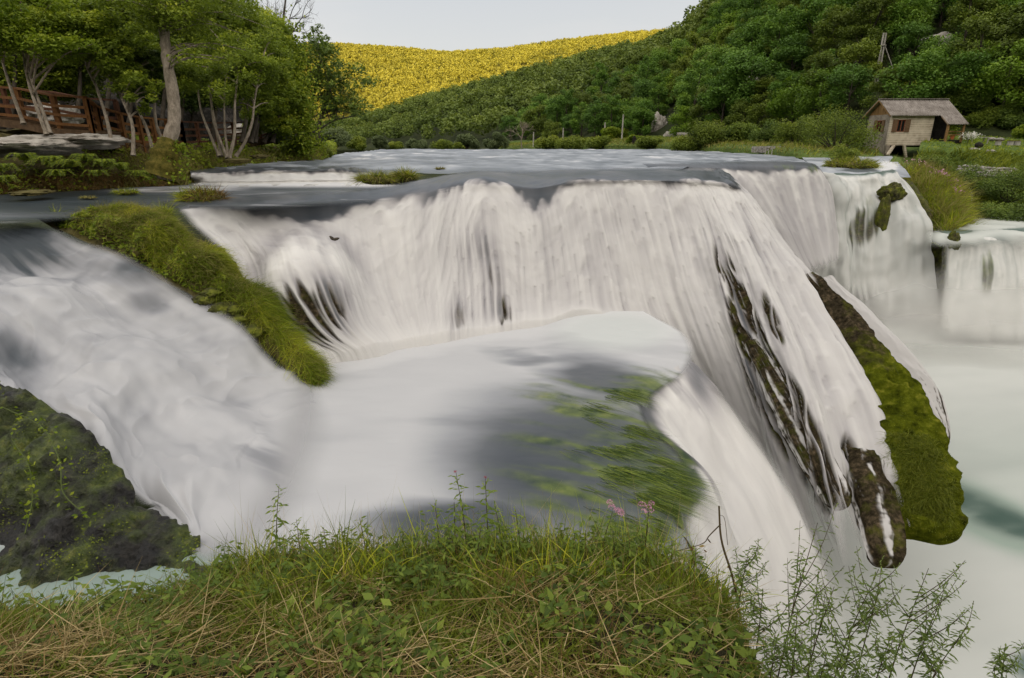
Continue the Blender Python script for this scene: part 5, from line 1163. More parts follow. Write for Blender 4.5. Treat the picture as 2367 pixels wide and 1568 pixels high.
def window(front_):
    if front_: tr = lambda a, y, z: MO + np.array([a, y, z]); a0, a1, z0, z1 = .52, 1.12, .62, 1.50
    else: tr = lambda a, y, z: MO + np.array([y, a, z]); a0, a1, z0, z1 = 1.02, 1.66, .62, 1.48
    def rect(mb, b0, b1, y0, y1, c0, c1):
        p, q_ = tr(b0, y0, c0), tr(b1, y1, c1); mb.box((p + q_) / 2, np.abs(q_ - p))
    off = -.10 if front_ else -.003
    def fr(mb):
        for b0, b1, c0, c1 in ((a0, a0 + .05, z0, z1), (a1 - .05, a1, z0, z1), (a0 + .05, a1 - .05, z0, z0 + .05), (a0 + .05, a1 - .05, z1 - .05, z1), ((a0 + a1) / 2 - .03, (a0 + a1) / 2 + .03, z0 + .05, z1 - .05)): rect(mb, b0, b1, off - .02, off + .07, c0, c1)
    w = mpart('window', 'frame_wood', fr)
    mpart('pane', 'window_glass', lambda mb: rect(mb, a0 + .04, a1 - .04, off + .03, off + .05, z0 + .04, z1 - .04), w)
    for s in (0, 1):
        def sh(mb, s=s):
            b0, b1 = (a0 - .38, a0 - .02) if s == 0 else (a1 + .02, a1 + .38)
            rect(mb, b0, b1, off - .045, off - .015, z0 - .03, z1 + .02)
            for k in range(9): rect(mb, b0 + .04, b1 - .04, off - .058, off - .046, z0 + .02 + k * .095, z0 + .075 + k * .095)
        mpart('shutter', 'shutter_wood', sh, w)
window(True); window(False)
for x, y in ((3.72, -1.18), (4.92, -1.18), (5.0, .6)):
    mpart('porch_post', 'gable_wood', lambda mb: mb.bar(MO + np.array([x, y, -.15]), MO + np.array([x, y, 3.04 - sl * abs(y - 1.5) - .06]), .13))
mpart('porch_rail', 'gable_wood', lambda mb: (mb.bar(MO + np.array([3.79, -1.18, .62]), MO + np.array([4.85, -1.18, .62]), .05, .07), mb.bar(MO + np.array([3.79, -1.18, .40]), MO + np.array([4.85, -1.18, .40]), .04, .06)))
mpart('porch_shade_back', 'dark_and_shade_stone', lambda mb: (bx(mb, 3.3, 5.05, .85, 1.05, -.4, 2.35), bx(mb, 3.3, 5.05, -1.15, .849, -.55, .02)))  # porch shade put into the near black colour of wall and floor
# pot plant on the porch
pp = empty('potted_plant', HO + np.array([4.35, -1.0, .05]), 'green pot plant in a terracotta pot on the mill porch', 'plant'); mb = MB()
mb.tube([(0, 0, 0), (0, 0, .14), (0, 0, .26), (0, 0, .30)], [.10, .13, .16, .165], 14); mb.build('pot', MAT['terracotta'], pp)
mb = MB(); mb.leaves(np.array([0, 0, .62]) + RNG.normal(size=(260, 3)) * np.array([.14, .14, .22]), .16, .4); mb.build('foliage', MAT['leaf_bright'], pp)

# ---- boardwalk on the left bank
bw = empty('boardwalk', P(140, 300, 19.2), 'brown wooden boardwalk with post and rail fence under the left cliff', 'walkway'); bo = np.array(bw.location)
up_posts = [(-170, 258, 20.2), (-60, 268, 19.8), (57, 280, 19.4), (140, 297, 19.1), (213, 302, 18.9)]
lo_posts = [(236, 318, 19.6), (290, 331, 20.4), (331, 337, 21.2), (362, 338, 22.0), (395, 338, 23), (427, 337, 24.4), (462, 335, 26), (503, 333, 28), (543, 329, 29.8), (575, 325, 31.2), (603, 320, 32.6), (624, 314, 33.8)]
def fence(posts, h, mat, back, rails=None):
    p = [P(*q) for q in posts]
    for a in p:
        off = np.array([0, back, 0])
        mb = MB(); mb.bar(a - bo + off + np.array([0, 0, -.25]), a - bo + off + np.array([0, 0, h]), .125); mb.build('post', MAT[mat], bw, False)
    for z, hh, w in rails or ((h + .02, .06, .15), (h * .70, .085, .035), (h * .42, .085, .035), (h * .14, .085, .035)):
        mb = MB()
        for a, c in zip(p[:-1], p[1:]):
            off = np.array([0, back - (.085 if z < h else 0), z]); mb.bar(a - bo + off, c - bo + off, w, hh)
        mb.build('rail', MAT[mat], bw, False)
fence(up_posts, .98, 'rail_wood', 0); fence(up_posts, .98, 'red_wood', 1.5, ((1.0, .06, .15), (.42, .09, .03)))
fence([up_posts[-1], lo_posts[0]], .95, 'rail_wood', 0.02)
fence(lo_posts[:6], .95, 'rail_wood', 0); fence(lo_posts[5:], .92, 'red_wood', 0)
mb = MB()
allp = [P(*q) for q in up_posts + lo_posts]
for a, c in zip(allp[:-1], allp[1:]):
    n = max(2, int(np.linalg.norm(c - a) / .17))
    for k in range(n):
        q0 = a + (c - a) * (k + .5) / n; mb.bar(q0 - bo + np.array([0, -.12, -.03]), q0 - bo + np.array([0, 1.6, -.03]), .15, .045)
    mb.bar(a - bo + np.array([0, -.1, -.16]), c - bo + np.array([0, -.1, -.16]), .07, .20); mb.bar(a - bo + np.array([0, 1.55, -.16]), c - bo + np.array([0, 1.55, -.16]), .07, .20)
mb.build('deck', MAT['deck_wood'], bw, False)

# ---- poles
pl_ = empty('utility_pole', P(2019, 206, hill_t(2019, 206) - .6), 'pale double pole with a slanting stay on the slope behind the mill', 'pole'); hh = 102 * 1.13 * hill_t(2019, 206) / F
for dx in (0, .33):
    mb = MB(); mb.tube([(dx, 0, -1), (dx * .9, 0, hh * .5), (dx * .8, 0, hh)], [.11, .10, .085], 10); mb.build('post', MAT['pole_wood'], pl_)
mb = MB(); mb.bar((-.1, -.12, hh * .78), (.45, -.12, hh * .78), .08); mb.bar((-.1, -.12, hh * .45), (.45, -.12, hh * .45), .08); mb.build('crosspiece', MAT['pole_wood'], pl_)
mb = MB(); mb.tube([(.3, 0, hh * .80), (1.9, -.5, 1.2)], .045, 6); mb.build('stay', MAT['pole_wood'], pl_)
for u, v, t, hpx, lab in [(1233, 333, 120, 26, 'shortest far pole, right of the bare dead tree'), (1301, 330, 112, 32, 'second far pole, on the meadow right of the first'), (1397, 318, 112, 33, 'thin far pole half hidden by a bright bush'), (1438, 313, 104, 45, 'tallest far pole, left of the pale crag'), (1787, 262, 80, 50, 'thin pole standing in the bushes on the slope')]:
    o = empty('far_pole', P(u, v, t), lab, 'pole', 'poles along the right bank'); h = hpx * t / F
    mb = MB(); mb.tube([(0, 0, -.6), (0, 0, h * .5), (.02, 0, h)], [.15, .13, .11], 8); mb.build('post', MAT['pole_wood'], o)
    mb = MB(); mb.bar((-.12, -.1, h * .92), (.12, -.1, h * .92), .07); mb.build('crosspiece', MAT['pole_wood'], o)

# ---- rocks
def rock(name, label, u, v, t, rx, rz, mat, seed, cat='rock', ry=None, sub=4, rough=.35, group=None):
    if name == 'pale_crag' and v < 330: t = hill_t(u, v) - .3
    bm = bmesh.new(); bmesh.ops.create_icosphere(bm, subdivisions=sub, radius=1)
    me = bpy.data.meshes.new(name); bm.to_mesh(me); bm.free()
    co = np.zeros(len(me.vertices) * 3); me.vertices.foreach_get('co', co); co = co.reshape(-1, 3)
    n = fbm(co[:, 0] * 1.3 + seed, co[:, 1] * 1.3, co[:, 2] * 1.3, 4); m = 1 - 2 * np.abs(fbm(co[:, 0] * 2 + seed, co[:, 1] * 2 + 3, co[:, 2] * 2, 3))
    co = co * (1 + rough * n + rough * .3 * m)[:, None] * np.array([px(rx, t), ry or px(rx, t) * .6, px(rz, t)])
    me.vertices.foreach_set('co', co.ravel()); me.polygons.foreach_set('use_smooth', np.ones(len(me.polygons), bool)); me.materials.append(MAT[mat])
    o = link(name, me); o.location = P(u, v, t); return tag(o, label, cat, group)
rock('pale_crag', 'pale grey crag with a tall bare face above the right bank', 1524, 300, 99, 15, 27, 'pale_rock', 3, rough=.9, sub=5)
rock('pale_crag', 'low broken crag right of the tall pale one', 1550, 318, 97, 14, 10, 'pale_rock', 5, rough=.9)
rock('pale_crag', 'small bare crag in the bushes higher up the slope', 1738, 205, 98, 20, 26, 'pale_rock', 8, rough=.6)
rock('pale_crag', 'grey rock outcrop among the trees right of the leaning pole', 2165, 108, 100, 34, 22, 'pale_rock', 9, rough=.7)
rock('pale_crag', 'brown rock patch among the trees left of the leaning pole', 1950, 150, 90, 34, 12, 'pale_rock', 12, rough=.7)
rock('pale_crag', 'rubble patch on the slope behind the far poles', 1447, 327, 98, 16, 7, 'dry_stone', 15, rough=.6)
rock('standing_rock', 'dark upright rock with a pale top on the far right bank', 1466, 327, 92, 5, 11, 'dark_and_shade_stone', 14)
rock('limestone_slab', 'broad pale limestone shelf below the railing', 60, 338, 17.3, 85, 20, 'pale_rock', 21, ry=1.2, rough=.75, sub=5)
rock('limestone_slab', 'pale limestone shelf under the railing corner', 200, 326, 18.2, 75, 13, 'pale_rock', 22, ry=1.0, rough=.8, sub=5)
rock('limestone_slab', 'pale limestone block behind the upper railing', 125, 272, 23, 34, 24, 'dry_stone', 23, ry=1.0, rough=.8, sub=5)
rock('limestone_slab', 'pale rock behind the lower walkway', 560, 305, 38, 34, 16, 'pale_rock', 24, ry=1.0, rough=.5)
for i, (u, v, t, rx, rz, l) in enumerate([(548, 372, 22.6, 22, 5, 'flat tan rock at the waterline under the fan of stems'), (600, 362, 27, 16, 4, 'tan rock at the waterline right of the fan of stems'), (75, 446, 15.4, 30, 5, 'low tan rock at the waterline at the left frame edge')]):
    rock('bank_rock', l, u, v, t, rx, rz, 'soil_bank', 40 + i, ry=.5, sub=4, rough=.7)
for i, (u, v, t, rx, rz, l) in enumerate([(2263, 336, 43, 9, 6, 'dark boulder on the lawn in front of the table'), (2293, 322, 47, 9, 4, 'pale stone at the back of the lawn'), (2312, 323, 47, 9, 4, 'second pale stone at the back of the lawn, beside the stools'), (2252, 346, 42, 12, 4, 'flat stones set in the lawn edge'), (2290, 350, 41.6, 11, 4, 'rough stones at the right of the lawn edge')]):
    rock('garden_stone', l, u, v, t, rx, rz, 'dry_stone' if i else 'dark_and_shade_stone', 60 + i, sub=3)
for k, (u, l) in enumerate([(2306, 'left pair of stump stools on the lawn'), (2334, 'right stump stool on the lawn'), (2350, 'stump stool nearest the bright lawn bush')]):
    o = empty('stump_stool', P(u, 336, 45), l.replace('pair of stump stools', 'stump stool'), 'stool', 'stump stools on the lawn'); mb = MB(); mb.tube([(0, 0, 0), (0, 0, .15), (0, 0, .30)], [.22, .20, .21], 12); mb.build('stump', MAT['pole_wood'], o); mb = MB(); mb.tube([(0, 0, .30), (0, 0, .34)], [.235, .23], 14); mb.build('seat', MAT['deck_wood'], o)
# dry stone wall under the lawn: one wall, laid of many stones
rng = np.random.default_rng(77); mb = MB()
for row in range(4):
    for k in range(26):
        u = 2216 + k * 5.2 + rng.normal() * 1.2 + (row % 2) * 2.5; v = 402 - row * 6 + rng.normal() * .8 + (u - 2216) * .06; t = 39.2 - (u - 2216) * .006 + row * .12
        c = P(u, v, t); d = rng.normal(size=(26, 3)); d /= np.linalg.norm(d, axis=1)[:, None]
        bm = bmesh.new(); bmesh.ops.create_icosphere(bm, subdivisions=1, radius=1); V_ = np.array([w_.co[:] for w_ in bm.verts]); F_ = np.array([[w_.index for w_ in f_.verts] for f_ in bm.faces]); bm.free()
        mb.add(c - P(2270, 402, 39) + V_ * (1 + .25 * rng.normal(size=(len(V_), 1))) * np.array([.12, .12, .085]) * (.8 + .5 * rng.random()), F_)
o = mb.build('dry_stone_wall', MAT['dry_stone'], None, False); o.location = P(2270, 402, 39); tag(o, 'dry stone wall holding up the lawn', 'wall')
# low walled bank upstream of the mill
mb = MB(); rng = np.random.default_rng(78)
for row in range(3):
    for k in range(22):
        u = 1742 + k * 5.0 + rng.normal(); c = P(u, 350 - row * 4.5 + rng.normal() * .5, 50.5 - (u - 1742) * .04)
        mb.box(c - P(1790, 350, 49), np.array([.24, .2, .17]) * (.8 + .4 * rng.random()), None)
o = mb.build('bank_wall', MAT['dry_stone'], None, False); o.location = P(1790, 350, 49); tag(o, 'low grey stone wall along the water upstream of the mill', 'wall')
# garden table, bench, flower bush
gt = empty('garden_table', P(2258, 334, 46), 'long wooden garden table on the lawn', 'table'); mb = MB(); mb.box((0, 0, .52), (1.5, .6, .05)); mb.build('tabletop', MAT['pole_wood'], gt, False)
for sx in (-.62, .62):
    for sy in (-.22, .22): mb = MB(); mb.bar((sx, sy, 0), (sx, sy, .495), .07); mb.build('leg', MAT['pole_wood'], gt, False)
be = empty('bench', P(1577, 322, 82), 'small pale bench on the right bank beside the crag', 'bench'); mb = MB(); mb.box((0, 0, .45), (1.5, .4, .07)); mb.build('seat', MAT['pole_wood'], be, False)
mb = MB(); mb.box((0, .22, .75), (1.5, .05, .3)); mb.build('backrest', MAT['pole_wood'], be, False)
for sx in (-.6, .6): mb = MB(); mb.box((sx, 0, .21), (.08, .36, .41)); mb.build('leg', MAT['pole_wood'], be, False)
fb = empty('flowering_bush', P(2236, 334, 44.5), 'small white flowering bush beside the garden table', 'plant'); mb = MB(); c = RNG.normal(size=(500, 3)) * np.array([.3, .2, .16]) + np.array([0, 0, .5])
mb.leaves(c, .10, .5); mb.build('foliage', MAT['leaf_bright'], fb); mb = MB(); c = RNG.normal(size=(380, 3)) * np.array([.32, .2, .12]) + np.array([0, -.1, .62]); mb.leaves(c, .10, .9); mb.build('blossom', MAT['petal_white'], fb)
mb = MB(); mb.tube([(0, 0, 0), (0, 0, .4)], [.03, .02], 6); mb.build('stem', MAT['bark_dark'], fb)
# stakes in the upstream rapids, driftwood on the fall
for k, (u, h) in enumerate([(1768, .5), (1775, .36), (1783, .42)]):
    mb = MB(); mb.tube([(0, 0, -.3), (.03, 0, h * .6), (.06 * (k - 1), 0, h)], [.035, .03, .02], 6); o = mb.build('stake', MAT['pole_wood']); o.location = P(u, 357, 46); tag(o, ['tallest pale stake poking out of the upstream rapids', 'middle and shortest pale stake in the upstream rapids', 'right hand pale stake in the upstream rapids'][k], 'stake', 'stakes in the rapids')
mb = MB(); q = np.array([P(773, 546, 13.3), P(783, 553, 13.25), P(795, 550, 13.2)]); b0 = q[1]; mb.tube(_cr(q, np.linspace(0, 2, 9)) - b0, [.012, .03, .038, .035, .03, .035, .034, .025, .008], 7)
o = mb.build('driftwood', MAT['bark_dark']); o.location = b0 - np.array([0, .35, -.05]); tag(o, 'short dark bent stick lodged in the white water of the main fall', 'stick')

rock('mossy_rock', 'mossy hump between the two right falls', 2060, 447, 29.9, 24, 19, 'tufa_mossy', 71, rough=.8, sub=5)
rock('mossy_rock', 'long mossy rock face running down between the two right falls', 2034, 530, 29.6, 13, 60, 'tufa_mossy', 72, rough=.8, sub=5)
rock('mossy_rock', 'dark mossy rock under the terrace of water', 2200, 566, 27.2, 14, 24, 'tufa_mossy', 73, rough=.8, sub=5)
# ================================================================== GRASS AND PLANTS
leaf_mat('grass_green', (0.060, 0.083, 0.009), (0.170, 0.214, 0.022), (0.400, 0.429, 0.056), .3, .05)
leaf_mat('grass_lush', (0.073, 0.114, 0.009), (0.242, 0.320, 0.021), (0.627, 0.600, 0.059), .35, .05)
leaf_mat('grass_dry', (0.129, 0.091, 0.031), (0.348, 0.255, 0.110), (0.620, 0.488, 0.253), .25, .05, .7)
leaf_mat('grass_tawny', (0.115, 0.115, 0.027), (0.270, 0.250, 0.068), (0.486, 0.432, 0.149), .3, .05)
leaf_mat('grass_brown', (0.070, 0.042, 0.014), (0.182, 0.112, 0.035), (0.336, 0.224, 0.084), .25, .05)
leaf_mat('moss_bright', (0.065, 0.088, 0.004), (0.137, 0.167, 0.009), (0.245, 0.263, 0.035), .3, .0)
leaf_mat('herb_dark', (.04, .07, .014), (.105, .16, .03), (.20, .26, .055), .35, .05)
leaf_mat('herb', (0.041, 0.071, 0.011), (0.119, 0.182, 0.025), (0.277, 0.348, 0.052), .4, .05)
leaf_mat('weed_stream', (0.020, 0.040, 0.010), (0.090, 0.150, 0.020), (0.300, 0.360, 0.060), .2, .0, .35)
q = NB('stem_brown'); MAT['stem_brown'] = q.out(q.bsdf((.075, .055, .025), .8, .2))
q = NB('stem_green'); MAT['stem_green'] = q.out(q.bsdf((.085, .11, .03), .8, .2))

def gsample(g, n, rng, r0=None, r1=None, cond=None):
    X, r, c = sample(g, n, rng, 0 if r0 is None else r0, 9 if r1 is None else r1)
    u, v, t = project(X); k = np.ones(n, bool) if cond is None else cond(u, v, t, r, c)
    return X[k], u[k], v[k], r[k], c[k]

# ---- foreground turf (nobody could count the blades)
rng = np.random.default_rng(41)
infr = lambda u, v, t, r, c: (u > -620) & (u < 2500) & (v < 1680)
X, u, v, r, c = gsample(gFG, 84000, rng, .3, 4.6, infr)
patch = fbm(X[:, 0] * 1.6, X[:, 1] * 1.6, 3.0, 3)
lush = np.clip(.45 + 1.1 * patch + .35 * ss(1.2, 3.4, r) - .3 * np.exp(-((u - 900) / 260) ** 2) * ss(2.2, 1.0, r), 0, 1)
k = rng.random(len(X)) < .10 + .80 * lush
mb = MB(); n = k.sum(); d = rng.normal(size=(n, 3)) * np.array([.55, .55, .15]) + np.array([0, 0, .75])
L_ = (.035 + .10 * rng.random(n) ** 1.4) * (.5 + .85 * lush[k]) * (1 + .45 * ss(2.4, 3.6, r[k]) * ss(300, 700, u[k]))
mb.blades(X[k], d, L_, .0035 + .003 * rng.random(n), seg=3, tint=np.clip(.15 + .45 * rng.random(n) + .35 * patch[k], 0, 1), rng=rng)
tag(mb.build('grass', MAT['grass_green']), 'short green grass on the viewpoint bank', kind='stuff')
# cut hay lying about
X, u, v, r, c = gsample(gFG, 15000, rng, .2, 3.9, infr)
hp = np.clip(.25 + .9 * fbm(X[:, 0] * 1.3 + 7, X[:, 1] * 1.3, 8.0, 3) + .75 * np.exp(-((u - 930) / 300) ** 2) * ss(1.7, .8, r) + .35 * np.exp(-((u - 200) / 280) ** 2) * ss(2.4, 1.2, r), 0, 1)
k = rng.random(len(X)) < hp; X = X[k]; n = len(X); mb = MB()
a = np.where(X[:, 0] < -.4, .35, .15) + rng.normal(size=n) * .8; d = np.stack([np.cos(a), np.sin(a), rng.normal(size=n) * .16 + .05], 1); d[rng.random(n) < .5] *= -1
mb.blades(X + np.array([0, 0, .018]) + np.abs(rng.normal(size=(n, 3))) * np.array([0, 0, .022]), d, .08 + .26 * rng.random(n), .0022 + .0022 * rng.random(n), bend=rng.normal(size=(n, 3)) * np.array([.35, .35, .12]), seg=3, rng=rng)
tag(mb.build('hay', MAT['grass_dry']), 'cut dry grass lying on the viewpoint bank', kind='stuff')
X, u, v, r, c = gsample(gFG, 14000, rng, .2, 4.2, infr)
hp = fbm(X[:, 0] * 1.9 + 3, X[:, 1] * 1.9, 5.0, 3); k = rng.random(len(X)) < np.clip(.25 + 1.4 * hp, 0, 1); X = X[k]; n = len(X); mb = MB()
mb.blades(X, rng.normal(size=(n, 3)) * np.array([.8, .8, .3]) + np.array([0, 0, .45]), .05 + .13 * rng.random(n), .003 + .002 * rng.random(n), bend=rng.normal(size=(n, 3)) * .8, seg=4, rng=rng)
tag(mb.build('withered_grass', MAT['grass_brown']), 'withered brown grass among the green turf', kind='stuff')
# small broad leaves of low herbs
X, u, v, r, c = gsample(gFG, 16000, rng, .3, 4.3, infr)
hp = fbm(X[:, 0] * 2.2 + 9, X[:, 1] * 2.2, 1.0, 3); k = rng.random(len(X)) < np.clip(.16 + 1.9 * hp + .3 * ss(2.6, 3.4, r), 0, 1); X = X[k]; n = len(X); mb = MB()
mb.leaves(X + np.array([0, 0, .03]) + rng.normal(size=(n, 3)) * np.array([.01, .01, .03]), (.022 + .06 * rng.random(n) ** 2), .5, nrm=np.tile([0, -.3, 1.], (n, 1)), rng=rng)
tag(mb.build('herb_leaves', MAT['herb']), 'low broad leaved herbs in the turf', kind='stuff')

# leafy shoots standing in the turf
rng = np.random.default_rng(45); X, u, v, r, c = gsample(gFG, 2400, rng, .8, 4.3, infr); hq = fbm(X[:, 0] * 1.8 + 4, X[:, 1] * 1.8, 6.0, 3); k = rng.random(len(X)) < np.clip(.12 + 1.5 * hq + .55 * ss(2.2, 3.6, r), 0, 1); X = X[k]; r = r[k]; mb = MB(); sb = MB()
for x, rr in zip(X, r):
    h = (.06 + .14 * rng.random()) * (.7 + .6 * ss(2, 3.6, rr)); ln = rng.normal(size=3) * .25; ln[2] = 1; tip = x + ln * h; sb.tube([x, (x + tip) / 2, tip], [.0018, .0014, .0008], 4); m = 8
    q = rng.random(m) ** .7; a = np.arange(m) * 2.4; d = np.stack([np.cos(a), np.sin(a), .1 - .3 * q], 1)
    mb.leaves(x + ln * h * q[:, None] + d * .02, .060 * (1.15 - .6 * q), .38, .2 + .6 * rng.random(m), nrm=np.tile([0, -.2, 1.], (m, 1)), d=d, rng=rng)
tag(mb.build('weed_leaves', MAT['herb']), 'leafy weeds among the turf', kind='stuff'); tag(sb.build('weed_stems', MAT['stem_green']), 'thin stems of the weeds among the turf', kind='stuff')

rng = np.random.default_rng(46); X, u, v, r, c = gsample(gFG, 5200, rng, 2.6, 4.2, infr); k = (u > 560) & (fbm(X[:, 0] * 2.6, X[:, 1] * 2.6, 12.0, 3) > -.08); X = X[k]; n = len(X); mb = MB()
mb.blades(X, rng.normal(size=(n, 3)) * np.array([.35, .35, .1]) + np.array([0, 0, 1.]), .10 + .26 * rng.random(n) ** 1.6, .0035 + .004 * rng.random(n), bend=rng.normal(size=(n, 3)) * .35 + np.array([0, 0, -.3]), seg=4, rng=rng)
tag(mb.build('edge_grass', MAT['grass_lush']), 'ragged taller grass along the bank edge', kind='stuff')
X, u, v, r, c = gsample(gFG, 900, rng, 2.8, 4.1, infr); k = (u > 560); X = X[k]; n = len(X); mb = MB()
mb.blades(X, rng.normal(size=(n, 3)) * np.array([.25, .25, .1]) + np.array([0, 0, 1.]), .20 + .22 * rng.random(n), .0018, bend=rng.normal(size=(n, 3)) * .3, seg=4, rng=rng)
tag(mb.build('edge_straw', MAT['grass_dry']), 'thin dry stalks standing along the bank edge', kind='stuff')

# ---- tall plants at the edge, one by one
def stalk_plant(name, label, u, v0, t, hpx, mat, seed, nodes=11, leaf=.055, asp=.26, lean=(0, 0), flower=None, stem='stem_brown', branch=0, pair=2, group=None, taper=.75, r0=.0035):
    rng = np.random.default_rng(seed + 2000); v0 = v0 + (18 if v0 < 1350 else 30 if u < 600 else 0); hpx = hpx * 1.08 + (18 if v0 < 1370 else 0); base = P(u, v0, t); root = empty(name, base, label, 'plant', group); h = px(hpx, t) * 1.12
    top = np.array([lean[0] * h, lean[1] * h, h]); mid = top * .5 + np.array([lean[0] * -.12 * h, 0, .03 * h]); q = _cr(np.array([[0, 0, -.04], mid, top]), np.linspace(0, 2, 24))
    sb = MB(); lb_ = MB(); sb.tube(q, np.linspace(r0, r0 * .3, 24), 6)
    def dress(q, nodes, leaf, lo=.18):
        for k in range(nodes):
            a = lo + (1 - lo) * (k + .6) / nodes; p = q[min(len(q) - 1, int(a * (len(q) - 1)))]; th = k * 2.4 + rng.random() * .5
            for j in range(pair):
                al = th + j * 2 * pi / pair; e = 0.35 if a > .9 else .05 - .25 * (1 - a); d = np.array([cos(al), sin(al), e + .15 * rng.normal()]); d /= np.linalg.norm(d); s = leaf * (1.1 - taper * a) * (.8 + .4 * rng.random())
                for i_ in range(2):      # a folded, drooping blade in two halves
                    dd = d + np.array([0, 0, -.35 * i_]); lb_.leaves([p + d * s * (.28 + .42 * i_)], s * (.62 if i_ == 0 else .62), asp * (1.2 if i_ == 0 else 1.0), [.3 + .4 * rng.random() + .2 * a], nrm=np.array([[-d[0] * .5, -d[1] * .5, 1.]]), d=dd[None], rng=rng)
    dress(q, nodes, leaf)
    for b in range(branch):
        a = .35 + .5 * rng.random(); p = q[int(a * 23)]; al = rng.random() * 2 * pi; d = np.array([cos(al) * .55, sin(al) * .4, 1]); L = h * (.25 + .3 * rng.random()) * (1.1 - a * .5)
        w_ = _cr(np.array([p, p + d * L * .5 + np.array([cos(al), 0, 0]) * .02, p + d * L]), np.linspace(0, 2, 12)); sb.tube(w_, np.linspace(r0 * .55, r0 * .2, 12), 5); dress(w_, max(4, nodes // 2), leaf * .7, .1)
    sb.build('stem', MAT[stem], root)
    if lb_.n: lb_.build('leaves', MAT[mat], root)
    if flower:
        m_, w_, hgt = flower; fbm_ = MB(); n = 260; o = rng.normal(size=(n, 3)); o /= np.linalg.norm(o, axis=1)[:, None]; o[:, 2] = np.abs(o[:, 2]); k = rng.integers(0, 6, n); cen = rng.normal(size=(6, 3)) * np.array([w_ * .45, w_ * .3, hgt * .25])
        fbm_.leaves(top + cen[k] + o * np.array([w_ * .28, w_ * .28, hgt * .5]), w_ * .13, .6, rng=rng); fbm_.build('flower_head', MAT[m_], root)
    return root
G_ = 'tall leafy plants along the bank edge'
for i, (u, v0, t, h, lab, fl) in enumerate([
    (640, 1305, 3.0, 160, 'tallest leafy stalk at the left end of the bank edge', None), (700, 1300, 3.0, 95, 'leafy stalk just right of the tallest left stalk', None), (670, 1320, 2.95, 80, 'low leafy stalk under the tallest left stalk', None), (760, 1290, 3.0, 70, 'short stalk left of the mown dip in the edge', None), (800, 1285, 3.05, 70, 'short dark topped stalk', None), (850, 1285, 3.05, 90, 'slim stalk above the pool corner', None), (618, 1330, 2.9, 60, 'low bushy stalk at the far left of the edge', None),
    (1085, 1310, 2.85, 200, 'tall red topped stalk in the middle, left one of the two', ('petal_red', .014, .012)), (1130, 1310, 2.85, 196, 'tall red topped stalk in the middle, right one of the two', ('petal_red', .013, .012)), (1055, 1310, 2.85, 150, 'dark stalk left of the two tall red topped ones', None), (1020, 1300, 2.9, 125, 'slim purple tipped stalk left of the middle group', None), (1165, 1300, 2.85, 130, 'purple tipped stalk right of the two tall ones', None), (1205, 1300, 2.85, 128, 'rightmost stalk of the middle group', None), (1100, 1330, 2.75, 110, 'low leafy stalk in front of the middle group', None), (1035, 1325, 2.75, 90, 'leafy stalk at the foot of the middle group', None),
    (1320, 1290, 2.9, 60, 'short leafy stalk left of the pink flowers', None), (1385, 1290, 2.85, 108, 'stalk with a broad pink flower head', ('petal_pink', .055, .03)), (1487, 1290, 2.8, 125, 'slim dark stalk with the highest pink flower head', ('petal_pink', .05, .03)), (1420, 1300, 2.8, 70, 'leafy stalk between the two pink flower heads', None), (1350, 1300, 2.8, 70, 'leafy stalk left of the broad pink flower', None), (1455, 1305, 2.75, 60, 'low stalk right of the broad pink flower', None), (1550, 1310, 2.75, 70, 'leafy stalk near the right end of the edge', None), (1600, 1330, 2.7, 60, 'low leafy stalk by the dead stem', None), (930, 1290, 3.0, 60, 'low stalk at the middle of the left half', None), (970, 1295, 2.95, 70, 'low leafy stalk left of the dark stalk', None), (1260, 1290, 2.9, 55, 'low leafy stalk between the stalk groups', None)]):
    stalk_plant('leafy_stalk', lab, u, v0, t, h, 'herb', i, nodes=6 + h // 12, leaf=.115 if h > 90 else .10, lean=(rng.normal() * .07, rng.normal() * .05), flower=fl, group=G_)
# broad leaved seedlings on the left
for i, (u, v0, t, h, lab) in enumerate([(105, 1420, 2.6, 60, 'broad leaved seedling above the left corner'), (205, 1415, 2.65, 55, 'pinnate seedling right of the broad leaved one'), (240, 1410, 2.65, 70, 'upright pinnate seedling beside the small green pool'), (300, 1400, 2.7, 90, 'largest glossy seedling against the small green pool'), (345, 1395, 2.75, 60, 'low glossy seedling right of the largest one'), (30, 1430, 2.6, 50, 'dark seedling at the left frame edge'), (500, 1350, 2.95, 40, 'little seedling at the edge near the cascade foot')]):
    stalk_plant('seedling', lab, u, v0, t, h, 'herb', 60 + i, nodes=6, leaf=.11, asp=.42, pair=2, taper=.2, stem='stem_green', group='broad leaved seedlings on the left')
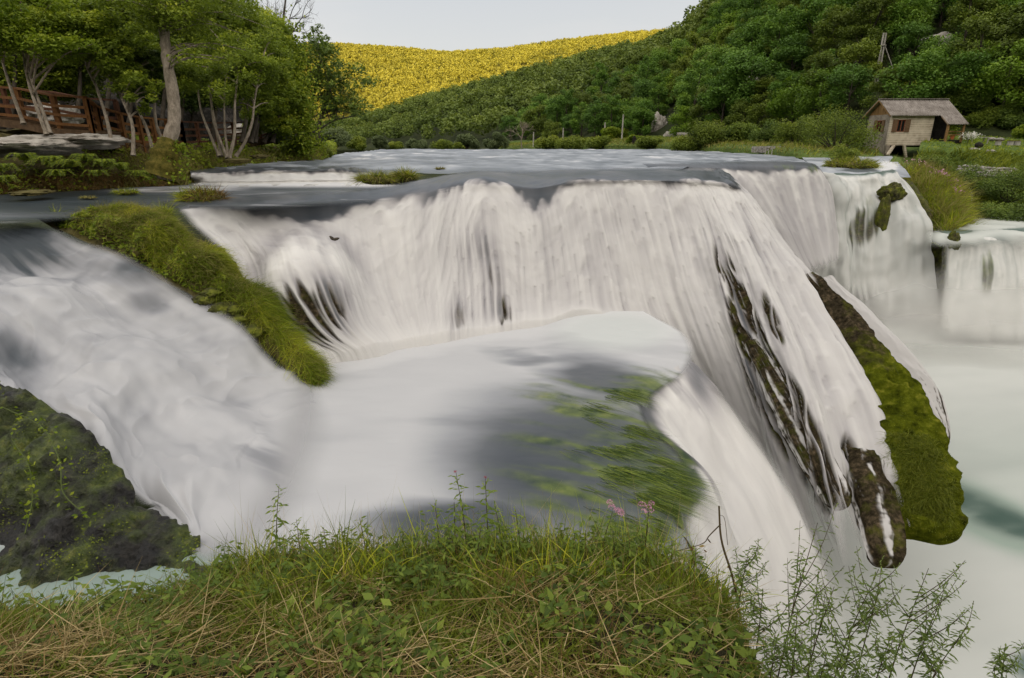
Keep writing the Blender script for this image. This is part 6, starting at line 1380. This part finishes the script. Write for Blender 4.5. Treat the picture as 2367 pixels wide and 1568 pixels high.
# willowherb bush on the right, stem by stem
for i, (u, v0, t, h, lx, lab) in enumerate([(1790, 1600, 2.2, 330, .08, 'tallest feathery stem, first of the bushy stems on the right'), (1740, 1570, 2.25, 180, -.02, 'feathery stem at the edge of the turf'), (1850, 1620, 2.15, 230, .10, 'feathery stem second from the turf'), (1905, 1640, 2.1, 280, .16, 'feathery stem with a bent tip against the mist'), (1960, 1640, 2.1, 250, .05, 'feathery stem in the middle of the bushy stems'), (2030, 1650, 2.1, 290, .10, 'straight dark feathery stem'), (2080, 1650, 2.1, 240, .10, 'feathery stem right of the straight dark one'), (2110, 1660, 2.05, 190, .28, 'feathery stem leaning far out to the right'),
    (2300, 1640, 2.2, 130, -.10, 'lone feathery stem near the right corner'), (1700, 1440, 2.5, 150, .05, 'thin feathery stem beside the dead stem'), (1820, 1640, 2.0, 200, -.05, 'low feathery stem in front of the tallest one'), (1930, 1660, 2.0, 170, .0, 'low feathery stem at the bottom of the bush'), (2000, 1660, 2.0, 170, .08, 'low feathery stem at the right of the bush'), (1770, 1640, 2.05, 150, .0, 'low feathery stem at the turf corner'), (1875, 1660, 2.0, 140, .05, 'shortest feathery stem at the bottom')]):
    stalk_plant('feathery_stem', lab, u, v0, t, h * 1.12, 'herb_dark', 90 + i, nodes=18, leaf=.056, asp=.24, lean=(lx, .05), branch=7, pair=2, taper=.45, group='feathery stems in the bottom right corner', r0=.003)
# dead stem
root = empty('withered_plant', P(1712, 1420, 2.6), 'bare dead brown stem with a side twig at the right end of the bank', 'plant'); mb = MB(); b0 = P(1712, 1420, 2.6)
mb.tube(_cr(path([(1712, 1430, 2.6), (1695, 1340, 2.6), (1668, 1250, 2.6), (1662, 1170, 2.6)]) - b0, np.linspace(0, 3, 20)), np.linspace(.006, .004, 20), 7); mb.build('stem', MAT['stem_brown'], root)
mb = MB(); mb.tube(_cr(path([(1666, 1212, 2.6), (1640, 1238, 2.62), (1622, 1258, 2.65), (1560, 1275, 2.7)]) - b0, np.linspace(0, 3, 14)), np.linspace(.003, .0015, 14), 5); mb.tube(_cr(path([(1662, 1190, 2.6), (1675, 1200, 2.6), (1682, 1260, 2.6)]) - b0, np.linspace(0, 2, 8)), .0012, 4); mb.build('twig', MAT['stem_brown'], root)
mb = MB(); mb.leaves(path([(1622, 1262, 2.64), (1630, 1275, 2.64), (1640, 1250, 2.62), (1600, 1268, 2.68), (1690, 1330, 2.58), (1700, 1350, 2.58), (1685, 1310, 2.6)]) - b0, .035, .5); mb.build('withered_leaves', MAT['grass_brown'], root)

# ---- turf strip between the cascades: grass combed down by the water
rng = np.random.default_rng(43)
X, u, v, r, c = gsample(gST, 42000, rng, .15, 2.9)
n = len(X); a = c / 6
cl_ = fbm(X[:, 0] * 2.2, X[:, 1] * 2.2, 6.0, 3); k = (rng.random(n) < np.clip(.15 + ss(.5, 1.2, r + .5 * cl_), 0, 1)) & ~((r < .9) & (c < 4.6) & (fbm(X[:, 0] * 1.2, X[:, 1] * 1.2, 2.0, 3) > -.1 + .5 * ss(.2, .9, r)))
X, r, c = X[k], r[k], c[k]; n = len(X)
dn = P(700, 850, 11) - P(300, 520, 12.2); dn /= np.linalg.norm(dn)
d = dn * .45 + np.array([-.25, -.35, .0]) * ss(1.4, .4, r)[:, None] + np.array([.25, -.1, .15]) * ss(1.6, 2.6, r)[:, None] + rng.normal(size=(n, 3)) * .42 + np.array([0, 0, .40])
mb = MB(); mb.blades(X, d, (.07 + .22 * rng.random(n) ** 1.3) * (.7 + .6 * ss(1, 4, c)) * np.clip(1 + 1.6 * fbm(X[:, 0] * 2.3, X[:, 1] * 2.3, 9.0, 3), .35, 2), .006 + .005 * rng.random(n), bend=dn * .6 + rng.normal(size=(n, 3)) * .35 + np.array([0, -.1, -.45]), seg=4, tint=np.clip(.25 + .5 * rng.random(n) + .9 * fbm(X[:, 0] * 1.3, X[:, 1] * 1.1, 4.0, 3), 0, 1), rng=rng)
tag(mb.build('strip_grass', MAT['grass_lush']), 'long green grass on the turf rib between the cascades', kind='stuff')
X, u, v, r, c = gsample(gST, 15000, rng, .6, 2.9); n = len(X); mb = MB()
mb.blades(X, dn * .35 + rng.normal(size=(n, 3)) * .4 + np.array([.1, -.1, .6]), .14 + .22 * rng.random(n), .005, bend=dn * .5 + rng.normal(size=(n, 3)) * .4 + np.array([0, 0, -.4]), seg=4, rng=rng)
tag(mb.build('strip_dry_grass', MAT['grass_tawny']), 'tawny grass mixed into the turf rib', kind='stuff')
X, u, v, r, c = gsample(gST, 2600, rng, .1, 1.6, lambda u, v, t, r, c: (c < 3.4)); mb = MB(); mb.leaves(X + np.array([0, -.03, .05]), .06 + .07 * rng.random(len(X)), .45, rng=rng, nrm=np.tile([-.3, -.5, .8], (len(X), 1))); tag(mb.build('strip_herbs', MAT['leaf_bright']), 'broad leaves trailing in the water beside the turf rib', kind='stuff')
for i, (u, v, t, rx, rz) in enumerate([(478, 692, 11.45, 24, 12), (514, 716, 11.4, 30, 14), (546, 742, 11.3, 26, 13), (544, 716, 11.42, 20, 11), (580, 768, 11.2, 26, 14), (492, 678, 11.5, 20, 10)]):
    rock('moss_cushion', ['leftmost green moss cushion on the rib edge', 'largest moss cushion on the rib edge', 'moss cushion below the largest one', 'small moss cushion high on the rib edge', 'lowest moss cushion, nearest the grass', 'small moss cushion above the largest one'][i], u, v, t, rx, rz, 'tufa_mossy', 80 + i, 'moss', ry=.22, sub=4, rough=.7, group='moss cushions on the turf rib')

# ---- grassy ridge of the right arm, banks, islets
def tuftgrass(name, g, n, L, w, mat, label, seed, r0, r1, cond=None, tl=.25):
    rng = np.random.default_rng(seed); X, u, v, r, c = gsample(g, n, rng, r0, r1, cond); n = len(X); mb = MB()
    d = rng.normal(size=(n, 3)) * np.array([.45, .45, .15]) + np.array([0, -.15, .8]); pt = fbm(X[:, 0] * .5, X[:, 1] * .5, seed, 3)
    mb.blades(X, d, L * (.5 + rng.random(n)) * (1 + .5 * pt), w * (.7 + .6 * rng.random(n)), bend=rng.normal(size=(n, 3)) * .35 + np.array([0, -.25, -.45]), seg=3, tint=np.clip(tl + .5 * rng.random(n) + .5 * pt, 0, 1), rng=rng)
    return tag(mb.build(name, MAT[mat]), label, kind='stuff')
tuftgrass('ridge_grass', gRR, 9000, .62, .045, 'grass_lush', 'tall green grass on the ridge of the right arm', 51, .2, 5, lambda u, v, t, r, c: (v > 398))
tuftgrass('ridge_dry_grass', gRR, 5200, .85, .035, 'grass_tawny', 'yellow grass on the ridge of the right arm', 52, .5, 4.2, lambda u, v, t, r, c: (v > 390))
tuftgrass('lawn_grass', gLawn, 9000, .16, .05, 'grass_lush', 'short lawn grass', 53, 2.6, 4.6)
tuftgrass('lawn_bank_growth', gLawn, 9000, .6, .06, 'grass_green', 'long grass hanging over the bank below the lawn', 54, .6, 3.1, lambda u, v, t, r, c: (v > 352))
tuftgrass('bank_grass', gRB, 12000, .35, .07, 'grass_green', 'rough grass on the right bank', 55, 1, 4, lambda u, v, t, r, c: (u < 2030), tl=.35)
tuftgrass('bank_dry_grass', gRB, 5500, .4, .06, 'grass_tawny', 'yellow grass on the right bank', 56, 1, 3.2, lambda u, v, t, r, c: (u < 2030))
rng = np.random.default_rng(57); X, u, v, r, c = gsample(gRR, 420, rng, 2.4, 4.4, lambda u, v, t, r, c: (v > 385) & (v < 470)); mb = MB(); mb.leaves(X + np.array([0, -.2, .45]) + rng.normal(size=X.shape) * .06, .13, .8, rng=rng); tag(mb.build('ridge_flowers', MAT['petal_pink']), 'pale pink flowers scattered over the ridge grass', kind='stuff')
# left bank undergrowth
rng = np.random.default_rng(58)
X, u, v, r, c = gsample(gLB, 60000, rng, .9, 4.6, lambda u, v, t, r, c: (u > -120)); pt = fbm(X[:, 0] * .8, X[:, 1] * .8, X[:, 2] * .8, 3); k = (rng.random(len(X)) < np.clip(.42 + 1.4 * pt - .20 * ss(2.0, 1.0, r), 0, 1)) & ~((r > 2.7) & (u < 240)); X = X[k]; n = len(X); mb = MB()
mb.leaves(X + np.array([0, -.08, .08]) + rng.normal(size=(n, 3)) * .10, (.07 + .09 * rng.random(n)) * np.clip(project(X)[2] / 19, 1, 2), .55, np.clip(.3 + .5 * rng.random(n) + .5 * pt[k], 0, 1), nrm=np.tile([0, -.6, .8], (n, 1)), rng=rng)
tag(mb.build('undergrowth', MAT['leaf_bright']), 'ivy and leafy undergrowth covering the left bank', kind='stuff')
tuftgrass('left_bank_grass', gLB, 15000, .40, .022, 'grass_tawny', 'dry grass hanging over the left bank', 59, 1.0, 3.0, lambda u, v, t, r, c: (u > 280))
tuftgrass('left_bank_moss', gLB, 9000, .22, .03, 'grass_brown', 'rusty moss and roots at the foot of the left bank', 60, .9, 1.8, lambda u, v, t, r, c: (u < 420))
# ferns
def fern(label, u, v, t, L, seed):
    rng = np.random.default_rng(seed + 3000); base = P(u, v, t); root = empty('fern', base, label, 'fern', 'ferns on the left bank'); mb = MB(); st_ = MB()
    for k in range(13):
        a = rng.random() * 2 * pi; d = np.array([cos(a) * .9, -abs(sin(a)) * .8, .55]); q = _cr(np.array([np.zeros(3), d * L * .5 + np.array([0, 0, .08]), d * L + np.array([0, 0, -.45 * L])]), np.linspace(0, 2, 16)); st_.tube(q, np.linspace(.008, .003, 16), 4)
        for j in range(2, 16):
            T_ = q[j] - q[j-1]; T_ /= np.linalg.norm(T_); w_ = np.cross(T_, [0, 0, 1]); w_ /= np.linalg.norm(w_) + 1e-6
            for s in (-1, 1): mb.leaves([q[j] + w_ * s * L * .13 * (1.15 - j / 16)], L * .28 * (1.15 - j / 16), .36, [.4 + .5 * rng.random()], nrm=np.array([[0, -.3, 1.]]), d=(w_ * s + T_ * .5)[None], rng=rng)
    st_.build('stem', MAT['stem_green'], root); mb.build('fronds', MAT['leaf_bright'], root)
for i, (u, v, t, L, l) in enumerate([(120, 385, 16.4, .75, 'large dark fern clump under the pale limestone shelf'), (165, 390, 16.5, .65, 'bright fern right of the large clump'), (200, 375, 16.7, .55, 'fern at the top of the overgrown bank'), (245, 388, 16.8, .6, 'fern at the middle of the overgrown bank'), (285, 395, 17, .55, 'fern left of the mossy trunk foot'), (60, 375, 16.2, .6, 'fern below the leftmost shelf'), (5, 400, 15.4, .6, 'bright fern at the left frame edge'), (15, 425, 15.2, .5, 'low fern at the left waterline'), (225, 410, 16.6, .45, 'small fern low on the bank'), (320, 410, 17.2, .45, 'small fern nearest the mossy trunk foot'), (140, 410, 16.3, .5, 'fern hanging over the dark hollow')]): fern(l, u, v, t, L, i)
# islets
def islet(label, u, v, t, w_, h_, mats, seed, L=.3, n=1300):
    rng = np.random.default_rng(seed + 4000); root = empty('grass_islet', P(u, v, t), label, 'tuft', 'grass tufts in the river'); W_, H_ = px(w_, t), px(h_, t)
    bm = bmesh.new(); bmesh.ops.create_icosphere(bm, subdivisions=3, radius=1); V_ = np.array([x.co[:] for x in bm.verts]); F_ = np.array([[x.index for x in f_.verts] for f_ in bm.faces]); bm.free()
    V_ = V_ * (1 + .25 * fbm(V_[:, 0] * 1.5 + seed, V_[:, 1] * 1.5, V_[:, 2] * 1.5, 3))[:, None] * np.array([W_, W_ * .5, H_]); mb = MB(); mb.add(V_, F_); mb.build('tuft_base', MAT['soil_bank'], root)
    for m_ in mats:
        mb = MB(); k = rng.integers(0, len(V_), n); k = k[V_[k, 2] > -H_ * .2]; d = V_[k] / np.array([W_, W_ * .5, H_]) + np.array([0, -.2, .6]) + rng.normal(size=(len(k), 3)) * .4
        side = 0.0 if len(mats) == 1 else (W_ * .3 if m_ == 'grass_brown' else -W_ * .15)
        mb.blades(V_[k] * .9 + np.array([side, 0, 0]), d, L * (.5 + rng.random(len(k))), .010 * t / 15, bend=rng.normal(size=(len(k), 3)) * .3 + np.array([0, -.2, -.75]), seg=4, rng=rng); mb.build('grass_blades', MAT[m_], root)
islet('round grass tuft with a rusty brown side in the calm channel', 465, 462, 14.9, 44, 18, ['grass_lush', 'grass_brown'], 1)
islet('low mossy tuft near the left bank', 292, 446, 16.8, 26, 4, ['grass_lush'], 2, .16, 700)
islet('thin floating tuft left of the low mossy one', 205, 458, 15.6, 18, 2, ['grass_tawny'], 3, .08, 300)
islet('wide yellow green tuft on the ledge below the river', 875, 418, 18.6, 42, 9, ['grass_tawny', 'grass_lush'], 4, .3, 900)
islet('smaller upright tuft on the ledge, right of the wide one', 938, 412, 18.8, 22, 9, ['grass_tawny', 'grass_lush'], 5, .34, 700)
islet('tiny tuft far out in the middle of the river', 1017, 391, 25, 10, 2, ['grass_tawny'], 6, .12, 200)
islet('tuft of tall grass in the shallow water at the left', 128, 498, 12.9, 10, 2, ['grass_lush'], 7, .4, 60)
islet('grass tuft streaming at the top of the main fall', 383, 505, 12.9, 14, 22, ['grass_lush'], 8, .35, 420)
islet('grass on the small island before the mill', 1975, 384, 35, 58, 9, ['grass_tawny', 'grass_lush'], 9, .5, 1600)
# grass and moss on the broad tongue
rng = np.random.default_rng(61); nr_, nc_ = tC.shape[:2]; i = rng.integers(int(nr_ * .60), int(nr_ * .90), 9000); j = np.clip((nc_ * (.58 + .07 * rng.normal(size=9000))).astype(int), 8, nc_ - 8); X = tC[i, j]; Nn = nC_[i]; mb = MB(); n = len(X)
mb.blades(X, Nn * .6 + rng.normal(size=(n, 3)) * .35 + np.array([0, 0, -.2]), .10 + .18 * rng.random(n), .008, bend=np.array([[.05, -.1, -.9]]) + rng.normal(size=(n, 3)) * .3, seg=3, rng=rng)
tag(mb.build('tongue_grass', MAT['moss_bright']), 'fine grass hanging on the broad mossy tongue', kind='stuff')
i = rng.integers(int(nr_ * .30), int(nr_ * .99), 16000); j = rng.integers(6, nc_ - 6, 16000); X = tC[i, j]; k = rng.random(16000) < .45 * ss(.3, .7, i / nr_) ; X = X[k]; Nn = nC_[i[k]]; n = len(X); mb = MB()
mb.blades(X, Nn + rng.normal(size=(n, 3)) * .5, .015 + .025 * rng.random(n), .010, bend=np.array([[0, 0, -.7]]) + rng.normal(size=(n, 3)) * .3, seg=2, rng=rng); tag(mb.build('tongue_moss', MAT['moss_bright']), 'short bright moss on the broad tongue', kind='stuff')
# water weed combed over the pool rim
rng = np.random.default_rng(62); n = 16000; q = rng.random(n); u = 1330 + 260 * q + rng.normal(size=n) * 45 ; v = 900 + 350 * rng.random(n); u = u + .28 * (v - 900); okk = (u < np.interp(v, [850, 910, 970, 1040, 1110, 1150, 1190, 1270], [1520, 1460, 1455, 1510, 1565, 1545, 1510, 1530])) & (fbm(u * .012 - v * .004, v * .035, 4.0, 3) > .20 - .28 * ss(1320, 1560, u))
u, v = u[okk], v[okk]; X = PZ(u, v, -4.3 - .01 - .03 * rng.random(len(u))); n = len(X); dr = PZ(1600., 1130., -4.3) - PZ(1380., 1060., -4.3); dr /= np.linalg.norm(dr); mb = MB()
mb.blades(X + np.array([0, 0, .028]), dr + rng.normal(size=(n, 3)) * np.array([.18, .22, .02]), (.20 + .40 * rng.random(n)) * ss(1290, 1150, v), .003 + .003 * rng.random(n), bend=np.tile(dr * .3 + np.array([.05, -.22, -.06]), (n, 1)) + rng.normal(size=(n, 3)) * .05, seg=5, rng=rng)
tag(mb.build('water_weed', MAT['weed_stream']), 'green water weed combed over the rim of the pool', kind='stuff')
# leaves and creepers on the wet rock
rng = np.random.default_rng(63); X, u, v, r, c = gsample(gRock, 52000, rng, .9, 4); pt = fbm(X[:, 0] * 1.3, X[:, 1] * 1.3, X[:, 2] * 1.3, 3); k = rng.random(len(X)) < np.clip(2.2 * pt + .25 * ss(220, 0, u) - .10, 0, 1); X = X[k]; n = len(X); mb = MB()
mb.leaves(X + np.array([0, -.03, .02]) + rng.normal(size=(n, 3)) * .02, (.010 + .026 * rng.random(n) ** 2), .6, np.clip(.12 + .4 * rng.random(n) + .5 * pt[k], 0, 1), nrm=np.tile([.2, -.8, .6], (n, 1)), rng=rng); tag(mb.build('rock_moss_leaves', MAT['grass_green']), 'small leaves and liverwort on the wet rock', kind='stuff')
for i, (pts, l) in enumerate([([(40, 930, 7.7), (130, 975, 7.35), (170, 1050, 7.0), (180, 1120, 6.75), (240, 1175, 6.5)], 'yellow creeper hanging across the wet rock'), ([(60, 1000, 7.5), (100, 1060, 7.1), (110, 1130, 6.9), (95, 1210, 6.6)], 'short leafy creeper left of the yellow one')]):
    b0 = P(*pts[0]); root = empty('creeper', b0, l, 'plant', 'creepers on the wet rock'); q = _cr(path(pts) - b0 + np.array([0, -.22, .03]), np.linspace(0, len(pts) - 1, 40)); mb = MB(); mb.tube(q, .006, 5); mb.build('stem', MAT['stem_green'], root); mb = MB(); k = rng.integers(0, 40, 70); mb.leaves(q[k] + rng.normal(size=(70, 3)) * .05, .06, .5, rng=rng); mb.build('leaves', MAT['leaf_bright'], root)
# ================================================================== LIGHT, SKY, CAMERA
SUN_EL, SUN_AZ = radians(8.0), radians(-8.0)      # the sun stands low behind the lens
w = bpy.data.worlds.new('World'); scene.world = w; w.use_nodes = True
nt = w.node_tree; nt.nodes.clear(); L = nt.links
sky = nt.nodes.new('ShaderNodeTexSky'); sky.sky_type = 'NISHITA'; sky.sun_disc = False
sky.sun_elevation = SUN_EL; sky.sun_rotation = pi + SUN_AZ; sky.air_density = 1.0; sky.dust_density = 2.0
tc = nt.nodes.new('ShaderNodeTexCoord'); sep = nt.nodes.new('ShaderNodeSeparateXYZ'); L.new(tc.outputs['Generated'], sep.inputs[0])
def wm(op, a, b=0.0, c=0.0, cl=False):
    q = nt.nodes.new('ShaderNodeMath'); q.operation = op; q.use_clamp = cl
    for i, x in enumerate((a, b, c)):
        if isinstance(x, bpy.types.NodeSocket): L.new(x, q.inputs[i])
        else: q.inputs[i].default_value = x
    return q.outputs[0]
def wmix(f, a, b):
    q = nt.nodes.new('ShaderNodeMix'); q.data_type = 'RGBA'
    for i, x in ((0, f), (6, a), (7, b)):
        if isinstance(x, bpy.types.NodeSocket): L.new(x, q.inputs[i])
        else: q.inputs[i].default_value = x if i == 0 else (*x, 1)
    return q.outputs[2]
# thin high cloud: pale grey, paler and warmer near the horizon, brightest on the evening side behind the lens
bk = wm('MULTIPLY_ADD', sep.outputs['Y'], -.5, .5)
hor = wm('SUBTRACT', 1.0, wm('MULTIPLY', sep.outputs['Z'], 3.2), 0, True)
c1 = wmix(hor, (6.4, 6.7, 7.3), (9.0, 8.8, 8.5))
c2 = wmix(wm('POWER', bk, 1.25), c1, (29.8, 27.6, 24.6))
ns = nt.nodes.new('ShaderNodeTexNoise'); ns.inputs['Scale'].default_value = 1.6; ns.inputs['Detail'].default_value = 6; ns.inputs['Roughness'].default_value = .55
mp = nt.nodes.new('ShaderNodeMapping'); mp.inputs['Scale'].default_value = (1, 1, 4.5); mp.inputs['Location'].default_value = (.3, .1, 0); L.new(tc.outputs['Generated'], mp.inputs[0]); L.new(mp.outputs[0], ns.inputs['Vector'])
cl = wm('MULTIPLY', wm('SUBTRACT', ns.outputs['Fac'], .53), 4.0, 0, True)
c3 = wmix(wm('MULTIPLY', cl, .5), c2, (9.3, 8.8, 8.6))
mix = wmix(.82, sky.outputs[0], c3)
bg = nt.nodes.new('ShaderNodeBackground'); bg.inputs[1].default_value = .1; L.new(mix, bg.inputs[0])
wo = nt.nodes.new('ShaderNodeOutputWorld'); L.new(bg.outputs[0], wo.inputs[0])

sd = bpy.data.lights.new('sun', 'SUN'); sd.energy = 5.0; sd.angle = radians(.5); sd.color = (1, .80, .46)
so = bpy.data.objects.new('sun', sd); COL.objects.link(so)
from mathutils import Vector
sdir = Vector((sin(SUN_AZ) * cos(SUN_EL), -cos(SUN_AZ) * cos(SUN_EL), sin(SUN_EL)))   # towards the sun
so.rotation_euler = sdir.to_track_quat('Z', 'Y').to_euler(); so.location = (0, -20, 60)

cd = bpy.data.cameras.new('camera'); cam = bpy.data.objects.new('camera', cd); COL.objects.link(cam)
cam.location = (0, 0, CZ); cam.rotation_euler = (pi/2 - PITCH, 0, 0)
cd.sensor_width = 36; cd.lens = 36 * F / 2367.0; cd.clip_start = .05; cd.clip_end = 6000
scene.camera = cam
scene.view_settings.view_transform = 'Standard'; scene.view_settings.look = 'None'; scene.view_settings.exposure = 0; scene.view_settings.gamma = 1
scene.render.engine = 'CYCLES'
try:
    scene.cycles.use_denoising = True; scene.cycles.transparent_max_bounces = 12; scene.cycles.max_bounces = 6
    scene.cycles.diffuse_bounces = 3; scene.cycles.sample_clamp_indirect = 8
except Exception: pass
scene.render.resolution_x, scene.render.resolution_y = 1024, 678
